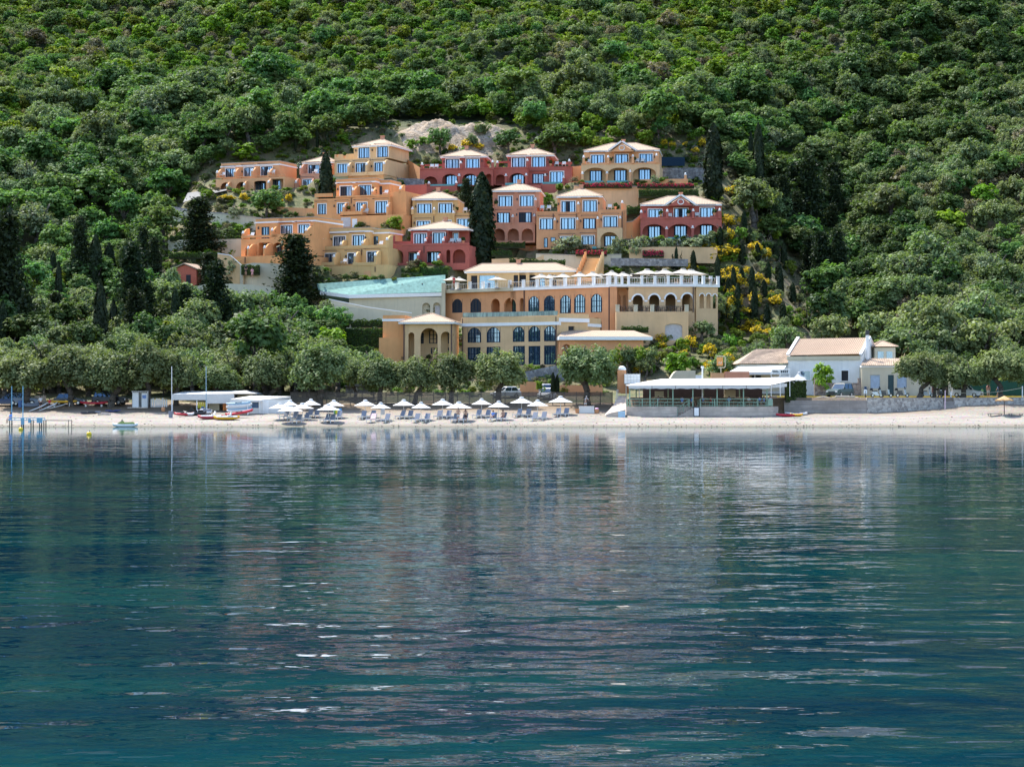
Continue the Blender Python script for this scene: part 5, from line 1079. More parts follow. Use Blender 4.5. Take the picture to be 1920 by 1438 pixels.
# hill-wide woodland
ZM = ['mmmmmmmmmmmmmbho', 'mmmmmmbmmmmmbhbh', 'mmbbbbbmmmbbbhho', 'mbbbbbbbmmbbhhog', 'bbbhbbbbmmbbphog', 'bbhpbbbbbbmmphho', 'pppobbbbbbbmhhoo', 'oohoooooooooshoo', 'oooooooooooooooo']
WT = {'m': (('maquis', .46), ('bright', .14), ('oak', .14), ('scrub', .05), ('olive', .21)), 'b': (('oak', .47), ('holm', .10), ('maquis', .18), ('bright', .04), ('olive', .17), ('silver', .04)),  # holm: oak with shade toned into its leaf colour
      'h': (('holm', .46), ('olive', .26), ('oak', .14), ('maquis', .09), ('bright', .05)),  # shaded zone: mostly trees with the shade toned into their leaves
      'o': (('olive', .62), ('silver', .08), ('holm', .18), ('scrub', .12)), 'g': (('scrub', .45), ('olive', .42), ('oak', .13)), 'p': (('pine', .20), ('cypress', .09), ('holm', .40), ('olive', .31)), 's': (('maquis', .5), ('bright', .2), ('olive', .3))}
EXC = [(300, 500), (322, 385), (395, 322), (540, 292), (655, 276), (740, 228), (955, 232), (1060, 292), (1330, 275), (1375, 330), (1400, 440), (1480, 470), (1560, 600), (1500, 665), (1160, 700), (1150, 800), (640, 800), (632, 640), (590, 630), (330, 625), (300, 560)]
EXC2 = [(1350, 640), (1712, 640), (1712, 800), (1150, 800), (1150, 690)]
EXC3 = [(-800, 757), (2800, 741), (2800, 900), (-800, 900)]
def inside(px, py, poly):
    c = False; n = len(poly); j = n-1
    for i in range(n):
        (x1, y1), (x2, y2) = poly[i], poly[j]
        if (y1 > py) != (y2 > py) and px < (x2-x1)*(py-y1)/(y2-y1)+x1: c = not c
        j = i
    return c
rf = random.Random(21); pts = []
def smooth_noise(x, y): return mnoise.noise(Vector((x*.03, y*.03, 7.7)))
Y = 281.0
while Y < 790:
    sp = 2.45 if 395 < Y < 600 else 3.3 if Y < 395 else 6.0
    hwid = .24*Y+28; x = -hwid
    while x < hwid:
        xx = x+rf.uniform(-.5, .5)*sp; yy = Y+rf.uniform(-.5, .5)*sp; x += sp
        z = gz(xx, yy); px = 960+xx*FPX/yy; row = HROW-(z-CAMZ)*FPX/yy
        if inside(px, row, EXC) or inside(px, row, EXC2) or inside(px, row, EXC3): continue
        if yy > 276 and xx > 14 and yy < 283: continue
        n = smooth_noise(xx, yy)
        zr = min(8, max(0, int((row+rf.uniform(-30, 30)+n*60)/100))) if row > 0 else 0; zc_ = min(15, max(0, int((px+rf.uniform(-50, 50)+n*90)/120)))
        u = rf.random(); ks = WT[ZM[zr][zc_]]
        for k, w in ks:
            u -= w
            if u <= 0: break
        if k == 'maquis' and smooth_noise(xx*2.1+50, yy*2.1) > .28 and rf.random() < .5: k = 'bright'
        s = rf.uniform(.62, 1.12)*(1+.3*n)*(rf.uniform(1.25, 1.7) if rf.random() < .16 else 1)
        if row < 190 and k in ('oak', 'olive', 'silver'): s *= .66
        if row < 190: s *= .95
        if Y > 600: s *= 1.9
        if 281 <= yy < 300 and s > 1: s = 1
        pts.append((xx, yy, z-.15, s, s*rf.uniform(.85, 1.2), k, px, row))
    Y += sp
vis = [p for p in pts if -40 < p[6] < 1960 and 250 < p[7] < 770]
vis.sort(key=lambda p: p[1]/(KIND[p[5]]['r']*p[3]))
solo = {}
CAP = dict(holm=60, olive=110, oak=70, maquis=25, bright=15, silver=30, scrub=20, pine=45, cypress=30)
picked = set()
for p in vis:
    if solo.get(p[5], 0) < CAP[p[5]] and p[1] < 400: solo[p[5]] = solo.get(p[5], 0)+1; picked.add(id(p))
LAB = dict(holm=('broadleaf tree with shade-toned leaves on the wooded slope beside the resort', 'shade-toned broadleaf trees on the slope'), olive=('grey-green olive tree in the woodland below and beside the resort', 'olive trees in the lower woodland'), oak=('blue-green broadleaf tree on the wooded slope beside the resort', 'broadleaf trees on the slope'),
  maquis=('low dark evergreen shrub on the wooded slope beside the resort', 'evergreen shrubs on the slope'), bright=('yellow-green shrub among the darker trees of the slope', 'bright shrubs on the slope'),
  silver=('pale silvery olive tree among darker trees on the slope', 'silvery olive trees'), scrub=('grey-brown scrub bush on the wooded slope', 'grey-brown scrub bushes'),
  pine=('dark spreading conifer on the wooded slope beside the resort', 'dark conifers on the slope'), cypress=('slim dark cypress rising from the woodland beside the resort', 'wild cypresses in the woodland'))
KN = dict(holm='dark green holm oak', olive='grey-green olive tree', oak='blue-green broadleaf tree', maquis='dark evergreen shrub', bright='yellow-green shrub', silver='pale silvery olive tree', scrub='grey-brown scrub bush', pine='dark spreading conifer', cypress='slim dark cypress')  # holm: no separate species, oak form with shade put into its leaf colour
for p in vis:
    if id(p) in picked:
        side = ('at the left edge of the picture' if p[6] < 150 else 'in the left wood' if p[6] < 330 else 'left of the villas' if p[6] < 620 else 'above the villas' if p[7] < 300 else 'behind the beach' if p[6] < 1300 else 'right of the villas' if p[6] < 1560 else 'in the right wood' if p[6] < 1780 else 'at the right edge of the picture')
        up = 'high up' if p[7] < 330 else 'halfway up' if p[7] < 450 else 'low' if p[7] < 600 else 'near the shore'; sz_ = 'small' if p[3] < .85 else 'large' if p[3] > 1.12 else 'medium-sized'
        tree(p[5], (p[0], p[1], p[2]), p[3], p[4], f'{sz_} {KN[p[5]]} {up} {side}', group=LAB[p[5]][1])
rest = [p for p in pts if id(p) not in picked]
# one woodland object per crown variant family: points instanced by geometry nodes
def forest(name, label, kinds, plist):
    combos = [(k, i) for k in kinds for i in range(len(KIND[k]['c']))]
    me = bpy.data.meshes.new(name); n = len(plist)
    me.vertices.add(n); me.vertices.foreach_set('co', np.array([(p[0], p[1], p[2]) for p in plist], 'f').reshape(-1))
    a = me.attributes.new('sc', 'FLOAT_VECTOR', 'POINT'); a.data.foreach_set('vector', np.array([(p[3], p[3], p[4]) for p in plist], 'f').reshape(-1))
    a = me.attributes.new('rot', 'FLOAT_VECTOR', 'POINT'); a.data.foreach_set('vector', np.array([(0, 0, rf.uniform(0, 6.28)) for p in plist], 'f').reshape(-1))
    ki = [combos.index((p[5], rf.randrange(len(KIND[p[5]]['c'])))) for p in plist]
    a = me.attributes.new('kind_index', 'INT', 'POINT'); a.data.foreach_set('value', np.array(ki, 'i'))
    o = obj(name, me, label=label, kind='stuff')
    ng = bpy.data.node_groups.new(name+'_nodes', 'GeometryNodeTree'); ng.interface.new_socket('Geometry', in_out='INPUT', socket_type='NodeSocketGeometry'); ng.interface.new_socket('Geometry', in_out='OUTPUT', socket_type='NodeSocketGeometry')
    gi = ng.nodes.new('NodeGroupInput'); go = ng.nodes.new('NodeGroupOutput'); jn = ng.nodes.new('GeometryNodeJoinGeometry')
    def attr(nm, t):
        q = ng.nodes.new('GeometryNodeInputNamedAttribute'); q.data_type = t; q.inputs[0].default_value = nm
        return [s for s in q.outputs if s.enabled][0]
    sc = attr('sc', 'FLOAT_VECTOR'); ro = attr('rot', 'FLOAT_VECTOR'); kx = attr('kind_index', 'INT')
    for j, (k, i) in enumerate(combos):
        src = SRC[(k, i)]
        cm = ng.nodes.new('FunctionNodeCompare'); cm.data_type = 'INT'; cm.operation = 'EQUAL'; ins = [s for s in cm.inputs if s.enabled]; ng.links.new(kx, ins[0]); ins[1].default_value = j
        oi = ng.nodes.new('GeometryNodeObjectInfo'); oi.inputs['Object'].default_value = src; oi.inputs['As Instance'].default_value = True
        ip = ng.nodes.new('GeometryNodeInstanceOnPoints'); ng.links.new(gi.outputs[0], ip.inputs['Points']); ng.links.new(cm.outputs[0], ip.inputs['Selection'])
        ng.links.new(oi.outputs['Geometry'], ip.inputs['Instance']); ng.links.new(ro, ip.inputs['Rotation']); ng.links.new(sc, ip.inputs['Scale'])
        ng.links.new(ip.outputs[0], jn.inputs[0])
    ng.links.new(jn.outputs[0], go.inputs[0]); md = o.modifiers.new('scatter', 'NODES'); md.node_group = ng
    return o
SRC = {}
for o in list(COL.objects):
    if o.name.split('.')[0] == 'crown' and o.parent:
        for k in KIND:
            for i, c in enumerate(KIND[k]['c']):
                if o.data == c and (k, i) not in SRC: SRC[(k, i)] = o
ks_used = [k for k in ('holm', 'maquis', 'bright', 'oak', 'olive', 'silver', 'scrub', 'pine', 'cypress')]
for k in ks_used:
    for i in range(len(KIND[k]['c'])):
        if (k, i) not in SRC:
            pp = [p for p in rest if p[5] == k and p[1] < 480]
            if not pp: pp = [p for p in rest if p[5] == k]
            p = pp[len(pp)//2]; rest.remove(p); t = tree(k, (p[0], p[1], p[2]), p[3], p[4], LAB[k][0], group=LAB[k][1], var=i); SRC[(k, i)] = t.children[0]
forest('hillside_woodland', 'dense mixed evergreen woodland covering the whole hillside', ks_used, rest)
print('forest', len(rest), 'solo', solo)

# ------------------------------------------------------------------ particular trees
for px, rt, rb, w, lab in (
  (903, 325, 504, 47, 'massive dark cypress column standing in front of the villas at the centre'),
  (1338, 232, 378, 34, 'tall dark cypress just right of the gabled tan villa'),
  (1422, 232, 376, 22, 'slender tall cypress right of the resort, right of the yellow broom'),
  (1408, 248, 352, 13, 'thin greyish cypress touching the left side of the slender one'),
  (611, 286, 394, 25, 'rusty dark cypress in front of the small pink villa'),
  (1261, 465, 505, 7, 'leftmost of the small cypresses behind the terrace parasols'), (1268, 462, 506, 7, 'tallest middle one of the small cypresses behind the terrace parasols'), (1277, 461, 505, 7, 'rightmost of the small cypresses behind the terrace parasols'),
  (71, 478, 545, 12, 'thin cypress at the far left of the woodland'), (100, 470, 560, 15, 'second cypress from the left edge of the woodland'), (110, 490, 592, 14, 'third cypress from the left edge, slightly lower'), (252, 530, 592, 12, 'short cypress below the dark conifers at the left'), (244, 445, 530, 22, 'broad dark cypress left of the long stone steps'),
  (180, 440, 560, 26, 'broad old cypress in the dark left wood'), (205, 455, 550, 24, 'blunt old cypress in the dark left wood, right of the broad one'), (1309, 315, 341, 6, 'tiny cypress against the grey stone wall'),
  (555, 244, 285, 6, 'first small cypress on the grassy bank behind the tan villas'), (577, 246, 283, 6, 'second small cypress on the grassy bank behind the tan villas'), (595, 242, 279, 6, 'third small cypress on the grassy bank behind the tan villas'), (613, 240, 276, 6, 'fourth small cypress on the grassy bank behind the tan villas')):
    plant('cypress', px, rb, w, rb-rt, lab, 'resort cypresses')
for px, rt, rb, w, v, lab in (
  (374, 366, 476, 88, 0, 'broad dark conifer before the left road wall'), (553, 435, 590, 118, 1, 'large ragged dark conifer in front of the lower left orange villa'), (390, 470, 562, 52, 2, 'narrow dark conifer below the broad one at the left'),
  (875, 338, 402, 36, 1, 'dark round-topped conifer leaning on the left of the massive cypress'), (150, 400, 560, 60, 0, 'tall dark conifer in the left wood'), (1445, 330, 430, 60, 1, 'dark conifer right of the slender cypress'), (1560, 300, 400, 75, 2, 'clump-like conifer with light green tips on the right slope'), (1490, 300, 420, 60, 0, 'dark conifer between the slender cypress and the green-tipped clump'), (290, 440, 545, 46, 2, 'dark conifer left of the terracotta lodge'),
  (268, 420, 540, 48, 1, 'dark conifer at the left boundary wall')):
    plant('pine', px, rb, w, rb-rt, lab, 'resort conifers', var=v)
for kd, px, rt, rb, w, lab in (
  ('silver', 662, 560, 612, 50, 'small round olive tree on the ramp lawn'), ('silver', 1062, 446, 492, 66, 'olive tree beside the steps under the orange three-storey villa'), ('silver', 1156, 446, 500, 36, 'leaning small olive left of the larger garden olive'), ('silver', 1194, 441, 502, 52, 'garden olive with spreading crown under the gabled red villa'),
  ('silver', 1250, 447, 478, 34, 'low garden olive hiding the left of the red panel'), ('silver', 1310, 446, 482, 76, 'wide low olive at the right end under the gabled red villa'), ('silver', 447, 386, 425, 46, 'umbrella-shaped small olive before the left road wall'), ('silver', 437, 488, 535, 40, 'gnarled olive beside the lower left stair'),
  ('silver', 1228, 330, 372, 26, 'small pollarded olive on the lawn under the gabled tan villa'), ('silver', 1137, 350, 382, 38, 'thin olive between the pink flowers and the orange villa'), ('bright', 742, 408, 450, 46, 'bright green bushy tree behind the cream stepped villa'), ('oak', 500, 348, 412, 76, 'rounded deep green tree under the far left villas'),
  ('oak', 825, 234, 292, 56, 'dark round tree in front of the limestone scarp'), ('oak', 953, 240, 292, 60, 'dark round tree right of the scarp'), ('oak', 1040, 236, 296, 88, 'wide dark tree behind the upper right red villa'), ('olive', 885, 250, 284, 26, 'small grey tree at the foot of the scarp'), ('bright', 327, 346, 378, 30, 'bright round bush at the end of the driveway'), ('bright', 460, 270, 310, 70, 'vivid green tree behind the far left tan villa'),
  ('oak', 1235, 220, 268, 44, 'round tree behind the gabled tan villa'), ('olive', 905, 232, 262, 40, 'bush on the lip of the scarp'), ('bright', 1030, 362, 388, 28, 'bright green bush between the salmon and orange villas'), ('olive', 320, 500, 580, 56, 'tall grey-green tree below the terracotta lodge'), ('oak', 1505, 400, 480, 100, 'dark full tree right of the cypress bank'), ('oak', 1580, 430, 520, 100, 'dark full tree in the hollow right of the cypress bank'), ('oak', 1540, 500, 575, 80, 'dark tree at the bottom of the hollow'), ('oak', 1445, 400, 462, 70, 'rounded tree above the cypress bank'),
  ('bright', 1765, 395, 460, 100, 'large vivid green tree on the right slope'), ('bright', 1845, 345, 405, 75, 'layered bright green tree on the far right slope'), ('olive', 1345, 545, 625, 60, 'grey-green tree covering the right foot of the hotel'), ('olive', 1318, 600, 640, 60, 'silvery shrub at the foot of the blank terrace wall'),
  ('bright', 1270, 660, 722, 74, 'leafy bright green tree behind the taverna'), ('olive', 1352, 662, 716, 60, 'grey-green tree beside the orange sign'), ('olive', 1180, 655, 705, 40, 'small olive right of the big olive'), ('olive', 1420, 640, 700, 60, 'grey-green tree behind the old tiled roof'), ('olive', 1475, 610, 680, 70, 'olive behind the white house, left'), ('olive', 1560, 590, 665, 80, 'olive behind the white house, centre'), ('olive', 1640, 585, 660, 80, 'olive behind the white house chimney'), ('olive', 1700, 600, 680, 80, 'olive behind the right end of the white house')):
    plant(kd, px, rb, w, rb-rt, lab, 'resort garden trees')
# lower woodland in front (behind the beach, left of the halls)
for i, (px, rt, rb, w) in enumerate(((345, 640, 720, 90), (430, 600, 690, 100), (520, 570, 668, 120), (470, 640, 715, 90), (390, 560, 640, 80), (345, 575, 655, 80), (560, 610, 690, 80), (640, 655, 720, 80), (668, 660, 730, 60), (700, 655, 715, 60), (610, 560, 640, 60), (362, 528, 612, 70), (425, 538, 612, 66), (480, 548, 640, 70))):
    plant('olive', px, rb, w, rb-rt, 'olive tree of the grove between the beach and the portico', 'olive trees of the lower grove')
for i, (px, row, w, h) in enumerate(((1128, 694, 40, 46), (1152, 690, 36, 44), (1176, 692, 40, 46), (1200, 690, 40, 42), (1222, 688, 36, 40), (1140, 706, 34, 40), (1210, 706, 44, 40))): plant(('olive', 'maquis')[i % 2], px, row, w, h, ('grey-green', 'dark green')[i % 2]+' shrub in front of the low annexe, '+('far left', 'left', 'middle', 'right', 'far right', 'front left', 'front right')[i], 'shrubs before the annexe', cat='shrub', Y=294-i*.3)
# cypress bank with broom at the right of the hotel
CY = [(1300, 470, 520), (1345, 480, 545), (1375, 500, 550), (1383, 535, 590), (1410, 500, 560), (1415, 540, 598), (1432, 525, 560), (1392, 455, 500), (1440, 490, 525), (1460, 490, 530), (1463, 505, 558), (1486, 530, 570), (1455, 455, 490), (1420, 455, 490), (1357, 570, 615), (1382, 580, 620), (1412, 560, 608), (1438, 566, 612), (1468, 565, 606), (1395, 580, 600), (1453, 560, 575), (1350, 430, 470), (1405, 425, 462), (1390, 500, 535), (1503, 541, 565), (1422, 605, 625), (1408, 612, 622), (1470, 455, 505), (1395, 395, 440), (1437, 408, 450), (1366, 520, 560), (1330, 560, 600)]
for px, rt, rb in CY: plant('cypress', px, rb, 11+rg.random()*3, rb-rt, 'young cypress planted on the steep bank right of the hotel', 'young cypresses on the bank')
for px, rb, w, h in ((1372, 372, 44, 26), (1310, 498, 46, 26), (1340, 496, 56, 32), (1372, 490, 50, 30), (1330, 478, 40, 20), (1300, 492, 34, 18), (1376, 530, 26, 20), (1363, 552, 26, 16), (1395, 545, 20, 18), (1368, 590, 18, 16), (1400, 600, 34, 18), (1412, 618, 44, 22), (1392, 630, 40, 16), (1440, 632, 34, 18), (1425, 628, 34, 16), (1345, 598, 18, 16), (1390, 428, 26, 22), (1371, 460, 22, 30), (1300, 512, 30, 18), (1285, 278, 18, 12), (1262, 280, 18, 14), (1320, 280, 26, 22), (1245, 278, 18, 16), (1302, 290, 20, 14), (878, 284, 34, 22), (850, 290, 26, 20), (900, 285, 26, 18), (425, 378, 40, 12), (456, 378, 20, 16), (541, 382, 18, 18), (1400, 520, 22, 20), (1350, 520, 26, 16), (1420, 480, 20, 26)):
    plant('broom', px, rb, w, h, 'broom bush covered in yellow flowers on the garden bank', 'yellow broom bushes')
rb_ = random.Random(4)
# rough planting on the bank and below it
for i in range(210):
    t = rb_.random()
    if i < 140: px, row = rb_.uniform(1335, 1520), rb_.uniform(405, 640)
    else: px, row = rb_.uniform(1165, 1440), rb_.uniform(645, 725)
    if px > 1430 and i < 140 and row < 600 and rb_.random() < .55: continue
    k = rb_.choice(['olive', 'maquis', 'bright', 'broom', 'bush', 'broom', 'maquis', 'olive']); s = rb_.uniform(18, 34)
    lab = {'olive': 'small grey-green bush planted on the bank', 'maquis': 'dark green bush planted on the bank', 'bright': 'light green bush planted on the bank', 'broom': 'broom bush covered in yellow flowers on the garden bank', 'bush': 'leafy low bush planted on the bank', 'scrub': 'grey-brown bush planted on the bank'}[k]
    plant(k, px, row, s, s*rb_.uniform(.7, 1), lab, 'yellow broom bushes' if k == 'broom' else 'bushes planted on the right bank', cat='shrub')
# garden bushes and hedges inside the resort
for i in range(230):
    px, row = rb_.uniform(330, 1340), rb_.uniform(275, 505)
    if inside(px, row, [(880, 505), (880, 620), (1300, 620), (1300, 520)]): continue
    k = rb_.choice(['bush', 'bush', 'maquis', 'olive', 'whitebush', 'bright']); s = rb_.uniform(16, 30)
    g = ground_hit(px, row)
    if any(abs((g.x-a)*math.cos(e)-(g.y-b)*math.sin(e)) < hw+.8 and abs((g.x-a)*math.sin(e)+(g.y-b)*math.cos(e)) < hd+2.2 for a, b, hw, hd, e, _ in PADS): continue
    plant(k, px, row, s, s*rb_.uniform(.6, .9), {'bush': 'leafy low garden bush between the villas', 'maquis': 'dark garden bush between the villas', 'olive': 'grey-green garden bush between the villas', 'whitebush': 'white-flowering garden bush between the villas', 'bright': 'light green garden bush between the villas'}[k], 'garden bushes of the resort', cat='shrub')
def hedge(px0, px1, rt, rb, Y0, Y1, label, mat='hedge', dep=1.2, dens=1.0, name='hedge'):
    a, b = P(px0, rb, Y0), P(px1, rb, Y1); h0, h1 = (rb-rt)*Y0/FPX, (rb-rt)*Y1/FPX; rng = np.random.default_rng(int(px0+rt))
    Ln = (b-a).length; n = int((Ln*max(h0, .4)*2+Ln*dep*2)*42*dens)
    t = rng.random(n); side = rng.random(n); e = np.stack([t*(b.x-a.x), t*(b.y-a.y), t*(b.z-a.z)], -1)
    top = side < dep/(dep+h0); q = rng.random(n); hh = h0+(h1-h0)*t; lump = .12*np.sin(t*Ln*2.3+px0)+.1*np.sin(t*Ln*5.1)
    e[:, 2] += np.where(top, hh+lump, q*hh); e[:, 1] += np.where(top, q*dep, 0)+rng.normal(size=n)*.08
    N = np.where(top[:, None], np.array([[0, 0, 1.]]), np.array([[0, -1., .3]]))+rng.normal(size=(n, 3))*.5
    r = thing(name, label, 'hedge', a); obj('foliage', leaf_mesh('hedge_foliage', e, N, .24*rng.uniform(.6, 1.3, n), L[mat], rng, .7), r)
    mb = MB(); d = b-a; mb.loft([[Vector((0, .15, -.3)), Vector((0, dep-.1, -.3)), Vector((0, dep-.1, h0-.12)), Vector((0, .15, h0-.12))], [d+Vector((0, .15, -.3)), d+Vector((0, dep-.1, -.3)), d+Vector((0, dep-.1, h1-.12)), d+Vector((0, .15, h1-.12))]]); mb.build('branches', M['hedgecore'], r)
M['hedgecore'] = plain('hedge_branches', (.025, .035, .012), .9)
for args in ((405, 452, 436, 441, 357, 355.5, 'bright clipped hedge left of the lower orange villa, upper strip'), (318, 452, 442, 449, 355, 354, 'clipped hedge on top of the beige climber wall'), (316, 412, 474, 482, 348, 346, 'dark clipped hedge under the beige wall at the left'),
  (452, 486, 498, 512, 339.5, 338.5, 'dark hanging hedge beside the lower left stair'), (625, 733, 600, 610, 317, 313, 'bright clipped hedge left of the portico, top tier'), (628, 722, 616, 648, 311, 308, 'tall dark trimmed hedge left of the portico'), (640, 700, 650, 690, 304, 302, 'overgrown hedge below the tall dark trimmed one'),
  (1198, 1310, 356, 368, 367, 366, 'dark leafy hedge under the long cream wall at the top right'), (922, 960, 470, 478, 345, 345, 'clipped hedge right of the massive cypress'), (955, 1000, 486, 496, 340, 340, 'light green hedge above the pavilion roof'), (1000, 1060, 488, 496, 340, 339, 'dark low hedge above the pavilion roof, right'),
  (606, 690, 517, 526, 342, 341.5, 'row of low shrubs under the cream stepped villa'), (752, 840, 503, 514, 343, 341, 'dark shrub row under the lower red villa'), (1205, 1345, 449, 460, 349.5, 349.5, 'white-tipped hedge below the arches of the gabled red villa', 'whitefl'), (1176, 1200, 388, 402, 357, 357, 'leafy hedge between the orange and the gabled red villas'),
  (1100, 1180, 532, 541, 330, 329, 'light green planting behind the white parasols'), (1190, 1340, 512, 524, 334, 333, 'leafy planting behind the right terrace parasols'), (925, 985, 455, 462, 352, 352, 'planting at the foot of the salmon villa arches'), (1165, 1216, 613, 620, 312, 312, 'ground hedge at the foot of the blank hotel wall'), (425, 530, 372, 379, 376, 372, 'flowering hedge under the far left villas', 'broom')):
    hedge(*args)
for args in ((1087, 1185, 344, 350, 369.2, 369.2, 'magenta flower strip under the gabled tan villa', 'pinkfl'), (1195, 1302, 345, 350, 368.8, 368.2, 'magenta flower strip right of the small pollarded olive', 'pinkfl'), (1080, 1138, 470, 477, 345.8, 345.4, 'magenta flower strip under the orange three-storey villa', 'pinkfl'), (1205, 1245, 470, 480, 345.2, 345.2, 'magenta climber on the cream wall under the gabled red villa', 'pinkfl'), (582, 600, 512, 520, 340.5, 340.5, 'magenta climber by the white door of the cream stepped villa', 'pinkfl')):
    hedge(*args, dep=.5, name='flower_bed')
hedge(1347, 1420, 395, 440, 372, 372, 'x', dens=.01) if False else None

# ------------------------------------------------------------------ right quay: walls, road, verge, houses
LOCW = lambda px, row, Y: P(px, row, Y)
def bx(mb, px0, px1, r0, r1, Y0, Y1, o=(0, 0, 0)):
    """box from image extents measured at depth Y0 (r0 top row, r1 bottom row)"""
    a, b = P(px0, r0, Y0), P(px1, r1, Y0); mb.box(a.x-o[0], b.x-o[0], Y0-o[1], Y1-o[1], b.z-o[2], a.z-o[2]); return mb
w = thing('sea_wall', 'stained concrete sea wall between the taverna terrace and the stone wall', 'wall', (0, 0, 0))
mb = MB(); xa, xb = P(1470, 0, 266.5).x, P(1625, 0, 266.5).x; n = 3
for i in range(n): a = xa+(xb-xa)*i/n; mb.box(a+.004, xa+(xb-xa)*(i+1)/n-.004, 266.3+.02*(i % 2), 267.3, .2, 3.0+.01*i)
mb.build('wall', M['concrete'], w)
w = thing('stone_wall', 'long light rubble stone wall along the beach under the scooters', 'wall', (0, 0, 0))
xc, xd, xe = P(1767, 0, 266.5).x, P(1789, 0, 266.5).x, 76
MB().box(xb+.004, xc, 266.25, 267.2, .2, 3.28).box(xd, xe, 266.25, 267.2, .2, 3.32).build('wall', M['stone'], w)
mb = MB(); mb.box(xb+.004, xc, 266.2, 267.25, 3.282, 3.36).box(xd, xe, 266.2, 267.25, 3.322, 3.38).build('coping', M['concrete'], w)
s_ = thing('beach_steps', 'grey steps cut through the stone wall down to the sand', 'steps', (0, 0, 0)); 
for i in range(8): MB().box(xc+.01, xd-.01, 265.0+i*.28, 265.29+i*.28, .8, 1.55+.23*i).build('step', M['concrete'], s_)
p = P(1765, 765, 264.8); mb = MB(); mb.tube((xc, 264.9, 1.6), (xc+.5, 267.2, 4.2), .09, n=6); mb.tube((xc+.5, 267.2, 3.3), (xc+.5, 267.2, 4.3), .04, n=6); mb.build('handrail', col('faded_pink_paint', (.6, .42, .42)), s_)
mb = MB(); mb.face([(xa, 267.31, 3.362), (90, 267.31, 3.392), (90, 270.2, 3.392), (xa, 270.2, 3.362)]); mb.build('grass_verge', M['grass'], kind='structure', label='strip of dry grass on top of the sea wall')
mb = MB(); mb.face([(xa-1, 270.2, 3.366), (90, 270.2, 3.396), (90, 277.5, 3.396), (xa-1, 277.5, 3.366)]); mb.build('coast_road', M['asphalt'], kind='structure', label='pale coast road behind the sea wall')
kb = thing('yellow_kerb', 'yellow painted kerb along the far side of the coast road', 'kerb', (0, 0, 0)); xx = xa+.5
yk = col('yellow_paint', (.75, .48, .03), .6)
while xx < 88: MB().box(xx, xx+.985, 277.5, 277.75, 3.36, 3.55).build('kerb_stone', yk, kb); xx += 1.0
MB().box(xa, 90, 277.76, 280.4, 3.3, 3.52).build('pavement', M['asphalt'], kind='structure', label='pavement in front of the white house')
# driftwood on the verge
mb = MB(); a = P(1520, 748, 268.2)
mb.path([a, a+Vector((1.6, .1, .25)), a+Vector((2.6, 0, .1)), a+Vector((3.6, .1, .35))], [.09, .11, .08, .04]); tag(mb.build('driftwood', col('bleached_wood', (.45, .40, .34), .9)), 'bleached driftwood branch lying on the sea wall by the car', 'driftwood')
mb = MB(); a = P(1562, 748, 268.1); mb.path([a, a+Vector((3.2, .3, .1))], [.16, .14]); mb.path([a+Vector((.3, 0, .3)), a+Vector((2.8, .2, .25))], [.12, .1]); tag(mb.build('driftwood', M['bleached_wood']), 'pair of pale logs laid on the sea wall in front of the green car', 'driftwood')

def ridged_roof(par, pts, mat, pitch=.26, name='roof'):
    """pitched tile plane with real barrel ridges: pts = eave-left, eave-right, ridge-right, ridge-left"""
    A, B, C, D = [Vector(p) for p in pts]; mb = MB()
    mb.face([A, B, C, D], [(0, 0), ((B-A).length, 0), ((B-A).length, 5), (0, 5)]); r = mb.build(name, mat, par)
    n = int((B-A).length/pitch); t = MB(); nr = (B-A).cross(D-A).normalized()*.07
    if nr.z < 0: nr = -nr
    for i in range(n):
        a = A.lerp(B, i/n); b = A.lerp(B, (i+.55)/n); m = a.lerp(b, .5)+nr; d = D.lerp(C, i/n); e = D.lerp(C, (i+.55)/n); m2 = d.lerp(e, .5)+nr
        u = i/n*(B-A).length+.1; t.face([a, m, m2, d], [(u, 0), (u, 0), (u, 5), (u, 5)]); t.face([m, b, e, m2], [(u, 0), (u, 0), (u, 5), (u, 5)])
    tag(t.build('tile_row', mat, r), kind='stuff'); return r
# white house
wh = thing('white_house', 'big white house with a pale orange tiled roof and a tall round chimney', 'house', P(1556, 744, 284), R(-19)); o = wh.location
A, B = P(1474, 666, 284)-o, P(1611, 664, 284)-o; C, D = P(1638, 634, 291)-o, P(1524, 635, 291)-o
mb = MB(); opening_wall(mb, A.x+.1, B.x, -.3, A.z-.15, .3, .35, [(P(1577, 0, 284).x-o.x, P(1590, 0, 284).x-o.x, P(0, 714, 284).z-o.z, P(0, 695, 284).z-o.z, False), (P(1500, 0, 284).x-o.x, P(1518, 0, 284).x-o.x, P(0, 712, 284).z-o.z, P(0, 696, 284).z-o.z, False), (P(1554, 0, 284).x-o.x, P(1558, 0, 284).x-o.x, P(0, 699, 284).z-o.z, P(0, 692, 284).z-o.z, False)])
mb.box(A.x+.1, B.x, .9, 13, -.3, A.z-.16); mb.prism([(.3, -.3), (13.7, -.3), (13.7, A.z), (7, C.z-.1), (.3, A.z-.15)], B.x, B.x+.35, 'x'); mb.prism([(.3, A.z-.3), (13.7, A.z-.3), (7, D.z-.1)], A.x+.1, A.x+.4, 'x'); mb.build('wall', M['offwhite'], wh)
mb = MB(); mb.box(A.x, B.x+.1, .12, .3, A.z-.62, A.z-.12); mb.build('eaves_board', M['beige'], wh)
ridged_roof(wh, (A, B, (B.x, 7, C.z), (D.x if False else A.x, 7, D.z)), M['roof'])
mb = MB(); mb.face([(A.x, 7, D.z), (B.x, 7, C.z), (B.x, 14, A.z), (A.x, 14, A.z)], [(0, 0)]*4); mb.build('roof', M['roof'], wh)
mb = MB()
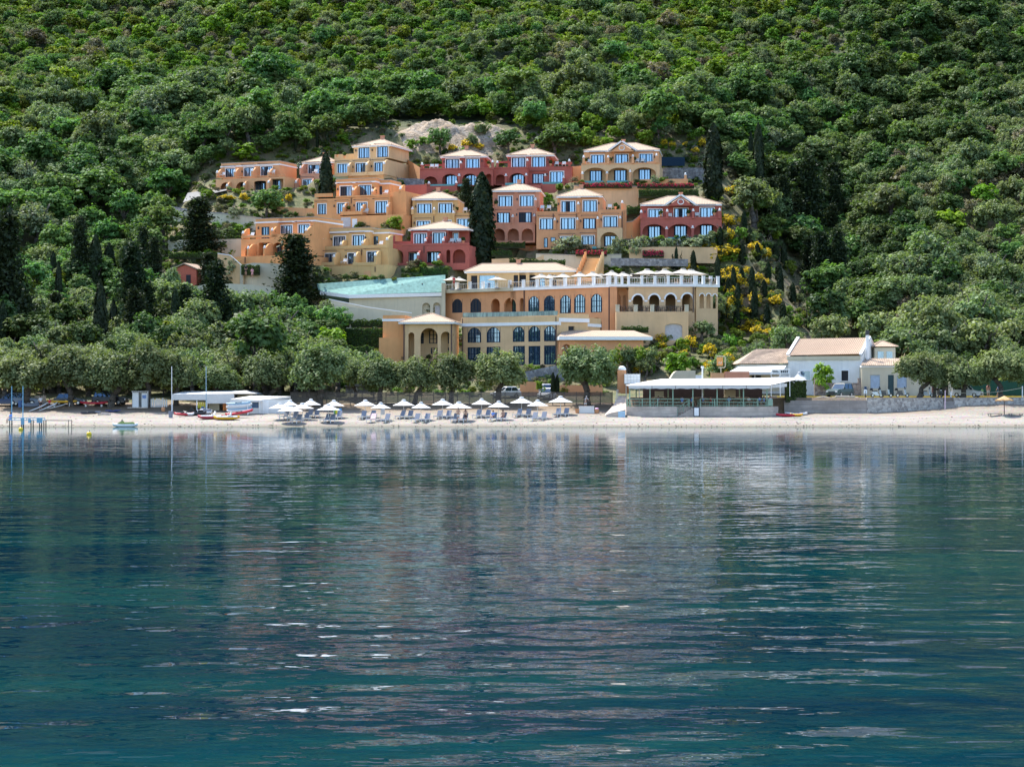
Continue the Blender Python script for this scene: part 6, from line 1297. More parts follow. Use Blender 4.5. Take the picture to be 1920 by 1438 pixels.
for x in (A.x-.05, B.x): MB().prism([(.0, A.z+.03), (7, C.z+.05), (14, A.z+.03), (14, A.z+.2), (7, C.z+.22), (0, A.z+.2)], x, x+.36, 'x').build('gable_coping', M['white'], wh)
ch = Vector((B.x+.75, 0, 0)); mb = MB(); mb.tube((ch.x, 2.0, P(0, 690, 284).z-o.z), (ch.x, 2.0, P(0, 628, 284).z-o.z), .24, .22, 12); c_ = mb.build('chimney', M['white'], wh)
mb = MB(); mb.tube((ch.x, 2.0, P(0, 628, 284).z-o.z), (ch.x, 2.0, P(0, 619, 284).z-o.z), .27, .27, 12); mb.build('cowl', M['dark'], c_)
for (a, b, t, bt, m) in ((1577, 1590, 695, 714, 'room'), (1500, 1518, 696, 712, 'glass'), (1554, 1558, 692, 699, 'room')):
    x0, x1, z1, z0 = P(a, 0, 284).x-o.x, P(b, 0, 284).x-o.x, P(0, t, 284).z-o.z, P(0, bt, 284).z-o.z
    f = MB().box(x0-.16, x0, .22, .4, z0-.1, z1+.14).box(x1, x1+.16, .22, .4, z0-.1, z1+.14).box(x0, x1, .22, .4, z1, z1+.14).box(x0, x1, .2, .4, z0-.1, z0).build('window', M['white'], wh)
    MB().box(x0, x1, .5, .55, z0, z1).build('glass', M[m], f)
# left older house with weathered roof
lh = thing('old_tiled_house', 'older house with a mottled grey-brown tiled roof left of the white house', 'house', P(1435, 730, 286)); o = lh.location
A, B, C, D = P(1384, 682, 286)-o, P(1479, 681, 286)-o, P(1494, 654, 293)-o, P(1416, 655, 293)-o; C.y = D.y = 6
MB().box(A.x+.4, B.x, .5, 11, -1, A.z-.05).build('wall', M['offwhite'], lh); ridged_roof(lh, (A, B, C, D), M['oldroof'])
mb = MB(); mb.face([A, D, (A.x, 12, A.z)], [(0, 0), (3, 5), (6, 0)]); mb.face([D, C, (B.x, 12, A.z), (A.x, 12, A.z)], [(0, 0)]*4); mb.build('roof', M['oldroof'], lh)
aw = thing('house_awning', 'white awning hanging in front of the old tiled house', 'awning', P(1420, 698, 279)); o = aw.location
a, b, c, d = P(1365, 698, 279)-o, P(1466, 697, 279)-o, P(1474, 686, 284)-o, P(1384, 688, 284)-o
mb = MB(); mb.loft([[a, b, b-Vector((0, 0, .3)), a-Vector((0, 0, .3))], [d, c, c-Vector((0, 0, .12)), d-Vector((0, 0, .12))]]); mb.build('canopy', M['whitefab'], aw)
mb = MB()
for x in (a.x+.2, (a.x+b.x)/2, b.x-.2): mb.tube((x, .05, -2.6), (x, .05, a.z-.2), .05, n=6)
mb.build('post', M['beige'], aw); MB().box(a.x+2, b.x, 3, 3.2, -2.5, a.z-.3).build('back_wall', M['beige'], aw); MB().box(-.4, .8, 2.85, 2.99, -2.4, -.4).build('door', M['room'], aw)
# right annexe with shutters
ra_ = thing('annexe_house', 'low cream annexe with two blue-grey shuttered windows and a dark door', 'house', P(1650, 744, 281)); o = ra_.location
X = lambda px: P(px, 0, 281).x-o.x; Zr = lambda row: P(0, row, 281).z-o.z
ops = [(X(1632), X(1650), Zr(728), Zr(703), False), (X(1665), X(1676), -.15, Zr(703), False), (X(1682), X(1700), Zr(727), Zr(705), False)]
mb = MB(); opening_wall(mb, X(1616), X(1762), -.3, Zr(689), 0, .3, ops); mb.box(X(1616), X(1762), .6, 8, -.3, Zr(689)-.01); mb.build('wall', M['beige'], ra_)
MB().box(X(1615), X(1764), -.1, .0, Zr(689)+.001, Zr(685)).box(X(1615), X(1764), .001, 8, Zr(689)+.001, Zr(685)-.01).build('fascia', M['offwhite'], ra_)
sh = col('blue_grey_shutter', (.40, .50, .62), .5)
for op in (ops[0], ops[2]):
    s2 = MB(); k = 14
    for i in range(k): s2.box(op[0], op[1], .12+.0, .16, op[2]+(op[3]-op[2])*i/k, op[2]+(op[3]-op[2])*(i+.85)/k)
    s2.box(op[0], op[1], .165, .2, op[2], op[3]); s2.build('shutter', sh, ra_)
MB().box(ops[1][0], ops[1][1], .15, .2, ops[1][2], ops[1][3]).build('door', col('dark_green_door', (.03, .07, .08), .4), ra_)
ridged_roof(ra_, ((X(1612), -.4, Zr(685)), (X(1762), -.4, Zr(685)), (X(1762), 4, P(0, 672, 285).z-o.z), (X(1632), 4, P(0, 672, 285).z-o.z)), M['oldroof'])
rb2 = thing('rear_house_block', 'small cream upper block with a pyramid tile roof behind the white gable', 'house', P(1665, 680, 289)); o = rb2.location
MB().box(-1.8, 1.0, 0, 5, -2, P(0, 652, 289).z-o.z).build('wall', M['beige'], rb2); hip_roof(rb2, -1.8, 1.0, 0, 5, P(0, 652, 289).z-o.z, .8, M['roof'], chim=False, fascia=False, over=.35)
for x in (-1.4, -.2): MB().box(x, x+.8, -.04, -.003, .2, 1.5).build('window', M['glass'], rb2)
# brown stone garden wall in front of the house
gw = thing('garden_wall', 'low wall faced with brown stone in front of the white house', 'wall', (0, 0, 0)); mb = MB(); bx(mb, 1527, 1615, 718, 744, 279.2, 279.7); bx(mb, 1609, 1615, 709, 717.9, 279.2, 279.7); bx(mb, 1527, 1535, 709, 717.9, 279.2, 279.7); mb.build('wall', M['brownstone'], gw)
plant('bright', 1546, 744, 54, 62, 'small fig-like tree growing in front of the white house wall', Y=279.9, cat='tree')
# red-tiled roofs glimpsed in the trees at the right
for i, (px, row, lab) in enumerate(((1735, 632, 'small red-tiled roof with a white dormer among the right hand trees'), (1757, 616, 'second tiny red-tiled roof higher among the right hand trees'))):
    q = ground_hit(px, 660); r = thing('cottage', lab, 'cottage', P(px, row, q.y-3)); MB().box(-1.6, 1.6, 0, 4, -5, -.5).build('wall', M['offwhite'], r)
    mb = MB(); mb.prism([(-.3, -.6), (2, .9), (4.3, -.6)], -1.9, 1.9, 'x'); f = mb.build('roof', M['redroof'], r); MB().box(-.3, .6, -.1, 1.5, -.2, .55).build('dormer', M['offwhite'], f)
gf = thing('green_windbreak', 'dark green cloth windbreak fence behind the right hand trees', 'fence', (0, 0, 0)); mb = MB(); bx(mb, 1783, 1925, 713, 741, 281, 281.06); mb.build('cloth', col('green_cloth', (.008, .06, .035), .8), gf)
mb = MB()
for i in range(10): a = P(1785+i*15.5, 711, 281.1); mb.tube((a.x, 281.1, 3.3), tuple(a), .05, n=6)
mb.build('post', M['wood'], gf)
hw_ = thing('stub_wall', 'whitewashed gate pillar and low wall behind the right trees', 'wall', (0, 0, 0)); mb = MB(); bx(mb, 1779, 1787, 716, 741, 280.5, 281); bx(mb, 1728, 1765, 700, 741, 282, 282.4); mb.build('wall', M['beige'], hw_)

# ------------------------------------------------------------------ taverna
Yt = 261.5; tv = thing('taverna', 'beachfront taverna terrace with a long white canopy on green posts', 'restaurant', P(1320, 781, Yt)); o = tv.location.copy()
X = lambda px, Y=Yt: P(px, 0, Y).x-o.x; Zr = lambda row, Y=Yt: P(0, row, Y).z-o.z
zf = Zr(762.5); x0, x1 = X(1174), X(1449)
mb = MB(); mb.box(x0, X(1270), 0, .4, -.4, zf); mb.box(X(1312), x1, 0, .4, -.4, zf); mb.box(X(1270), X(1312), .9, 1.2, -.4, zf); mb.box(x0, x1, 1.2, 10.5, -.4, zf-.02); mb.box(x0, X(1270), .4, 1.2, -.4, zf-.02); mb.box(X(1312), x1, .4, 1.2, -.4, zf-.02); mb.prism([(x1, 0), (x1+1.1, 3.5), (x1+1.1, 5.2), (x1, 5.2)], -.4, zf, 'z'); mb.build('terrace_wall', M['palecon'], tv)
for i in range(7):
    t = i/7; MB().box(X(1272)+(X(1305)-X(1272))*t, X(1272)+(X(1305)-X(1272))*(t+1/7)-.002, .05, .88, -.4, zf*(i+1)/7).build('step', M['palecon'], tv)
gp = col('sage_green_paint', (.24, .36, .27), .5)
g = MB(); pv0 = (X(1272), -.02, 0.0)
g.tube((X(1270), 0, .9), (X(1293), 0, zf+.95), .035, n=6); g.tube((X(1270), 0, .45), (X(1293), 0, zf+.5), .03, n=6)
for t in (0, .5, 1): x = X(1270)+(X(1293)-X(1270))*t; g.tube((x, 0, zf*t), (x, 0, zf*t+.95), .035, n=6)
g.build('stair_rail', gp, tv)
for (a, b) in ((x0+.1, X(1291)), (X(1313), x1-.05)):
    nn = int((b-a)/1.6)
    for i in range(nn+1): x = a+(b-a)*i/nn; MB().box(x-.05, x+.05, .1, .2, zf, zf+.95).build('railing_post', gp, tv)
    g = MB()
    for k in (.12, .5, .9): g.box(a, b, .12, .18, zf+k, zf+k+.07)
    g.build('railing', gp, tv)
zt_ = Zr(727); posts = (1181, 1219, 1262, 1299.5, 1345, 1394.5, 1438.5)
for px in posts: MB().box(X(px)-.07, X(px)+.07, .25, .39, zf, zt_+.1).build('post', gp, tv)
for px in (1200, 1262, 1330, 1400): MB().box(X(px)-.07, X(px)+.07, 8.0, 8.14, zf, zt_+.8).build('post', gp, tv)
# canopy: front edge, high rear ridge
mb = MB(); a, b = (X(1178), -.3, Zr(723)), (X(1443), -.3, Zr(722)); c, d = (X(1468, 270), 8.5, Zr(708.5, 270)), (X(1240, 270), 8.5, Zr(710.5, 270)); e = (X(1510, 270), 7.5, Zr(707.5, 269))
th = Vector((0, 0, .06)); 
for tri in ((a, b, c, d), (b, e, c)): mb.face([Vector(q) for q in tri]); mb.face([Vector(q)-th for q in reversed(tri)])
l_ = (X(1178), 8.5, Zr(721)); mb.face([a, d, l_]); mb.face([Vector(q)-th for q in (l_, d, a)])
mb.build('canopy', M['whitefab'], tv)
v = MB(); nsc = 6
for i in range(nsc):
    xa_, xb_ = a[0]+(b[0]-a[0])*i/nsc, a[0]+(b[0]-a[0])*(i+1)/nsc; vt = Zr(723)-.02
    pts_ = [(xa_+.03, vt), (xb_-.03, vt)]+[(xb_-.03-(xb_-xa_-.06)*k/6, vt-.36-.04*math.sin(k*1.9+i)) for k in range(7)]; v.prism(pts_, -.33, -.31)
v.prism([(X(1443), Zr(722)-.02), (X(1476), Zr(719)), (X(1476), Zr(719)-.4), (X(1443), Zr(728))], .3, .34)
v.build('valance', M['whitefab'], tv)
mb = MB(); bx(mb, 1440, 1449, 749, 761, Yt+.02, Yt+.3, o); mb.build('green_box', gp, tv)
# interior
mb = MB(); mb.box(X(1215), X(1447), 10, 10.3, zf, Zr(722)); mb.build('back_wall', col('dark_brown_wall', (.07, .05, .045), .8), tv)
mb = MB(); mb.box(X(1235), X(1252), 7, 7.2, zf, zf+1.9); mb.box(X(1370), X(1392), 8, 8.2, zf, zf+2.1); mb.build('partition', M['beige'], tv)
tm = MB(); tm.box(-.4, .4, -.4, .4, .70, .74); tm.box(-.05, .05, -.05, .05, 0, .7); tm.box(-.25, .25, -.25, .25, 0, .04); tme = tm.mesh('table', col('table_wood', (.30, .20, .12), .6))
cm = MB(); cm.box(-.2, .2, -.2, .2, .42, .46); cm.box(-.2, .2, .17, .2, .46, .88)
for i in (-.18, .18):
    for j in (-.18, .18): cm.box(i-.02, i+.02, j-.02, j+.02, 0, .42)
cme = cm.mesh('chair', gp); rt = random.Random(9)
tl = ('near the left end', 'left of the stair', 'beside the stair', 'right of the stair', 'at the middle posts', 'right of the middle posts', 'near the green box', 'at the far right end')
for i, px in enumerate((1192, 1214, 1240, 1325, 1352, 1378, 1408, 1430)):
    l = o+Vector((X(px), 1.9, zf)); obj('table', tme, None, l, label='small square taverna table '+tl[i], cat='table', group='taverna tables along the railing')
    for s in (-1, 1): obj('chair', cme, None, l+Vector((s*.72, 0, 0)), s*-math.pi/2, label='sage green taverna chair at the table %s, %s side' % (tl[i], 'right' if s > 0 else 'left'), cat='chair', group='taverna chairs along the railing')
# vine at right, menu board, chimney pipe, tank, pillar, signs
hedge(1474, 1512, 716, 750, 265.5, 268.5, 'dark leafy vine screen at the right end of the taverna', dep=1.6)
mn = thing('menu_board', 'black framed menu board standing on the sand at the taverna steps', 'board', ground_hit(1306, 782)); mb = MB(); mb.prism([(-.1, 0), (.1, 0), (.25, 1.2), (.12, 1.25)], -.36, .36, 'x'); mb.build('frame', M['dark'], mn)
mb = MB(); mb.face([(-.27, -.115+.035, .15), (.27, -.115+.035, .15), (.27, .07, 1.12), (-.27, .07, 1.12)]); mb.build('sheet', M['white'], mn); mb = MB()
for i in range(7): z = .3+i*.11; y = -.12+.035+z*.158; mb.box(-.2, .2-.05*(i % 3), y-.012, y-.008, z, z+.03)
mb.build('menu_lines', M['dark'], mn)
cp = thing('flue_pipe', 'white flue pipe with a cap rising through the taverna canopy', 'pipe', P(1317, 716, 264)); mb = MB(); mb.tube((0, 0, -2), (0, 0, 1.75), .09, n=8); mb.tube((0, 0, 1.7), (0, 0, 1.95), .2, .17, 10); mb.build('pipe', M['white'], cp)
sg = thing('orange_sign', 'orange sign panel in a looped pale frame on a post behind the taverna', 'sign', P(1351, 700, 280)); mb = MB()
a = P(1344, 670, 280)-sg.location; b = P(1357, 686, 280)-sg.location
mb.box(a.x, b.x-.1, -.03, .03, b.z, a.z); mb.build('panel', col('orange_panel', (.80, .36, .10), .5), sg)
mb = MB(); mb.path([Vector((a.x, 0, a.z+.12)), Vector((b.x+.1, 0, a.z+.12)), Vector((b.x+.2, 0, a.z)), Vector((b.x+.2, 0, b.z-.1)), Vector((b.x+.05, 0, b.z-.25)), Vector((a.x+.2, 0, b.z-.25))], [.06]*6); mb.tube((.05, 0, -3.5), (.05, 0, b.z-.25), .07, n=8); mb.build('frame', M['beige'], sg)
mb = MB(); [mb.box(a.x+.2+i*.13, a.x+.26+i*.13, -.045, -.035, (a.z+b.z)/2-.3, (a.z+b.z)/2-.3+.22+.1*(i % 2)) for i in range(4)]; mb.build('lettering', col('white_letters', (.8, .7, .6)), sg)
og = thing('gate_pillar', 'orange plastered gate pillar with a white domed cap left of the taverna', 'pillar', P(1172, 738, 270)); o2 = og.location; mb = MB(); bx(mb, 1158, 1174, 694, 737, 270, 270.9, o2); bx(mb, 1164, 1180, 716, 738, 270.2, 271.0, o2); mb.build('shaft', M['terra'], og)
mb = MB(); a = P(1166, 694, 270.45)-o2; mb.lathe([(.001, .55), (.25, .5), (.45, .35), (.55, .12), (.58, 0), (.001, 0)], (a.x, .45, a.z), 12); mb.smooth = True; mb.build('cap', M['white'], og)
tk = thing('water_tank', 'white plastic tank in a metal cage beside the gate pillar', 'tank', P(1186, 719, 269)); o2 = tk.location; mb = MB(); bx(mb, 1171, 1200, 702, 719, 269, 270.2, o2); mb.build('tank', M['white'], tk); g = MB()
for i in range(6): x = P(1171+29*i/5, 0, 269).x-o2.x; g.tube((x, -.06, -.1), (x, -.06, 1.25), .025, n=4)
for k in (0, .4, .8, 1.2): g.tube((P(1171, 0, 269).x-o2.x, -.07, k), (P(1200, 0, 269).x-o2.x, -.07, k), .025, n=4)
g.tube((-.8, 0, -3), (-.8, 0, 0), .06, n=6); g.tube((.9, .9, -3), (.9, .9, 0), .06, n=6); g.build('cage', M['chrome'], tk)
gr = thing('curved_roof_shed', 'grey shed with a half-round end behind the taverna canopy', 'shed', P(1282, 712, 276)); o2 = gr.location
mb = MB(); q = [(P(1256, 0, 276).x-o2.x, -.8)]+[(P(1256+14*t, 0, 276).x-o2.x, 1.15*math.sin(math.pi/2*t)) for t in (.0, .25, .5, .75, 1.)]+[(P(1304, 0, 276).x-o2.x, 1.2), (P(1304, 0, 276).x-o2.x, -.8)]; mb.prism(q[1:] and q, 0, 3); mb.build('shell', M['beige'], gr); MB().box(P(1304, 0, 276).x-o2.x+.01, P(1316, 0, 276).x-o2.x, .1, 2, -.8, .6).build('cabinet', M['white'], gr)
rw = thing('brick_planter_wall', 'low reddish wall behind the taverna canopy', 'wall', P(1380, 708, 277)); o2 = rw.location; mb = MB(); bx(mb, 1359, 1405, 696.5, 712, 277, 277.3, o2); mb.build('wall', M['salmon'], rw); mb = MB(); bx(mb, 1333, 1358.5, 699, 712, 277.1, 277.4, o2); mb.build('side_wall', M['tan'], rw)
bn = thing('notice_frame', 'large white framed notice panel beside the taverna canopy', 'sign', P(1464, 728, 260.9)); o2 = bn.location; g = MB()
for px in (1446, 1463, 1481): g.tube((P(px, 0, 260.9).x-o2.x, 0, -1), (P(px, 0, 260.9).x-o2.x, 0, P(0, 692, 260.9).z-o2.z), .035, n=6)
for rw_ in (692, 700, 707): g.tube((P(1446, 0, 260.9).x-o2.x, 0, P(0, rw_, 260.9).z-o2.z), (P(1481, 0, 260.9).x-o2.x, 0, P(0, rw_, 260.9).z-o2.z), .03, n=6)
g.build('frame', M['white'], bn); mb = MB(); bx(mb, 1447, 1480, 693, 700, 260.95, 260.98, o2); mb.build('panel', M['offwhite'], bn); mb = MB()
for i in range(4): bx(mb, 1464+i*3.6, 1466.4+i*3.6, 694.6, 698.8, 260.92, 260.94, o2)
bx(mb, 1448.5, 1458, 695, 696, 260.92, 260.94, o2); bx(mb, 1448.5, 1460, 697, 698, 260.92, 260.94, o2); mb.build('lettering', M['dark'], bn)
# ramp and low wall left of the taverna
mb = MB(); pts_ = [P(1133, 778, 260), P(1174, 778, 260), P(1174, 742, 268.5), P(1160, 742, 268.5), P(1150, 760, 264.5)]; mb.face(pts_); mb.face([p-Vector((0, 0, .8)) for p in reversed(pts_)]); tag(mb.build('concrete_ramp', M['palecon']), kind='structure'); bpy.data.objects['concrete_ramp']['label'] = 'pale concrete ramp climbing left of the taverna'
lw = thing('ramp_wall', 'low rough wall with a pale blue panel left of the taverna', 'wall', P(1155, 782, 259.6)); o2 = lw.location; mb = MB(); a = [(P(px, 0, 259.6).x-o2.x, P(0, r, 259.6).z-o2.z) for px, r in ((1136, 783), (1173, 783), (1173, 768), (1160, 771), (1146, 774), (1137, 777))]; mb.prism(a, 0, .4); mb.build('wall', M['palecon'], lw); mb = MB(); bx(mb, 1159, 1172, 771, 783, 259.55, 259.595, o2); mb.build('panel', col('pale_blue_panel', (.40, .58, .72), .6), lw)
mb = MB(); a = ground_hit(1153, 764); mb.tube(a, P(1157, 730, a.y), .05, .04, 6); mb.tube(a+Vector((.25, 0, 0)), P(1159, 730, a.y), .05, .04, 6); tag(mb.build('leaning_poles', M['white']), 'two white poles leaning together left of the taverna', 'poles')

# ------------------------------------------------------------------ beach furniture
def make_lounger():
    r = thing('sun_lounger', 'x', 'sun lounger', (0, 0, 0), 0, 'grey sun loungers in pairs under the white parasols')
    f = MB(); f.box(-.33, -.28, -.95, .85, .28, .34).box(.28, .33, -.95, .85, .28, .34).box(-.28, .28, -.95, -.9, .28, .34)
    f.build('frame', M['white'], r)
    for x in (-.30, .30):
        for y in (-.75, .35): MB().box(x-.03, x+.03, y-.03, y+.03, -.05, .28).build('leg', M['white'], r)
    MB().box(-.29, .29, -.92, .2, .342, .385).build('seat', M['greymesh'], r)
    b = MB(); b.prism([(.2, .345), (.24, .33), (.64, .98), (.58, 1.02)], -.30, .30, 'x'); b.build('backrest', M['greymesh'], r)
    s = MB(); s.tube((-.25, .7, .3), (-.25, .48, .75), .02, n=4); s.tube((.25, .7, .3), (.25, .48, .75), .02, n=4); s.build('strut', M['white'], r)
    return r
def make_parasol():
    r = thing('parasol', 'x', 'parasol', (0, 0, 0), 0, 'white beach parasols')
    mb = MB(); n = 8; R0 = 1.0; prof = [(.02, 1.0), (.16, .985), (.19, .90), (.55, .78), (1.0, .66)]
    i0 = len(mb.v)
    for rr, z in prof:
        for k in range(n): a = 2*math.pi*(k+.5)/n; mb.v.append((rr*math.cos(a)*(1 if k % 1 == 0 else .98), rr*math.sin(a), z))
    for j in range(len(prof)-1):
        for k in range(n): mb.f.append((i0+j*n+k, i0+j*n+(k+1) % n, i0+(j+1)*n+(k+1) % n, i0+(j+1)*n+k)); mb.mi.append(0)
    mb.f.append(tuple(i0+k for k in range(n))); mb.mi.append(0)
    mb.build('canopy', M['whitefab'], r)
    MB().tube((0, 0, -.1), (0, 0, .97), .022, n=8).build('pole', M['white'], r)
    rb = MB()
    for k in range(n): a = 2*math.pi*(k+.5)/n; rb.tube((0, 0, .62), (math.cos(a)*.55, math.sin(a)*.55, .765), .008, n=3); rb.tube((0, 0, .95), (math.cos(a)*.98, math.sin(a)*.98, .655), .008, n=3)
    rb.build('rib', M['chrome'], r)
    MB().box(-.2, .2, -.2, .2, -.05, .025).build('base', M['greymesh'], r); return r
PR = make_parasol(); first = True
PAR = [ # centre px, apex row, half width px, base row, label
 (544, 748.5, 16, 784, 'leftmost rear white parasol, in front of the kiosk'), (524, 754.5, 22, 787, 'foremost parasol of the left cluster, nearest the kiosk wall'), (544, 759, 25, 793, 'lowest parasol of the left cluster'), (583, 747.5, 20, 782, 'tallest rear parasol of the left cluster'), (567, 755, 23, 787, 'parasol in the middle of the left cluster'),
 (626, 749.5, 21, 783, 'rear parasol above the striped windbreak'), (616, 757, 24, 791, 'front parasol before the striped windbreak'),
 (685, 749, 22, 783, 'parasol behind the lounger with the pink towel'), (714, 754, 20, 788, 'front parasol with a towel hanging on its pole'), (757, 748.5, 22, 783, 'rear parasol left of the central pair of trunks'), (789.5, 753, 20, 788, 'front parasol before the thick olive trunk'), (830, 747.5, 21, 782, 'rear parasol left of the standing couple'), (860.5, 752.5, 25, 789, 'parasol over the standing couple'),
 (903, 746.5, 21, 781, 'rear parasol right of the standing couple'), (935, 751, 21, 787, 'front parasol over the seated couple'), (978, 743.5, 23, 779, 'highest rear parasol in the right half of the beach'), (1008, 749, 21, 784, 'low parasol between the two rightmost high ones'), (1051, 742, 24, 777, 'rightmost parasol, left of the bar counter')]
for i, (px, ra2, hwp, rb2_, lab) in enumerate(PAR):
    g = ground_hit(px, rb2_); h = P(px, ra2, g.y).z-g.z; rad = hwp*g.y/FPX
    if i == 0: r = PR; r.location = g; r['label'] = lab; r.rotation_euler = (0, 0, rg.random()); r.scale = (rad, rad, h)
    else: dup(PR, g, rg.random(), lab, (rad, rad, h))
LG = make_lounger()
LO = [(534, 786, 'at the far left, beside the kiosk'), (550, 788, 'second from the left, in the kiosk shade'), (558, 793, 'nearest the water in the left cluster'), (572, 789, 'in the middle of the left cluster'), (580, 783, 'left one of the pair behind the left cluster'), (592, 783, 'right one of the pair behind the left cluster'), (553, 777, 'high at the back of the left cluster'),
 (611, 792, 'left one before the striped windbreak'), (621, 792.5, 'right one before the striped windbreak'), (634, 786, 'just right of the striped windbreak'),
 (680, 786, 'empty left one behind the towel'), (697, 785.5, 'right one behind the towel'), (697.5, 792, 'covered by a pink and white towel'), (724, 792, 'alone right of the pink towel'),
 (752, 785.5, 'left one of the third rear pair'), (767.5, 785.5, 'right one of the third rear pair'), (780, 791.5, 'left one of the pair before the thick trunk'), (799, 791.5, 'right one of the pair before the thick trunk'),
 (822, 785.5, 'left one of the pair behind the standing couple'), (839, 785, 'holding a dark bag, behind the standing couple'), (853, 791, 'beside the man in white shorts'), (870, 791, 'behind the standing woman'),
 (895, 784, 'left one of the pair right of the couple'), (912.5, 784, 'right one of the pair right of the couple'), (924, 789.5, 'under the person in blue'), (942, 789, 'under the right seated person'),
 (971, 782.5, 'left one under the highest right parasol'), (989, 782.5, 'right one under the highest right parasol'), (1000, 788.5, 'left one of the front right pair'), (1018, 788, 'right one of the front right pair'), (1045, 781, 'left one under the rightmost parasol'), (1060, 780.5, 'rightmost one, nearest the bar counter')]
for i, (px, row, lab) in enumerate(LO):
    g = ground_hit(px, row); lab = 'grey sun lounger '+lab
    if i == 0: LG.location = g; LG['label'] = lab; LG.rotation_euler = (0, 0, R(-26))
    else: dup(LG, g, R(-26+rg.uniform(-8, 8)), lab)
def towel(px, row, label, c):
    g = ground_hit(px, row); a = R(-26); r = thing('towel', label, 'towel', g+Vector((0, 0, 0)), a); mb = MB(); mb.box(-.34, .34, -.9, .22, .39, .41); mb.prism([(.17, .39), (.22, .39), (.60, 1.03), (.55, 1.05)], -.34, .34, 'x'); mb.build('cloth', c, r)
towel(697.5, 792, 'pink and white towel spread over a front lounger', col('pink_white_towel', (.75, .55, .55), .95))
g = ground_hit(712, 780); r = thing('hanging_towel', 'white towel hanging on the pole of a front parasol', 'towel', P(718, 770, 257.5)); MB().box(-.22, .22, -.03, .03, -.5, .35).build('cloth', M['whitefab'], r)
g = ground_hit(632, 777); r = thing('windbreak', 'striped green, yellow and blue windbreak panel under the parasols', 'windbreak', g+Vector((0, .3, 0)))
for i, c in enumerate(((.02, .25, .12), (.30, .45, .05), (.75, .60, .03), (.55, .70, .5), (.03, .18, .5), (.05, .3, .6))): MB().box(-.48+i*.17, -.48+i*.17+.168, 0, .04, .05, .75).build('stripe', col('stripe_%d' % i if False else ('stripe_green', 'stripe_lime', 'stripe_yellow', 'stripe_mint', 'stripe_blue', 'stripe_sky')[i], c, .7), r)

# ------------------------------------------------------------------ long slatted fence behind the beach
sf = thing('slat_fence', 'long dark horizontal-slat fence behind the beach loungers', 'fence', P(850, 756, 271.5)); o2 = sf.location
x0, x1 = P(545, 0, 271.5).x-o2.x, P(1148, 0, 271.5).x-o2.x; zt0, zb0 = P(0, 735, 271.5).z-o2.z, P(0, 757, 271.5).z-o2.z; k = 13; sl = MB()
for i in range(k): z = zb0+(zt0-zb0)*i/k; sl.box(x0, x1, 0, .04, z+.01, z+(zt0-zb0)/k*.86)
tag(sl.build('slat', M['wood'], sf), kind='stuff'); n = 27
for i in range(n+1): x = x0+(x1-x0)*i/n; MB().box(x-.05, x+.05, .045, .14, -.6, zt0+.03).build('post', M['wood'], sf)

# ------------------------------------------------------------------ old olives along the beach
def old_olive(pxc, top, base, w, lab, v, group=None, Y=None, tx=0):
    g = ground_hit(pxc, base) if Y is None else P(pxc, base, Y); m = g.y/FPX; s = w*m/2/3.1; sz = (base-top)*m/7.0
    r = thing('old_olive_tree', lab, 'tree', g+Vector((0, 0, -.1)), 0, group, (s, s, sz)); c = obj('crown', BIG[v % 4], r, (0, 0, -.75)); c.rotation_euler = (0, 0, v*1.7); c.scale = (1.12, 1.12, 1.12+.1*math.sin(v*2.3)); t = obj('trunk', BIGT[v % 4], r); t.location = (tx, 0, 0); t.rotation_euler = (0, 0, 0); return r
for i, (px, top, base, w, lab) in enumerate((
  (50, 652, 762, 120, 'old olive at the far left edge behind the blue car'), (135, 640, 762, 110, 'old olive behind the wooden crates at the left'), (205, 628, 763, 115, 'old olive above the yellow kayak'), (275, 630, 764, 110, 'old olive behind the white changing cabin'), (330, 645, 760, 90, 'old olive above the left end of the boat shelter'),
  (412, 662, 757, 95, 'old olive behind the boat shelter'), (500, 655, 757, 100, 'old olive between the boat shelter and the parasols'), (598, 622, 762, 122, 'huge round olive above the left parasols'), (712, 650, 757, 92, 'olive with a straight dark trunk behind the third pair of parasols'), (668, 664, 752, 70, 'airy leaning olive left of the straight dark trunk'),
  (775, 648, 758, 84, 'olive with the thickest trunk at the centre of the beach'), (845, 652, 757, 92, 'forked-trunk olive right of the thickest trunk'), (934, 648, 757, 104, 'leaning olive in front of the lower hall windows'), (1103, 615, 760, 122, 'largest olive tree, shading the right end of the beach'),
  (1722, 655, 743.5, 88, 'olive in front of the low cream annexe'), (1752, 668, 744, 60, 'narrow olive behind the scooters'), (1806, 664, 743.5, 92, 'olive leaning over the small white car'), (1878, 650, 744, 100, 'twisted olive above the walking couple'), (1925, 660, 745, 80, 'olive at the right edge of the picture'))):
    old_olive(px, top, base, w, lab, i, 'old olives along the shore', Y=None if px < 1500 else 269.6)
for i, (px, row, w, h) in enumerate(((1690, 700, 110, 90), (1760, 700, 110, 95), (1840, 700, 120, 100), (1910, 690, 110, 90), (1790, 670, 100, 80), (1880, 660, 110, 85), (1715, 665, 100, 75), (1930, 640, 90, 70), (1660, 640, 90, 60), (1480, 665, 80, 50))):
    plant('olive', px, row, w, h, 'olive tree of the grove climbing behind the right hand houses', 'olives behind the right houses')
for i, (px, row, w, h) in enumerate(((20, 742, 110, 90), (100, 735, 120, 100), (180, 735, 110, 90), (250, 740, 110, 85), (330, 735, 100, 80), (400, 730, 100, 70), (465, 735, 90, 70), (550, 735, 90, 75))):
    plant('olive', px, row, w, h, 'olive tree in the row just behind the shore olives at the left', 'second row of olives')
for px, row, w, h, lab in ((700, 735, 26, 26, 'lime green bush behind the fence at the left'), (1014, 738, 20, 24, 'clipped green bush beside the parked hatchback')): plant('bright', px, row, w, h, lab, Y=276)
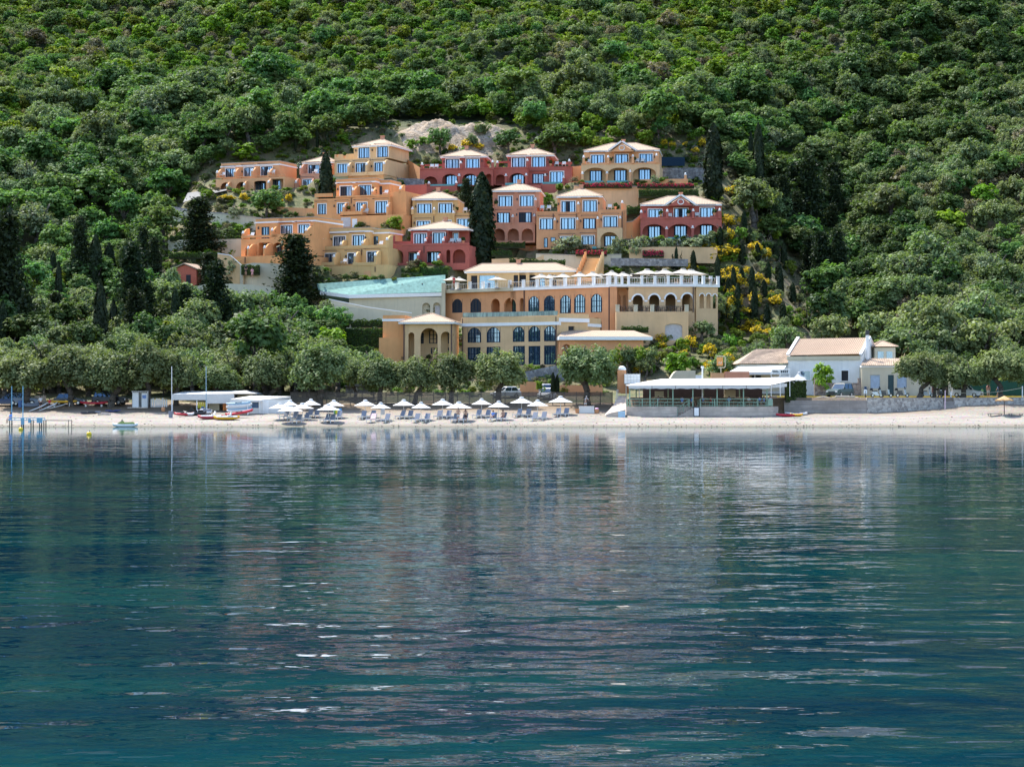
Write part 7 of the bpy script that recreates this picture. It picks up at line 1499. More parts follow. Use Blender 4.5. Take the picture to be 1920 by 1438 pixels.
for px, row, w, h, lab in ((1037, 737, 9, 40, 'left slim cypress behind the fence beside the hatchback'), (1045, 737, 8, 36, 'right slim cypress behind the fence beside the hatchback')): plant('cypress', px, row, w, h, lab, Y=277)
# background drive wall and awnings behind the fence
r = thing('drive_wall', 'low orange wall of the hotel drive seen over the fence', 'wall', P(1060, 740, 283)); o2 = r.location; mb = MB(); bx(mb, 975, 1010, 716, 742, 283, 283.4, o2); bx(mb, 1050, 1130, 722, 742, 284, 284.4, o2); mb.build('wall', M['terra'], r)
r = thing('small_kiosk', 'small grey-roofed kiosk behind the fence at the left', 'kiosk', P(668, 738, 280)); o2 = r.location; mb = MB(); bx(mb, 648, 692, 724, 738, 280, 282, o2); mb.build('wall', M['greystone'], r); mb = MB(); bx(mb, 662, 670, 726, 737, 279.9, 279.99, o2); mb.build('window', M['white'], r); mb = MB(); mb.prism([(P(645, 0, 280).x-o2.x, P(0, 724, 280).z-o2.z), (P(694, 0, 280).x-o2.x, P(0, 724, 280).z-o2.z), (P(676, 0, 280).x-o2.x, P(0, 720, 280).z-o2.z), (P(655, 0, 280).x-o2.x, P(0, 720, 280).z-o2.z)], -.3, 2.3); mb.build('roof', col('grey_sheet', (.3, .3, .32)), r)

# ------------------------------------------------------------------ vehicles
def make_car(name, label, c, loc, rz, L=3.7, W_=1.62, Ht=1.5, suv=False, group=None, plate=True):
    r = thing(name, label, 'car', loc, rz, group); hl = L/2; w = W_/2; paint = col('paint_'+'_'.join('%02d' % int(v*99) for v in c), c, .28, var=.02)
    zb = .30 if suv else .22; belt = Ht*.60; hood = belt*(.98 if suv else .90)
    st = [(-hl, zb+.1, hood*.72, w*.80), (-hl+.10, zb, hood*.86, w*.93), (-hl+.75, zb, hood, w), (-hl*.25, zb, belt, w), (hl*.6, zb, belt*1.02, w), (hl-.12, zb, belt, w*.95), (hl, zb+.1, belt*.9, w*.86)]
    rings = [[(x, -ww, zl), (x, -ww*1.0, (zl+zh)/2), (x, -ww*.93, zh), (x, ww*.93, zh), (x, ww, (zl+zh)/2), (x, ww, zl)] for x, zl, zh, ww in st]
    b = MB().loft(rings); b.smooth = False; body = b.build('body', paint, r)
    cx0, cx1 = -hl*.30, hl*.90 if suv else hl*.84; tx0, tx1 = -hl*.02, hl*.80 if suv else hl*.66
    g = MB(); g.loft([[(cx0, -w*.90, belt-.02), (cx1, -w*.90, belt-.02), (cx1, w*.90, belt-.02), (cx0, w*.90, belt-.02)], [(tx0, -w*.76, Ht-.07), (tx1, -w*.76, Ht-.07), (tx1, w*.76, Ht-.07), (tx0, w*.76, Ht-.07)]]); g.build('window_glass', M['carglass'], r)
    MB().loft([[(tx0-.06, -w*.78, Ht-.09), (tx1+.04, -w*.78, Ht-.09), (tx1+.04, w*.78, Ht-.09), (tx0-.06, w*.78, Ht-.09)], [(tx0+.08, -w*.68, Ht), (tx1-.06, -w*.68, Ht), (tx1-.06, w*.68, Ht), (tx0+.08, w*.68, Ht)]]).build('roof', paint, r)
    pl = MB()
    for s in (-1, 1):
        for (xa, xb) in ((cx0+.02, tx0), ((cx0+cx1)/2, (tx0+tx1)/2+.05), (cx1-.05, tx1-.02)): pl.tube((xa, s*w*.905, belt), (xb, s*w*.775, Ht-.08), .035, n=4)
    pl.build('pillar', paint, r)
    rad = .34 if suv else .29
    for x in (-hl*.62, hl*.62):
        for s in (-1, 1):
            wh_ = MB().tube((x, s*(w-.17), rad), (x, s*(w+.02), rad), rad, rad, 14).build('wheel', M['rubber'], r); MB().tube((x, s*(w+.021), rad), (x, s*(w+.04), rad), rad*.6, rad*.55, 10).build('rim', M['chrome'], wh_)
    for s in (-1, 1):
        MB().box(-hl-.02, -hl+.14, s*w*.70-.14, s*w*.70+.14, hood*.62, hood*.78).build('headlight', M['white'], r); MB().box(hl-.06, hl+.015, s*w*.72-.1, s*w*.72+.1, belt*.62, belt*.86).build('tail_light', col('red_lens', (.45, .02, .02), .3), r)
        MB().box(cx0+.12, cx0+.28, s*(w+.02)-.09, s*(w+.02)+.09, belt+.02, belt+.16).build('mirror', paint, r)
    MB().box(-hl-.015, -hl+.05, -w*.45, w*.45, hood*.40, hood*.60).build('grille', M['dark'], r)
    return r
M['carglass'] = glassmat('car_glass', (.02, .025, .03), .12)
car = make_car
qz = 3.40
car('parked_car', 'dark green off-road car parked on the verge before the white house', (.06, .09, .085), (P(1575, 0, 270.6).x, 270.6, qz), R(52), 4.3, 1.85, 1.78, True)
car('parked_car', 'small white hatchback parked under the leaning olive at the right', (.75, .75, .76), (P(1815, 0, 270.8).x, 271.2, qz), R(150), 3.7, 1.62, 1.6)
def gcar(px, Y, lab, c, rz, L=3.9, suv=False, Ht=1.5): x = (px-960)/FPX*Y; car('parked_car', lab, c, (x, Y, gz(x, Y)), R(rz), L, 1.65, Ht, suv)
gcar(1025, 279, 'white hatchback facing the beach behind the slatted fence', (.75, .75, .76), 72)
gcar(948, 281, 'white car half hidden by the fence and the leaning olive', (.7, .7, .7), 20)
gcar(1024, 284.5, 'white estate car with red tail lights on the upper drive', (.74, .74, .76), -80)
gcar(993, 285, 'silver blue car parked beside the grey stone wall', (.35, .42, .5), 15)
gcar(12, 271.5, 'dark blue car cut by the left edge of the picture', (.03, .05, .12), 10)
gcar(46, 271.5, 'grey-blue off-road car behind the two blue poles', (.16, .2, .26), 172, 4.2, True, 1.6)
gcar(132, 271.5, 'dark car behind the yellow kayak', (.05, .06, .07), 175, 4.0)
gcar(207, 271.5, 'black pick-up style car left of the white changing cabin', (.015, .015, .02), 168, 4.5, True, 1.75)
def make_scooter(label, loc, rz, c, c2=None):
    r = thing('scooter', label, 'scooter', loc, rz, 'scooters parked on the verge'); p = col('scooter_'+'_'.join('%02d' % int(v*99) for v in c), c, .3)
    for x in (-.62, .62):
        wv = MB(); wv.tube((x, -.06, .25), (x, .06, .25), .25, .25, 14); w_ = wv.build('wheel', M['rubber'], r); MB().tube((x, -.065, .25), (x, .065, .25), .14, .14, 10).build('rim', M['chrome'], w_)
    b = MB(); b.prism([(-.42, .28), (.05, .22), (.55, .38), (.75, .62), (.55, .72), (.02, .68), (-.10, .32), (-.35, .34)], -.15, .15); b.build('body', p, r)
    b = MB(); b.prism([(-.50, .45), (-.36, .34), (-.22, .95), (-.34, 1.0)], -.2, .2); b.build('front_shield', col('scooter_shield', c2 or c, .3) if c2 else p, r)
    MB().box(-.78, -.45, -.09, .09, .46, .54).build('mudguard', p, r); MB().box(.0, .68, -.14, .14, .72, .82, .03).build('seat', M['rubber'], r)
    MB().box(.62, .98, -.2, .2, .86, 1.16, .05).build('top_box', M['rubber'], r)
    h = MB(); h.tube((-.28, -.33, 1.02), (-.28, .33, 1.02), .025, n=6); h.tube((-.62, 0, .3), (-.28, 0, 1.02), .035, n=6); h.tube((-.28, -.26, 1.02), (-.3, -.3, 1.22), .01, n=4); h.tube((-.28, .26, 1.02), (-.3, .3, 1.22), .01, n=4); h.box(-.33, -.29, -.38, -.26, 1.2, 1.28); h.box(-.33, -.29, .26, .38, 1.2, 1.28); h.build('handlebar', M['dark'], r)
    MB().box(-.44, -.38, -.08, .08, .82, .94).build('headlight', M['white'], r); s = MB(); s.prism([(-.42, 1.0), (-.38, 1.0), (-.24, 1.35), (-.27, 1.35)], -.16, .16); s.build('windscreen', M['carglass'], r)
    return r
for px, lab, a, c, c2 in ((1623, 'white scooter seen end-on, leftmost of the scooters', 78, (.75, .76, .78), None), (1645, 'white and pale blue scooter with a black top box, second from the left', 188, (.7, .74, .8), (.4, .5, .6)), (1661, 'black and white scooter touching the pale blue one', 176, (.06, .06, .07), (.7, .7, .72)), (1692, 'black scooter with a pale blue shield left of the olive trunk', 185, (.08, .08, .09), (.35, .5, .65)), (1738, 'silver scooter between the two olive trunks', 182, (.45, .5, .55), (.4, .5, .55)), (1762, 'dark scooter half hidden behind the second trunk', 100, (.1, .1, .1), None)):
    make_scooter(lab, (P(px, 0, 269.9).x, 269.9, qz), R(a), c, c2)

# ------------------------------------------------------------------ people
def skin_obj(name, verts, edges, radii, mat, parent, root=0, sub=1):
    me = bpy.data.meshes.new(name); me.from_pydata([tuple(v) for v in verts], edges, []); me.materials.append(mat); o = obj(name, me, parent)
    md = o.modifiers.new('skin', 'SKIN'); sv = me.skin_vertices
    if not sv: bpy.context.view_layer.objects.active = o
    lay = me.skin_vertices[0].data if len(me.skin_vertices) else None
    if lay is None:
        import bmesh
        bm = bmesh.new(); bm.from_mesh(me); bm.verts.layers.skin.verify(); bm.to_mesh(me); bm.free(); lay = me.skin_vertices[0].data
    for i, rr in enumerate(radii): lay[i].radius = (rr, rr) if not hasattr(rr, '__len__') else rr; lay[i].use_root = (i == root)
    md.use_smooth_shade = True; s = o.modifiers.new('smooth', 'SUBSURF'); s.levels = sub; s.render_levels = sub; return o
def person(label, loc, rz, pose='stand', top=None, bottom=None, hair='hair', h=1.72, female=False, hat=None):
    r = thing('person', label, 'person', loc, rz, None, h/1.72); V = Vector
    sit = pose in ('sit', 'recline'); hipz = .92 if not sit else (.50 if pose == 'sit' else .45)
    ln = {'stand': 0, 'walk': -.04, 'sit': .02, 'bend': -.28, 'recline': .22}[pose]
    hip = V((0, 0, hipz)); waist = V((0, ln*.3, hipz+.18)); chest = V((0, ln*.8, hipz+.38)); neck = V((0, ln, hipz+.54)); head = V((0, ln-.02, hipz+.66)); crownp = V((0, ln-.01, hipz+.78))
    v = [hip, waist, chest, neck, head, crownp]; e = [(0, 1), (1, 2), (2, 3), (3, 4), (4, 5)]; rd = [.13, .115, .14, .055, .085, .06]
    legs = {}; arms = {}
    for s in (-1, 1):
        hj = V((s*.09, 0, hipz-.04))
        if sit: kn = V((s*.11, -.44, hipz+(.02 if pose == 'sit' else .12))); an = V((s*.11, -.50 if pose == 'sit' else -.78, .08 if pose == 'sit' else hipz)); to = an+V((0, -.14, -.03))
        elif pose == 'walk': kn = V((s*.10, -.18*s, .50)); an = V((s*.10, -.30*s+(.12 if s < 0 else 0), .09)); to = an+V((0, -.16, -.05))
        else: kn = V((s*.10, -.03, .50)); an = V((s*.11, .02, .08)); to = an+V((s*.02, -.16, -.05))
        i = len(v); v += [hj, kn, an, to]; e += [(0, i), (i, i+1), (i+1, i+2), (i+2, i+3)]; rd += [.095, .06, .042, .035]; legs[s] = (i, i+1, i+2)
        sh = neck+V((s*.18, 0, -.06))
        if pose == 'bend': el = sh+V((s*.02, -.2, -.2)); ha = el+V((0, -.18, -.12))
        elif sit: el = sh+V((s*.05, -.08, -.26)); ha = el+V((-s*.06, -.24, -.04))
        elif pose == 'walk': el = sh+V((s*.05, .08*s, -.28)); ha = el+V((0, -.10+.06*s, -.24))
        else: el = sh+V((s*.08, .06, -.27)); ha = el+V((-s*.10, -.14, -.16))
        i = len(v); v += [sh, el, ha]; e += [(2, i), (i, i+1), (i+1, i+2)]; rd += [.058, .04, .032]; arms[s] = (i, i+1, i+2)
        d = (ha-el).normalized(); side = V((1, 0, 0)).cross(d).normalized()
        for k, f in enumerate((-1.5, -.5, .5, 1.5)):
            j = len(v); v.append(ha+d*(.11-.012*abs(f))+side*f*.022); e.append((i+2, j)); rd.append(.010)
        j = len(v); v.append(ha+d*.04+side*.06); e.append((i+2, j)); rd.append(.011)
    skin_obj('body', v, e, rd, M['skin'], r)
    if top:
        tv_ = [hip+V((0, 0, .02)), waist, chest, neck-V((0, 0, .02))]; te = [(0, 1), (1, 2), (2, 3)]; tr = [.15, .135, .16, .09]
        for s in (-1, 1):
            a = arms[s]; i = len(tv_); tv_ += [v[a[0]], v[a[0]].lerp(v[a[1]], .7)]; te += [(2, i), (i, i+1)]; tr += [.075, .06]
        skin_obj('shirt', tv_, te, tr, top, r)
    if bottom:
        bv = [hip+V((0, 0, .06)), hip]; be = [(0, 1)]; br = [.135, .15]
        for s in (-1, 1):
            a = legs[s]; i = len(bv); bv += [v[a[0]], v[a[0]].lerp(v[a[1]], .75)]; be += [(1, i), (i, i+1)]; br += [.11, .088]
        skin_obj('shorts', bv, be, br, bottom, r)
    if female and not top: skin_obj('bikini_top', [chest+V((-.09, -.03, 0)), chest+V((.09, -.03, 0))], [(0, 1)], [.10, .10], bottom or M['dark'], r)
    hm = MB(); hm.ball(tuple(head+V((0, .02, .055))), .105, 1.0, 10, 6)
    if female: hm.tube(tuple(head+V((0, .07, .05))), tuple(neck+V((0, .13, -.12))), .08, .05, 7)
    hm.smooth = True; hm.build('hair', M[hair], r)
    f = MB()
    for s in (-1, 1): f.ball(tuple(head+V((s*.035, -.092, .012))), .012, 1, 6, 4)
    f.build('eyes', M['dark'], r); n = MB(); n.ball(tuple(head+V((0, -.105, -.02))), .016, 1.3, 6, 4); n.build('nose', M['skin'], r)
    m_ = MB().box(-.03, .03, head.y-.097, head.y-.085, head.z-.06, head.z-.05).build('mouth', col('lips', (.4, .14, .12)), r)
    ea = MB()
    for s in (-1, 1): ea.ball(tuple(head+V((s*.088, .0, .0))), .022, 1.4, 6, 4)
    ea.build('ears', M['skin'], r)
    if hat: MB().lathe([(.19, 0), (.10, .03), (.09, .12), (.001, .14)], tuple(head+V((0, 0, .06))), 10).build('hat', hat, r)
    return r
def G(px, row, dz=0): return ground_hit(px, row)+Vector((0, 0, dz))
blue = col('light_blue_cloth', (.16, .30, .68), .9); whc = M['whitefab']; blk = col('black_cloth', (.02, .02, .025), .9); redc = col('red_cloth', (.5, .03, .04), .9); grn = col('green_cloth_light', (.25, .55, .2), .9)
person('man in white shorts standing with his back to the sea under a parasol', G(859, 792), R(170), 'stand', None, whc)
person('woman in a black bikini standing beside the man in white shorts', G(873, 792), R(160), 'stand', None, blk, female=True, h=1.66)
person('person in a blue top sitting on a lounger near the seated pair', G(923, 789.5)+Vector((.1, .1, -.02)), R(-30), 'sit', blue, blk)
person('dark-haired person in bathing clothes sitting on the right lounger of the pair', G(943, 789)+Vector((0, .1, -.02)), R(-15), 'sit', None, col('maroon_cloth', (.2, .03, .05), .9), female=True)
person('person in white bending over the bar counter on the sand', G(1098, 768), R(20), 'bend', whc, whc, hair='whitefab')
person('boy in a pale green shirt walking on the coast road', (P(1842, 0, 272).x, 272, 3.4), R(200), 'walk', grn, grn, h=1.15)
person('woman with long red-brown hair walking beside the boy', (P(1853, 0, 272.2).x, 272.2, 3.4), R(170), 'walk', col('rose_cloth', (.6, .3, .25), .9), whc, female=True, h=1.7)
person('man in a bright blue outfit walking behind the stone wall at the right', (P(1873, 0, 272.4).x, 272.4, 3.4), R(-90), 'walk', col('bright_blue_cloth', (.05, .22, .6), .9), col('bright_blue_cloth2', (.05, .22, .6), .9), h=1.8)
person('person in a white shirt standing by the surfboards at the left', G(76, 768), R(20), 'stand', whc, blk)
person('person in a red shirt sitting beside the middle surfboard', G(93, 768), R(10), 'stand', redc, blk, h=1.4)
ot = Vector((P(1320, 0, Yt).x, Yt, P(0, 762.5, Yt).z))
for px, c, lab in ((1234, col('mauve_cloth', (.3, .22, .4), .9), 'diner in a mauve top at the back left of the taverna'), (1279, blue, 'diner in a light blue shirt left of the taverna steps'), (1297, blue, 'diner in a light blue shirt just above the taverna steps'), (1319, blue, 'diner in a light blue shirt right of the menu board'), (1333, redc, 'diner in a red shirt right of the steps'), (1367, blue, 'diner in a blue shirt leaning at the middle of the railing'), (1404, whc, 'diner in a white shirt at the right half of the taverna'), (1424, blue, 'diner in a pale blue shirt beside the right posts'), (1432, blue, 'diner in a blue shirt behind the right posts'), (1444, col('lilac_cloth', (.45, .45, .75), .9), 'diner in a lilac shirt above the green box')):
    person(lab, (P(px, 0, Yt+2.6).x, Yt+2.6, ot.z+.0), R(rg.choice([90, -90, 160, 20])), 'sit', c, blk)
for px, row, Y, c, lab in ((461, 516, 338, blk, 'person in black on the lower left stair'), (473, 522, 337.5, col('pink_cloth', (.7, .35, .4), .9), 'person in pink walking down the lower left stair'), (851, 538, 332.5, redc, 'person in red sitting beside the infinity pool')):
    person(lab, P(px, row, Y), R(20), 'stand', c, c, h=1.65)
person('person sitting on the blue jetty at the far left', P(20, 787, 246.5)+Vector((0, 0, -.42)), R(-40), 'sit', blue, blue)

# ------------------------------------------------------------------ left beach: jetty, boats, boards, shelters
bl = col('jetty_blue', (.22, .42, .55), .6); j = thing('jetty', 'pale blue wooden jetty standing in the water at the left', 'jetty', (P(50, 0, 246).x, 246, 0)); o2 = j.location; X = lambda px: P(px, 0, 246).x-o2.x
zt0 = P(0, 787, 246).z; 
for i in range(16): a = X(17)+(X(85)-X(17))*i/16; MB().box(a, a+(X(85)-X(17))/16*.9, -.6, .7, zt0-.07, zt0).build('plank', bl, j)
for px in (20, 42, 60, 76, 84): MB().tube((X(px), -.5, -1.5), (X(px), -.5, zt0-.07), .07, n=6).tube((X(px), .6, -1.5), (X(px), .6, zt0-.07), .07, n=6).build('pile', M['wood'], j)
g = MB(); g.tube((X(19), -.55, zt0+.22), (X(86), -.55, zt0+.22), .04, n=5)
for px in (19, 30, 41, 52, 64, 75, 86): g.tube((X(px), -.55, zt0-.05), (X(px), -.55, zt0+.24), .035, n=5)
g.build('rail', bl, j); MB().box(X(42), X(48), -.66, -.62, zt0-.55, zt0+.2).box(X(55), X(60), -.66, -.62, zt0-.35, zt0+.15).box(X(71), X(82), -.66, -.62, zt0-.35, zt0+.18).build('side_board', bl, j)
MB().box(X(86), X(134), -.05, .25, zt0-.12, zt0-.04).build('gangway', M['wood'], j); MB().tube((X(128), .1, -.8), (X(128), .1, zt0), .04, n=6).tube((X(134), .1, -.8), (X(134), .1, zt0), .04, n=6).build('pile', M['wood'], j)
for px, row, rt_, lab in ((22, 775, 724, 'thin blue pole behind the left end of the jetty'), (43, 784, 724, 'tall blue pole rising at the jetty')):
    Yp = 247; a = P(px, row, Yp); r = thing('pole', lab, 'pole', (a.x, Yp, -.5)); MB().tube((0, 0, 0), (0, 0, P(px, rt_, Yp).z+.5), .06, .05, 8).build('shaft', bl, r)
for px, row, rt_, lab, c in ((322, 773, 687, 'tall white mast at the left end of the boat shelter', 'white'), (386.5, 773, 687, 'tall pale blue mast in front of the boat shelter', 'bluep')):
    if c == 'bluep': M['bluep'] = col('pale_blue_paint', (.28, .42, .52), .5)
    a = G(px, row); r = thing('mast', lab, 'mast', a); MB().tube((0, 0, -.2), (0, 0, P(px, rt_, a.y).z-a.z), .055, .04, 8).build('shaft', M[c], r)
a = G(320, 783); r = thing('waste_bin', 'grey bin at the foot of the white mast', 'bin', a); MB().tube((0, 0, 0), (0, 0, .75), .24, .27, 12).build('body', M['greymesh'], r); MB().tube((0, 0, .75), (0, 0, .8), .29, .29, 12).build('rim', M['greymesh'], r)
for px, row, lab in ((39, 806, 'small yellow buoy left, in front of the jetty'), (167, 815, 'yellow buoy floating right of the jetty')):
    Yb = CAMZ*FPX/(row-HROW); r = thing('buoy', lab, 'buoy', ((px-960)/FPX*Yb, Yb, 0)); mb = MB(); mb.lathe([(.001, -.2), (.19, -.1), (.25, .06), (.21, .2), (.09, .28), (.001, .3)], (0, 0, 0), 12); mb.smooth = True; mb.build('float', col('buoy_yellow', (.8, .55, .02), .4), r); MB().tube((0, 0, .28), (.05, 0, .4), .04, n=6).build('ring', M['dark'], r)
def hull(Lh, W_, Hh, up=.5, n=9):
    rings = []
    for i in range(n):
        t = i/(n-1); x = -Lh/2+Lh*t; k = math.sin(math.pi*min(1, .06+.94*t*.999))**.6 if True else 1; w_ = W_/2*max(.04, (1-abs(2*t-1)**2.6)); lift = up*Hh*abs(2*t-1)**3
        rings.append([(x, -w_, Hh*.75+lift*.6), (x, -w_*.7, Hh*.15+lift), (x, 0, lift), (x, w_*.7, Hh*.15+lift), (x, w_, Hh*.75+lift*.6), (x, 0, Hh+lift*.6)])
    mb = MB(); mb.loft(rings); mb.smooth = True; return mb
def kayak(lab, loc, rz, c, c2=None, tilt=0, Lh=3.6, cat='kayak', name='kayak', group='kayaks and boards on the beach'):
    r = thing(name, lab, cat, loc, rz, group); r.rotation_euler = (0, tilt, rz); hull(Lh, .75, .32).build('hull', c, r); MB().lathe([(.24, .30), (.28, .36), (.22, .37), (.18, .31)], (0, 0, 0), 12, 1.6, 1).build('cockpit', M['rubber'], r)
    if c2: hull(Lh*.48, .77, .33).build('stern_panel', c2, r, (Lh*.27, 0, 0.01))
    return r
ylw = col('kayak_yellow', (.75, .42, .03), .35); redk = col('kayak_red', (.55, .03, .05), .35); org = col('kayak_orange', (.7, .2, .02), .35)
def rack(lab, px, row, lw, hh):
    a = G(px, row); r = thing('rack', lab, 'rack', a)
    for s in (-lw/2, lw/2):
        MB().box(s-.05, s+.05, -.4, -.3, 0, hh).box(s-.05, s+.05, .3, .4, 0, hh).build('leg', M['white'], r); MB().box(s-.05, s+.05, -.5, .5, hh, hh+.07).build('crossbar', M['white'], r)
    return a
a = rack('low white rack carrying the yellow kayak', 117, 762, 2.0, .35); kayak('long yellow kayak lying on a rack before the dark car', a+Vector((0, 0, .43)), R(4), ylw, Lh=3.9)
a = rack('low white rack carrying the dark red kayak', 176, 763, 2.0, .25); kayak('dark red kayak lying on a rack in front of the black car', a+Vector((0, 0, .33)), R(-4), redk, Lh=3.6)
kayak('two-tone red and yellow kayak on the sand below the sea wall', G(1480, 781), R(4), redk, ylw, Lh=3.3, tilt=0)
kayak('white board leaning behind the two-tone kayak', G(1494, 779)+Vector((0, .6, 0)), R(4), M['white'], Lh=2.8, name='surfboard', cat='board')
def board(lab, px, row, c, a=25, t=-24): g = G(px, row); r = thing('surfboard', lab, 'surfboard', g+Vector((0, 0, .35)), R(a), 'kayaks and boards on the beach'); r.rotation_euler = (0, R(t), R(a)); hull(2.6, .62, .12, .9).build('deck', c, r); MB().prism([(1.0, 0), (1.2, 0), (1.25, -.2)], -.01, .01).build('fin', M['rubber'], r)
board('white surfboard propped on the sand, leftmost', 73, 770, M['white']); board('white surfboard propped on the sand, middle one', 91, 769.5, M['white']); board('flatter grey-white surfboard on the sand, right one', 106, 769, M['whitefab'], 20, -14)
a = G(90, 760); r = thing('crate_stack', 'grey wooden crates standing behind the surfboards', 'crates', a+Vector((-.6, .6, 0)))
for i, (x, z, w_) in enumerate(((-1.2, 0, 1.1), (0, 0, 1.0), (-.6, .62, 1.3))): MB().box(x-w_/2, x+w_/2, 0, .8, z, z+.6).build('crate', M['palecon'] if i else M['greymesh'], r)
a = G(40, 764); r = thing('blue_drum', 'blue plastic drum beside the grey crates at the far left', 'drum', a+Vector((-.2, .4, 0))); MB().tube((0, 0, 0), (0, 0, .85), .28, .28, 12).build('body', col('drum_blue', (.05, .12, .3)), r); MB().tube((0, 0, .85), (0, 0, .9), .3, .3, 12).build('lid', M['greymesh'], r)
a = G(56, 764); r = thing('upturned_dinghy', 'grey upturned dinghy on the sand at the far left', 'dinghy', a+Vector((0, .5, 0))); hull(2.4, 1.1, .5).build('hull', M['greymesh'], r); MB().box(-1, 1, -.03, .03, .5, .58).build('keel', M['greymesh'], r)
# things lying on the upper sand
for px, row, lab, c in ((166, 776, 'heap of dark gear on the sand', M['dark']), (180, 774.5, 'grey cover lying on the sand', M['greymesh']), (212, 772.5, 'dark blue cover lying on the sand', col('navy_cover', (.03, .04, .12))), (195, 778, 'pale pile of boards on the sand', M['palecon'])):
    a = G(px, row); r = thing('beach_gear', lab, 'gear', a); rr = random.Random(px); mb = MB()
    for i in range(5): x = rr.uniform(-.6, .6); mb.box(x-.4, x+.4, -.3, .3, .02+i*.03, .10+i*.03+rr.random()*.1, .05)
    mb.build('cover', c, r)
# white changing cabin
a = G(262, 766); r = thing('changing_cabin', 'white wooden changing cabin with its door ajar at the left beach', 'cabin', a); m = a.y/FPX; w_ = 29*m/2; hh = 31*m
MB().box(-w_, w_, 1.2, 1.25, 0, hh).box(-w_, -w_+.05, 0, 1.2, 0, hh).box(w_-.05, w_, 0, 1.2, 0, hh).box(-w_, -w_*.15, -.0, .05, .0, hh-.1).build('wall', M['white'], r); MB().box(-w_-.05, w_+.05, -.05, 1.3, hh, hh+.07).build('roof', M['white'], r); MB().box(w_*.25, w_-.06, -.06, -.01, .05, hh-.15).build('door', M['offwhite'], r); MB().box(w_*.35, w_-.15, -.08, -.065, hh*.6, hh*.8).build('notice', col('blue_notice', (.15, .25, .5)), r); MB().box(-w_-.5, w_, -.35, -.05, 0, .14).build('step', M['palecon'], r)
# leaning white boards
a = G(297, 764); r = thing('white_boards', 'row of white boards standing on edge right of the changing cabin', 'boards', a)
for i in range(9): x = -1.0+i*.24; MB().box(x, x+.17, .1+.05*(i % 3), .16+.05*(i % 3), 0, 1.05+.12*math.sin(i*2.3)).build('board', M['white'], r)
a = G(310, 775); r = thing('timber_plank', 'long pale plank lying on the sand', 'plank', a+Vector((-1.2, 0, 0))); MB().box(-1.3, 1.3, -.08, .08, 0, .07).build('plank', M['palecon'], r)
a = G(306, 772); r = thing('clay_pot', 'reddish clay pot near the white mast', 'pot', a); MB().lathe([(.001, 0), (.16, 0), (.26, .3), (.2, .52), (.24, .56), (.001, .5)], (0, 0, 0), 12).build('body', M['terra'], r)
# boat shelter
Ys = 265.5; r = thing('boat_shelter', 'long white canvas boat shelter on posts at the left of the beach', 'shelter', P(405, 772, Ys)); o2 = r.location; X = lambda px, Y=Ys: P(px, 0, Y).x-o2.x; Zr = lambda row, Y=Ys: P(0, row, Y).z-o2.z
mb = MB(); A, B, C, D = (X(322), 0, Zr(739)), (X(440), 0, Zr(738)), (X(461, 271), 6, Zr(732, 271)), (X(345, 271), 6, Zr(733.5, 271)); E = (X(490, 269), 5, Zr(738, 269))
for q in ((A, B, C, D), (B, E, C), (A, D, (A[0], 6, A[2]))): mb.face(q); mb.face([(x, y, z-.05) for x, y, z in reversed(q)])
mb.build('canopy', M['whitefab'], r)
MB().box(X(322), X(388), -.04, -.01, Zr(750), Zr(739)).box(X(388.3), X(438), -.04, -.01, Zr(756.5), Zr(739)).build('valance', M['whitefab'], r)
for px in (323, 369, 388, 438): MB().tube((X(px), .05, -.1), (X(px), .05, Zr(740)), .06, n=6).build('post', M['white'], r)
MB().box(X(388), X(408), 1.5, 1.6, 0, Zr(752)).box(X(437), X(488), 4, 4.2, 0, Zr(741)).build('back_panel', M['beige'], r); MB().box(X(415), X(427), 1.4, 1.5, 0, Zr(756)).build('orange_locker', org, r)
lj = MB(); 
for i in range(5): x = X(370+i*3.4); lj.box(x, x+.2, .5, .7, Zr(765), Zr(754), .03)
lj.build('life_jackets', col('life_jacket_yellow', (.55, .5, .02)), r)
# kiosk
Yk = 263; r = thing('beach_kiosk', 'cream beach kiosk with a flat canvas roof and a small screen window', 'kiosk', P(490, 779, Yk)); o2 = r.location; X = lambda px, Y=Yk: P(px, 0, Y).x-o2.x; Zr = lambda row, Y=Yk: P(0, row, Y).z-o2.z
mb = MB(); A, B, C, D = (X(432), 0, Zr(748)), (X(486), 0, Zr(750)), (X(545, 268), 5, Zr(743, 268)), (X(470, 268), 5, Zr(742, 268)); mb.face([A, B, C, D]); mb.face([(x, y, z-.12) for x, y, z in (D, C, B, A)]); mb.face([A, (A[0], 0, A[2]-.25), (B[0], 0, B[2]-.25), B]); mb.face([B, (B[0], 0, B[2]-.25), (C[0], 5, C[2]-.25), C]); mb.build('roof', M['whitefab'], r)
op = [(X(469), X(484), Zr(765), Zr(754), False)]; mb = MB(); opening_wall(mb, X(465), X(493), -.1, Zr(751.5), .6, .1, op); mb.box(X(493), X(541), .8, .9, -.1, Zr(750)); mb.box(X(465), X(541), 4, 4.1, -.1, Zr(749)); mb.build('wall', M['offwhite'], r); MB().box(op[0][0], op[0][1], .9, .95, op[0][2], op[0][3]).build('screen', col('blue_screen', (.05, .12, .25), .2), r); MB().box(X(493.5), X(503), .74, .79, 0, Zr(753)).build('door', M['white'], r)
for px in (466, 487, 494, 502, 545): MB().tube((X(px), .1, -.2), (X(px), .1, Zr(750.5)), .05, n=6).build('post', M['white'], r)
MB().prism([(X(426), Zr(760)), (X(454), Zr(760)), (X(459), Zr(752)), (X(433), Zr(752))], -.5, -.45).build('side_awning', M['whitefab'], r)
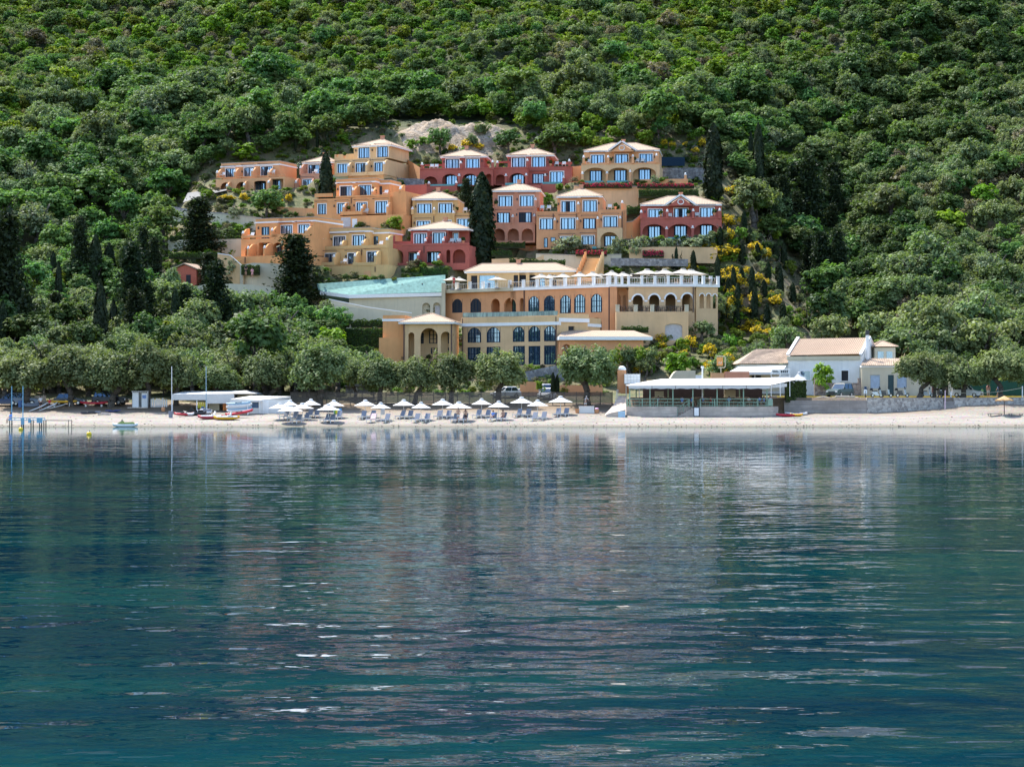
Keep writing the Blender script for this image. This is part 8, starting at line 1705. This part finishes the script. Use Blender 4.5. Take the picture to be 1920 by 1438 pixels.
# board rack and boats in front
a = G(448, 778); r = thing('board_rack', 'rack stacked with pale surfboards beside the kiosk', 'rack', a)
for s in (-1.2, 1.1): MB().box(s-.04, s+.04, -.3, .3, 0, 1.35).build('upright', M['white'], r)
for i, c in enumerate(('white', 'bluep', 'whitefab', 'white', 'bluep')): kayak(('lowest white', 'lower pale blue', 'middle cream', 'upper white', 'topmost pale blue')[i]+' surfboard on the rack beside the kiosk', a+Vector((rg.uniform(-.1, .2), -.1, .35+i*.21)), R(8), M[c], tilt=R(-4), Lh=3.0, name='surfboard', cat='surfboard')
def pedalo(lab, px, row, c, rz): 
    a = G(px, row); r = thing('pedal_boat', lab, 'pedal boat', a, R(rz), 'pedal boats on the sand'); hull(3.1, 1.5, .42).build('hull', c, r); m = MB(); m.box(-1.2, 1.3, -.55, .55, .36, .48, .1); m.prism([(.1, .46), (.5, .46), (.62, .95), (.48, .98), (.38, .62), (.1, .60)], -.5, -.05); m.prism([(.1, .46), (.5, .46), (.62, .95), (.48, .98), (.38, .62), (.1, .60)], .05, .5); m.build('deck', M['white'], r); s = MB(); s.tube((-.3, 0, .45), (-.15, 0, .75), .03, n=6); s.tube((-.6, -.3, .5), (-.6, .3, .5), .07, n=6); s.build('pedals', M['dark'], r); return r
pedalo('red and white pedal boat on the sand before the boat shelter', 395, 786, col('pedalo_red', (.45, .07, .09), .4), 12); pedalo('yellow and white pedal boat right of the red one', 425, 787.5, ylw, 10)
kayak('red kayak propped against the yellow pedal boat', G(449, 784)+Vector((0, 0, .45)), R(12), redk, tilt=R(-9), Lh=3.4); kayak('small white-nosed red dinghy left of the black jet ski', G(345, 780)+Vector((0, 0, .05)), R(8), redk, M['white'], Lh=2.4)
def jetski(lab, a, c, c2, rz=5):
    r = thing('jet_ski', lab, 'jet ski', a, R(rz)); hull(2.9, 1.1, .45).build('hull', c, r); m = MB(); m.prism([(-1.0, .42), (-.5, .72), (-.2, .78), (-.1, .6), (.9, .66), (1.1, .5), (1.1, .42)], -.25, .25); m.build('seat', c2, r); h = MB(); h.tube((-.3, -.35, .85), (-.3, .35, .85), .03, n=6); h.tube((-.35, 0, .6), (-.3, 0, .85), .05, n=6); h.build('handlebar', M['dark'], r); MB().prism([(-.5, .74), (-.42, .76), (-.32, .98), (-.36, .98)], -.2, .2).build('windshield', M['carglass'], r)
jetski('white jet ski with a lime seat moored in the shallows at the left', Vector((P(239, 0, 250.0).x, 248.6, -.08)), M['white'], col('lime', (.30, .36, .10)), 4); MB
jetski('black jet ski under the boat shelter', G(365, 779), M['dark'], M['rubber'], 0); jetski('white jet ski between the shelter posts', G(384, 777), M['white'], M['greymesh'], 60)
# bar counter, baskets
a = G(1100, 775); r = thing('bar_counter', 'white service counter standing on the sand', 'counter', a); m = a.y/FPX; MB().box(-14*m, 14*m, 0, .8, 0, 12.5*m).build('body', M['offwhite'], r); MB().box(-14*m-.04, 14*m+.04, -.04, .84, 12.5*m, 12.5*m+.05).build('top', M['white'], r)
for px, lab in ((1083, 'brown basket left of the service counter'), (1119, 'larger brown basket with pink towels right of the service counter')):
    a = G(px, 775); r = thing('basket', lab, 'basket', a); MB().tube((0, .2, 0), (0, .2, .5), .24, .3, 10).build('body', M['terra'], r)
    if px > 1100: MB().ball((0, .2, .55), .28, .5, 8, 5).build('towel', col('pink_towel', (.7, .4, .6)), r)
    else: MB().tube((0, .2, .5), (0, .2, .54), .32, .32, 10).build('rim', M['terra'], r)
# thatched umbrella at right with two dark loungers
a = G(1883, 778); r = thing('thatched_umbrella', 'palm-thatched beach umbrella at the right end of the sand', 'umbrella', a); h = P(1883, 742, a.y).z-a.z; MB().tube((0, 0, -.2), (0, 0, h-.1), .06, .05, 8).build('pole', M['wood'], r)
rng = np.random.default_rng(3); n = 1500; an = rng.random(n)*6.283; q = rng.random(n)**.6; rr_ = 1.1*q; c = np.stack([rr_*np.cos(an), rr_*np.sin(an), h-.02-.52*q+rng.normal(size=n)*.03-.05], -1); nn = np.stack([np.cos(an)*.5, np.sin(an)*.5, np.ones(n)], -1)+rng.normal(size=(n, 3))*.3
ML = leafmat('dry_palm_fronds', (.38, .22, .09), (.58, .38, .18), trans=.1, rnd=0.01); obj('thatch', leaf_mesh('thatch', c, nn, .22*rng.uniform(.6, 1.3, n), ML, rng, .25, up=np.array([0, 0, 1.])), r)
MB().lathe([(1.02, h-.52), (.5, h-.24), (.05, h-.02)], (0, 0, 0), 14).build('frame', M['thatch'], r)
for px, lab in ((1866, 'dark wooden lounger left of the thatched umbrella pole'), (1905, 'dark wooden lounger right of the thatched umbrella pole')):
    a = G(px, 780); l = thing('wooden_lounger', lab, 'sun lounger', a, R(-70)); MB().box(-.3, .3, -.95, .9, .22, .28).build('frame', M['wood'], l)
    for x in (-.27, .27):
        for y in (-.8, .7): MB().box(x-.03, x+.03, y-.03, y+.03, -.05, .22).build('leg', M['wood'], l)
rp = thing('rope_barrier', 'rope strung between white posts above the right end of the stone wall', 'rope', (0, 0, 0)); a, b = P(1783, 736, 268.5), P(1917, 727, 267.8); mb = MB(); pts_ = [a.lerp(b, t)+Vector((0, 0, -.35*math.sin(math.pi*t))) for t in np.linspace(0, 1, 9)]; mb.path(pts_, [.03]*9, 5); mb.build('rope', M['beige'], rp)
for px, rt_ in ((1783, 735), (1917, 724)): q_ = P(px, rt_, 268); MB().tube((q_.x, 268, 3.3), (q_.x, 268, q_.z), .08, n=8).build('post', M['white'], rp)
r = thing('utility_pole', 'dark wooden utility pole among the right hand olives', 'pole', (P(1749, 0, 273).x, 273, 3.4)); MB().tube((0, 0, 0), (0, 0, 4.2), .12, .1, 8).build('shaft', col('red_brown_pole', (.12, .04, .03)), r); MB().box(-.1, .1, -.15, -.1, 1.2, 1.5).build('plate', M['dark'], r)
r = thing('white_parasol', 'small white parasol in front of the white house', 'parasol', P(1498, 744, 277)); h = P(0, 697, 277).z-r.location.z
for c in kids(PR):
    d = c.copy(); COL.objects.link(d); d.parent = r
r.scale = (1.1, 1.1, h)

# ------------------------------------------------------------------ parasols and furniture on the roof terrace
TP = make_parasol(); TP['group'] = 'cream parasols on the hotel roof terrace'
for c in TP.children:
    if c.name.startswith('canopy'): c.data = c.data.copy(); c.data.materials[0] = M['creamfab']
TL = [(848, 518, 21, 'leftmost terrace parasol beside the infinity pool'), (861, 519, 17, 'second terrace parasol beside the infinity pool'), (932, 518, 22, 'parasol in front of the pavilion, left'), (1014.6, 513, 22, 'parasol before the pavilion right windows'), (1031, 514, 18, 'low parasol between the pavilion and the stair'), (1056, 512, 22, 'parasol left of the orange stair'), (1040, 516, 20, 'small parasol in front of the pavilion corner'), (1087, 510, 22, 'parasol overlapping the foot of the orange stair'), (1111, 509, 24, 'parasol just right of the stair foot'), (1127, 513, 22, 'low parasol right of the stair foot'), (1147, 507, 22, 'higher parasol in the middle terrace group'), (1168, 510, 24, 'parasol right of the middle terrace group'), (1185, 513, 18, 'small parasol ending the middle group'), (1196, 513, 20, 'last parasol before the gap'), (1213, 504, 32, 'first large parasol of the right terrace row'), (1246, 504, 28, 'second large parasol of the right terrace row'), (1281, 503, 32, 'third large parasol of the right terrace row'), (1296, 505, 36, 'rightmost large parasol of the hotel terrace'), (1232, 508, 22, 'smaller parasol between the large ones on the right')]
for i, (px, row, hwp, lab) in enumerate(TL):
    Yp = 334 if px < 900 else 331-(px-900)/400*9+rg.uniform(-.5, .8); rad = hwp*Yp/FPX*.95; p = P(px, row, Yp); h = p.z-ZT; loc = (p.x, Yp, ZT)
    lab = 'cream '+lab
    if i == 0: TP.location = loc; TP.scale = (rad, rad, h); TP['label'] = lab
    else: dup(TP, loc, rg.random(), lab, (rad, rad, h))
tf = MB(); rq = random.Random(8)
for i in range(46):
    px = rq.uniform(880, 1330); Yp = 330.5-(px-900)/400*9+rq.uniform(-3, 1.0); q_ = P(px, 0, Yp); x, y, z = q_.x, Yp, ZT
    if Yp < 318.5+max(0, (14-x))*.8: continue
    tf.box(x-.4, x+.4, y-.4, y+.4, z+.7, z+.74); tf.box(x-.04, x+.04, y-.04, y+.04, z, z+.7)
    for s in (-.7, .7): tf.box(x+s-.22, x+s+.22, y-.22, y+.22, z+.4, z+.46); tf.box(x+s*1.28-.03, x+s*1.28+.03, y-.22, y+.22, z+.46, z+.9); tf.box(x+s-.2, x+s-.15, y-.2, y+.2, z, z+.4); tf.box(x+s+.15, x+s+.2, y-.2, y+.2, z, z+.4)
tag(tf.build('terrace_furniture', col('rattan', (.35, .25, .18), .8)), 'brown tables and chairs crowded on the hotel roof terrace', 'furniture', kind='stuff')

# ------------------------------------------------------------------ ground cover in the resort gardens
gcv = []; rc = random.Random(77)
while len(gcv) < 5200:
    px, row = rc.uniform(300, 1560), rc.uniform(230, 745)
    if row > 560 and px < 620: continue
    g = ground_hit(px, row)
    if row > 700 and 1140 < px: continue
    if row > 640 and px > 1440: continue
    if px > 1440 and row < 440: continue
    if any(abs((g.x-a)*math.cos(e)-(g.y-b)*math.sin(e)) < hw+.2 and abs((g.x-a)*math.sin(e)+(g.y-b)*math.cos(e)) < hd+.2 for a, b, hw, hd, e, _ in PADS): continue
    if g.y < 276 or (g.x > 13 and g.y < 283) or (abs(g.x+11) < 11 and abs(g.y-404) < 8 and rc.random() < .85): continue
    k = rc.choice(['maquis', 'maquis', 'bright', 'olive', 'scrub', 'silver'] if (g.x < 36 or rc.random() < .5) else ['scrub']); s = rc.uniform(.2, .5)*(.75 if px > 1400 else 1)*(.5 if k in ('olive', 'silver') else 1)
    if px > 1440 and rc.random() < .15: continue
    gcv.append((g.x, g.y, g.z-.25, s, s*rc.uniform(.6, 1), k, px, row))
forest('garden_ground_cover', 'low mixed ground cover filling the slopes between the villas', ks_used, gcv)
print('objects', len(bpy.data.objects))
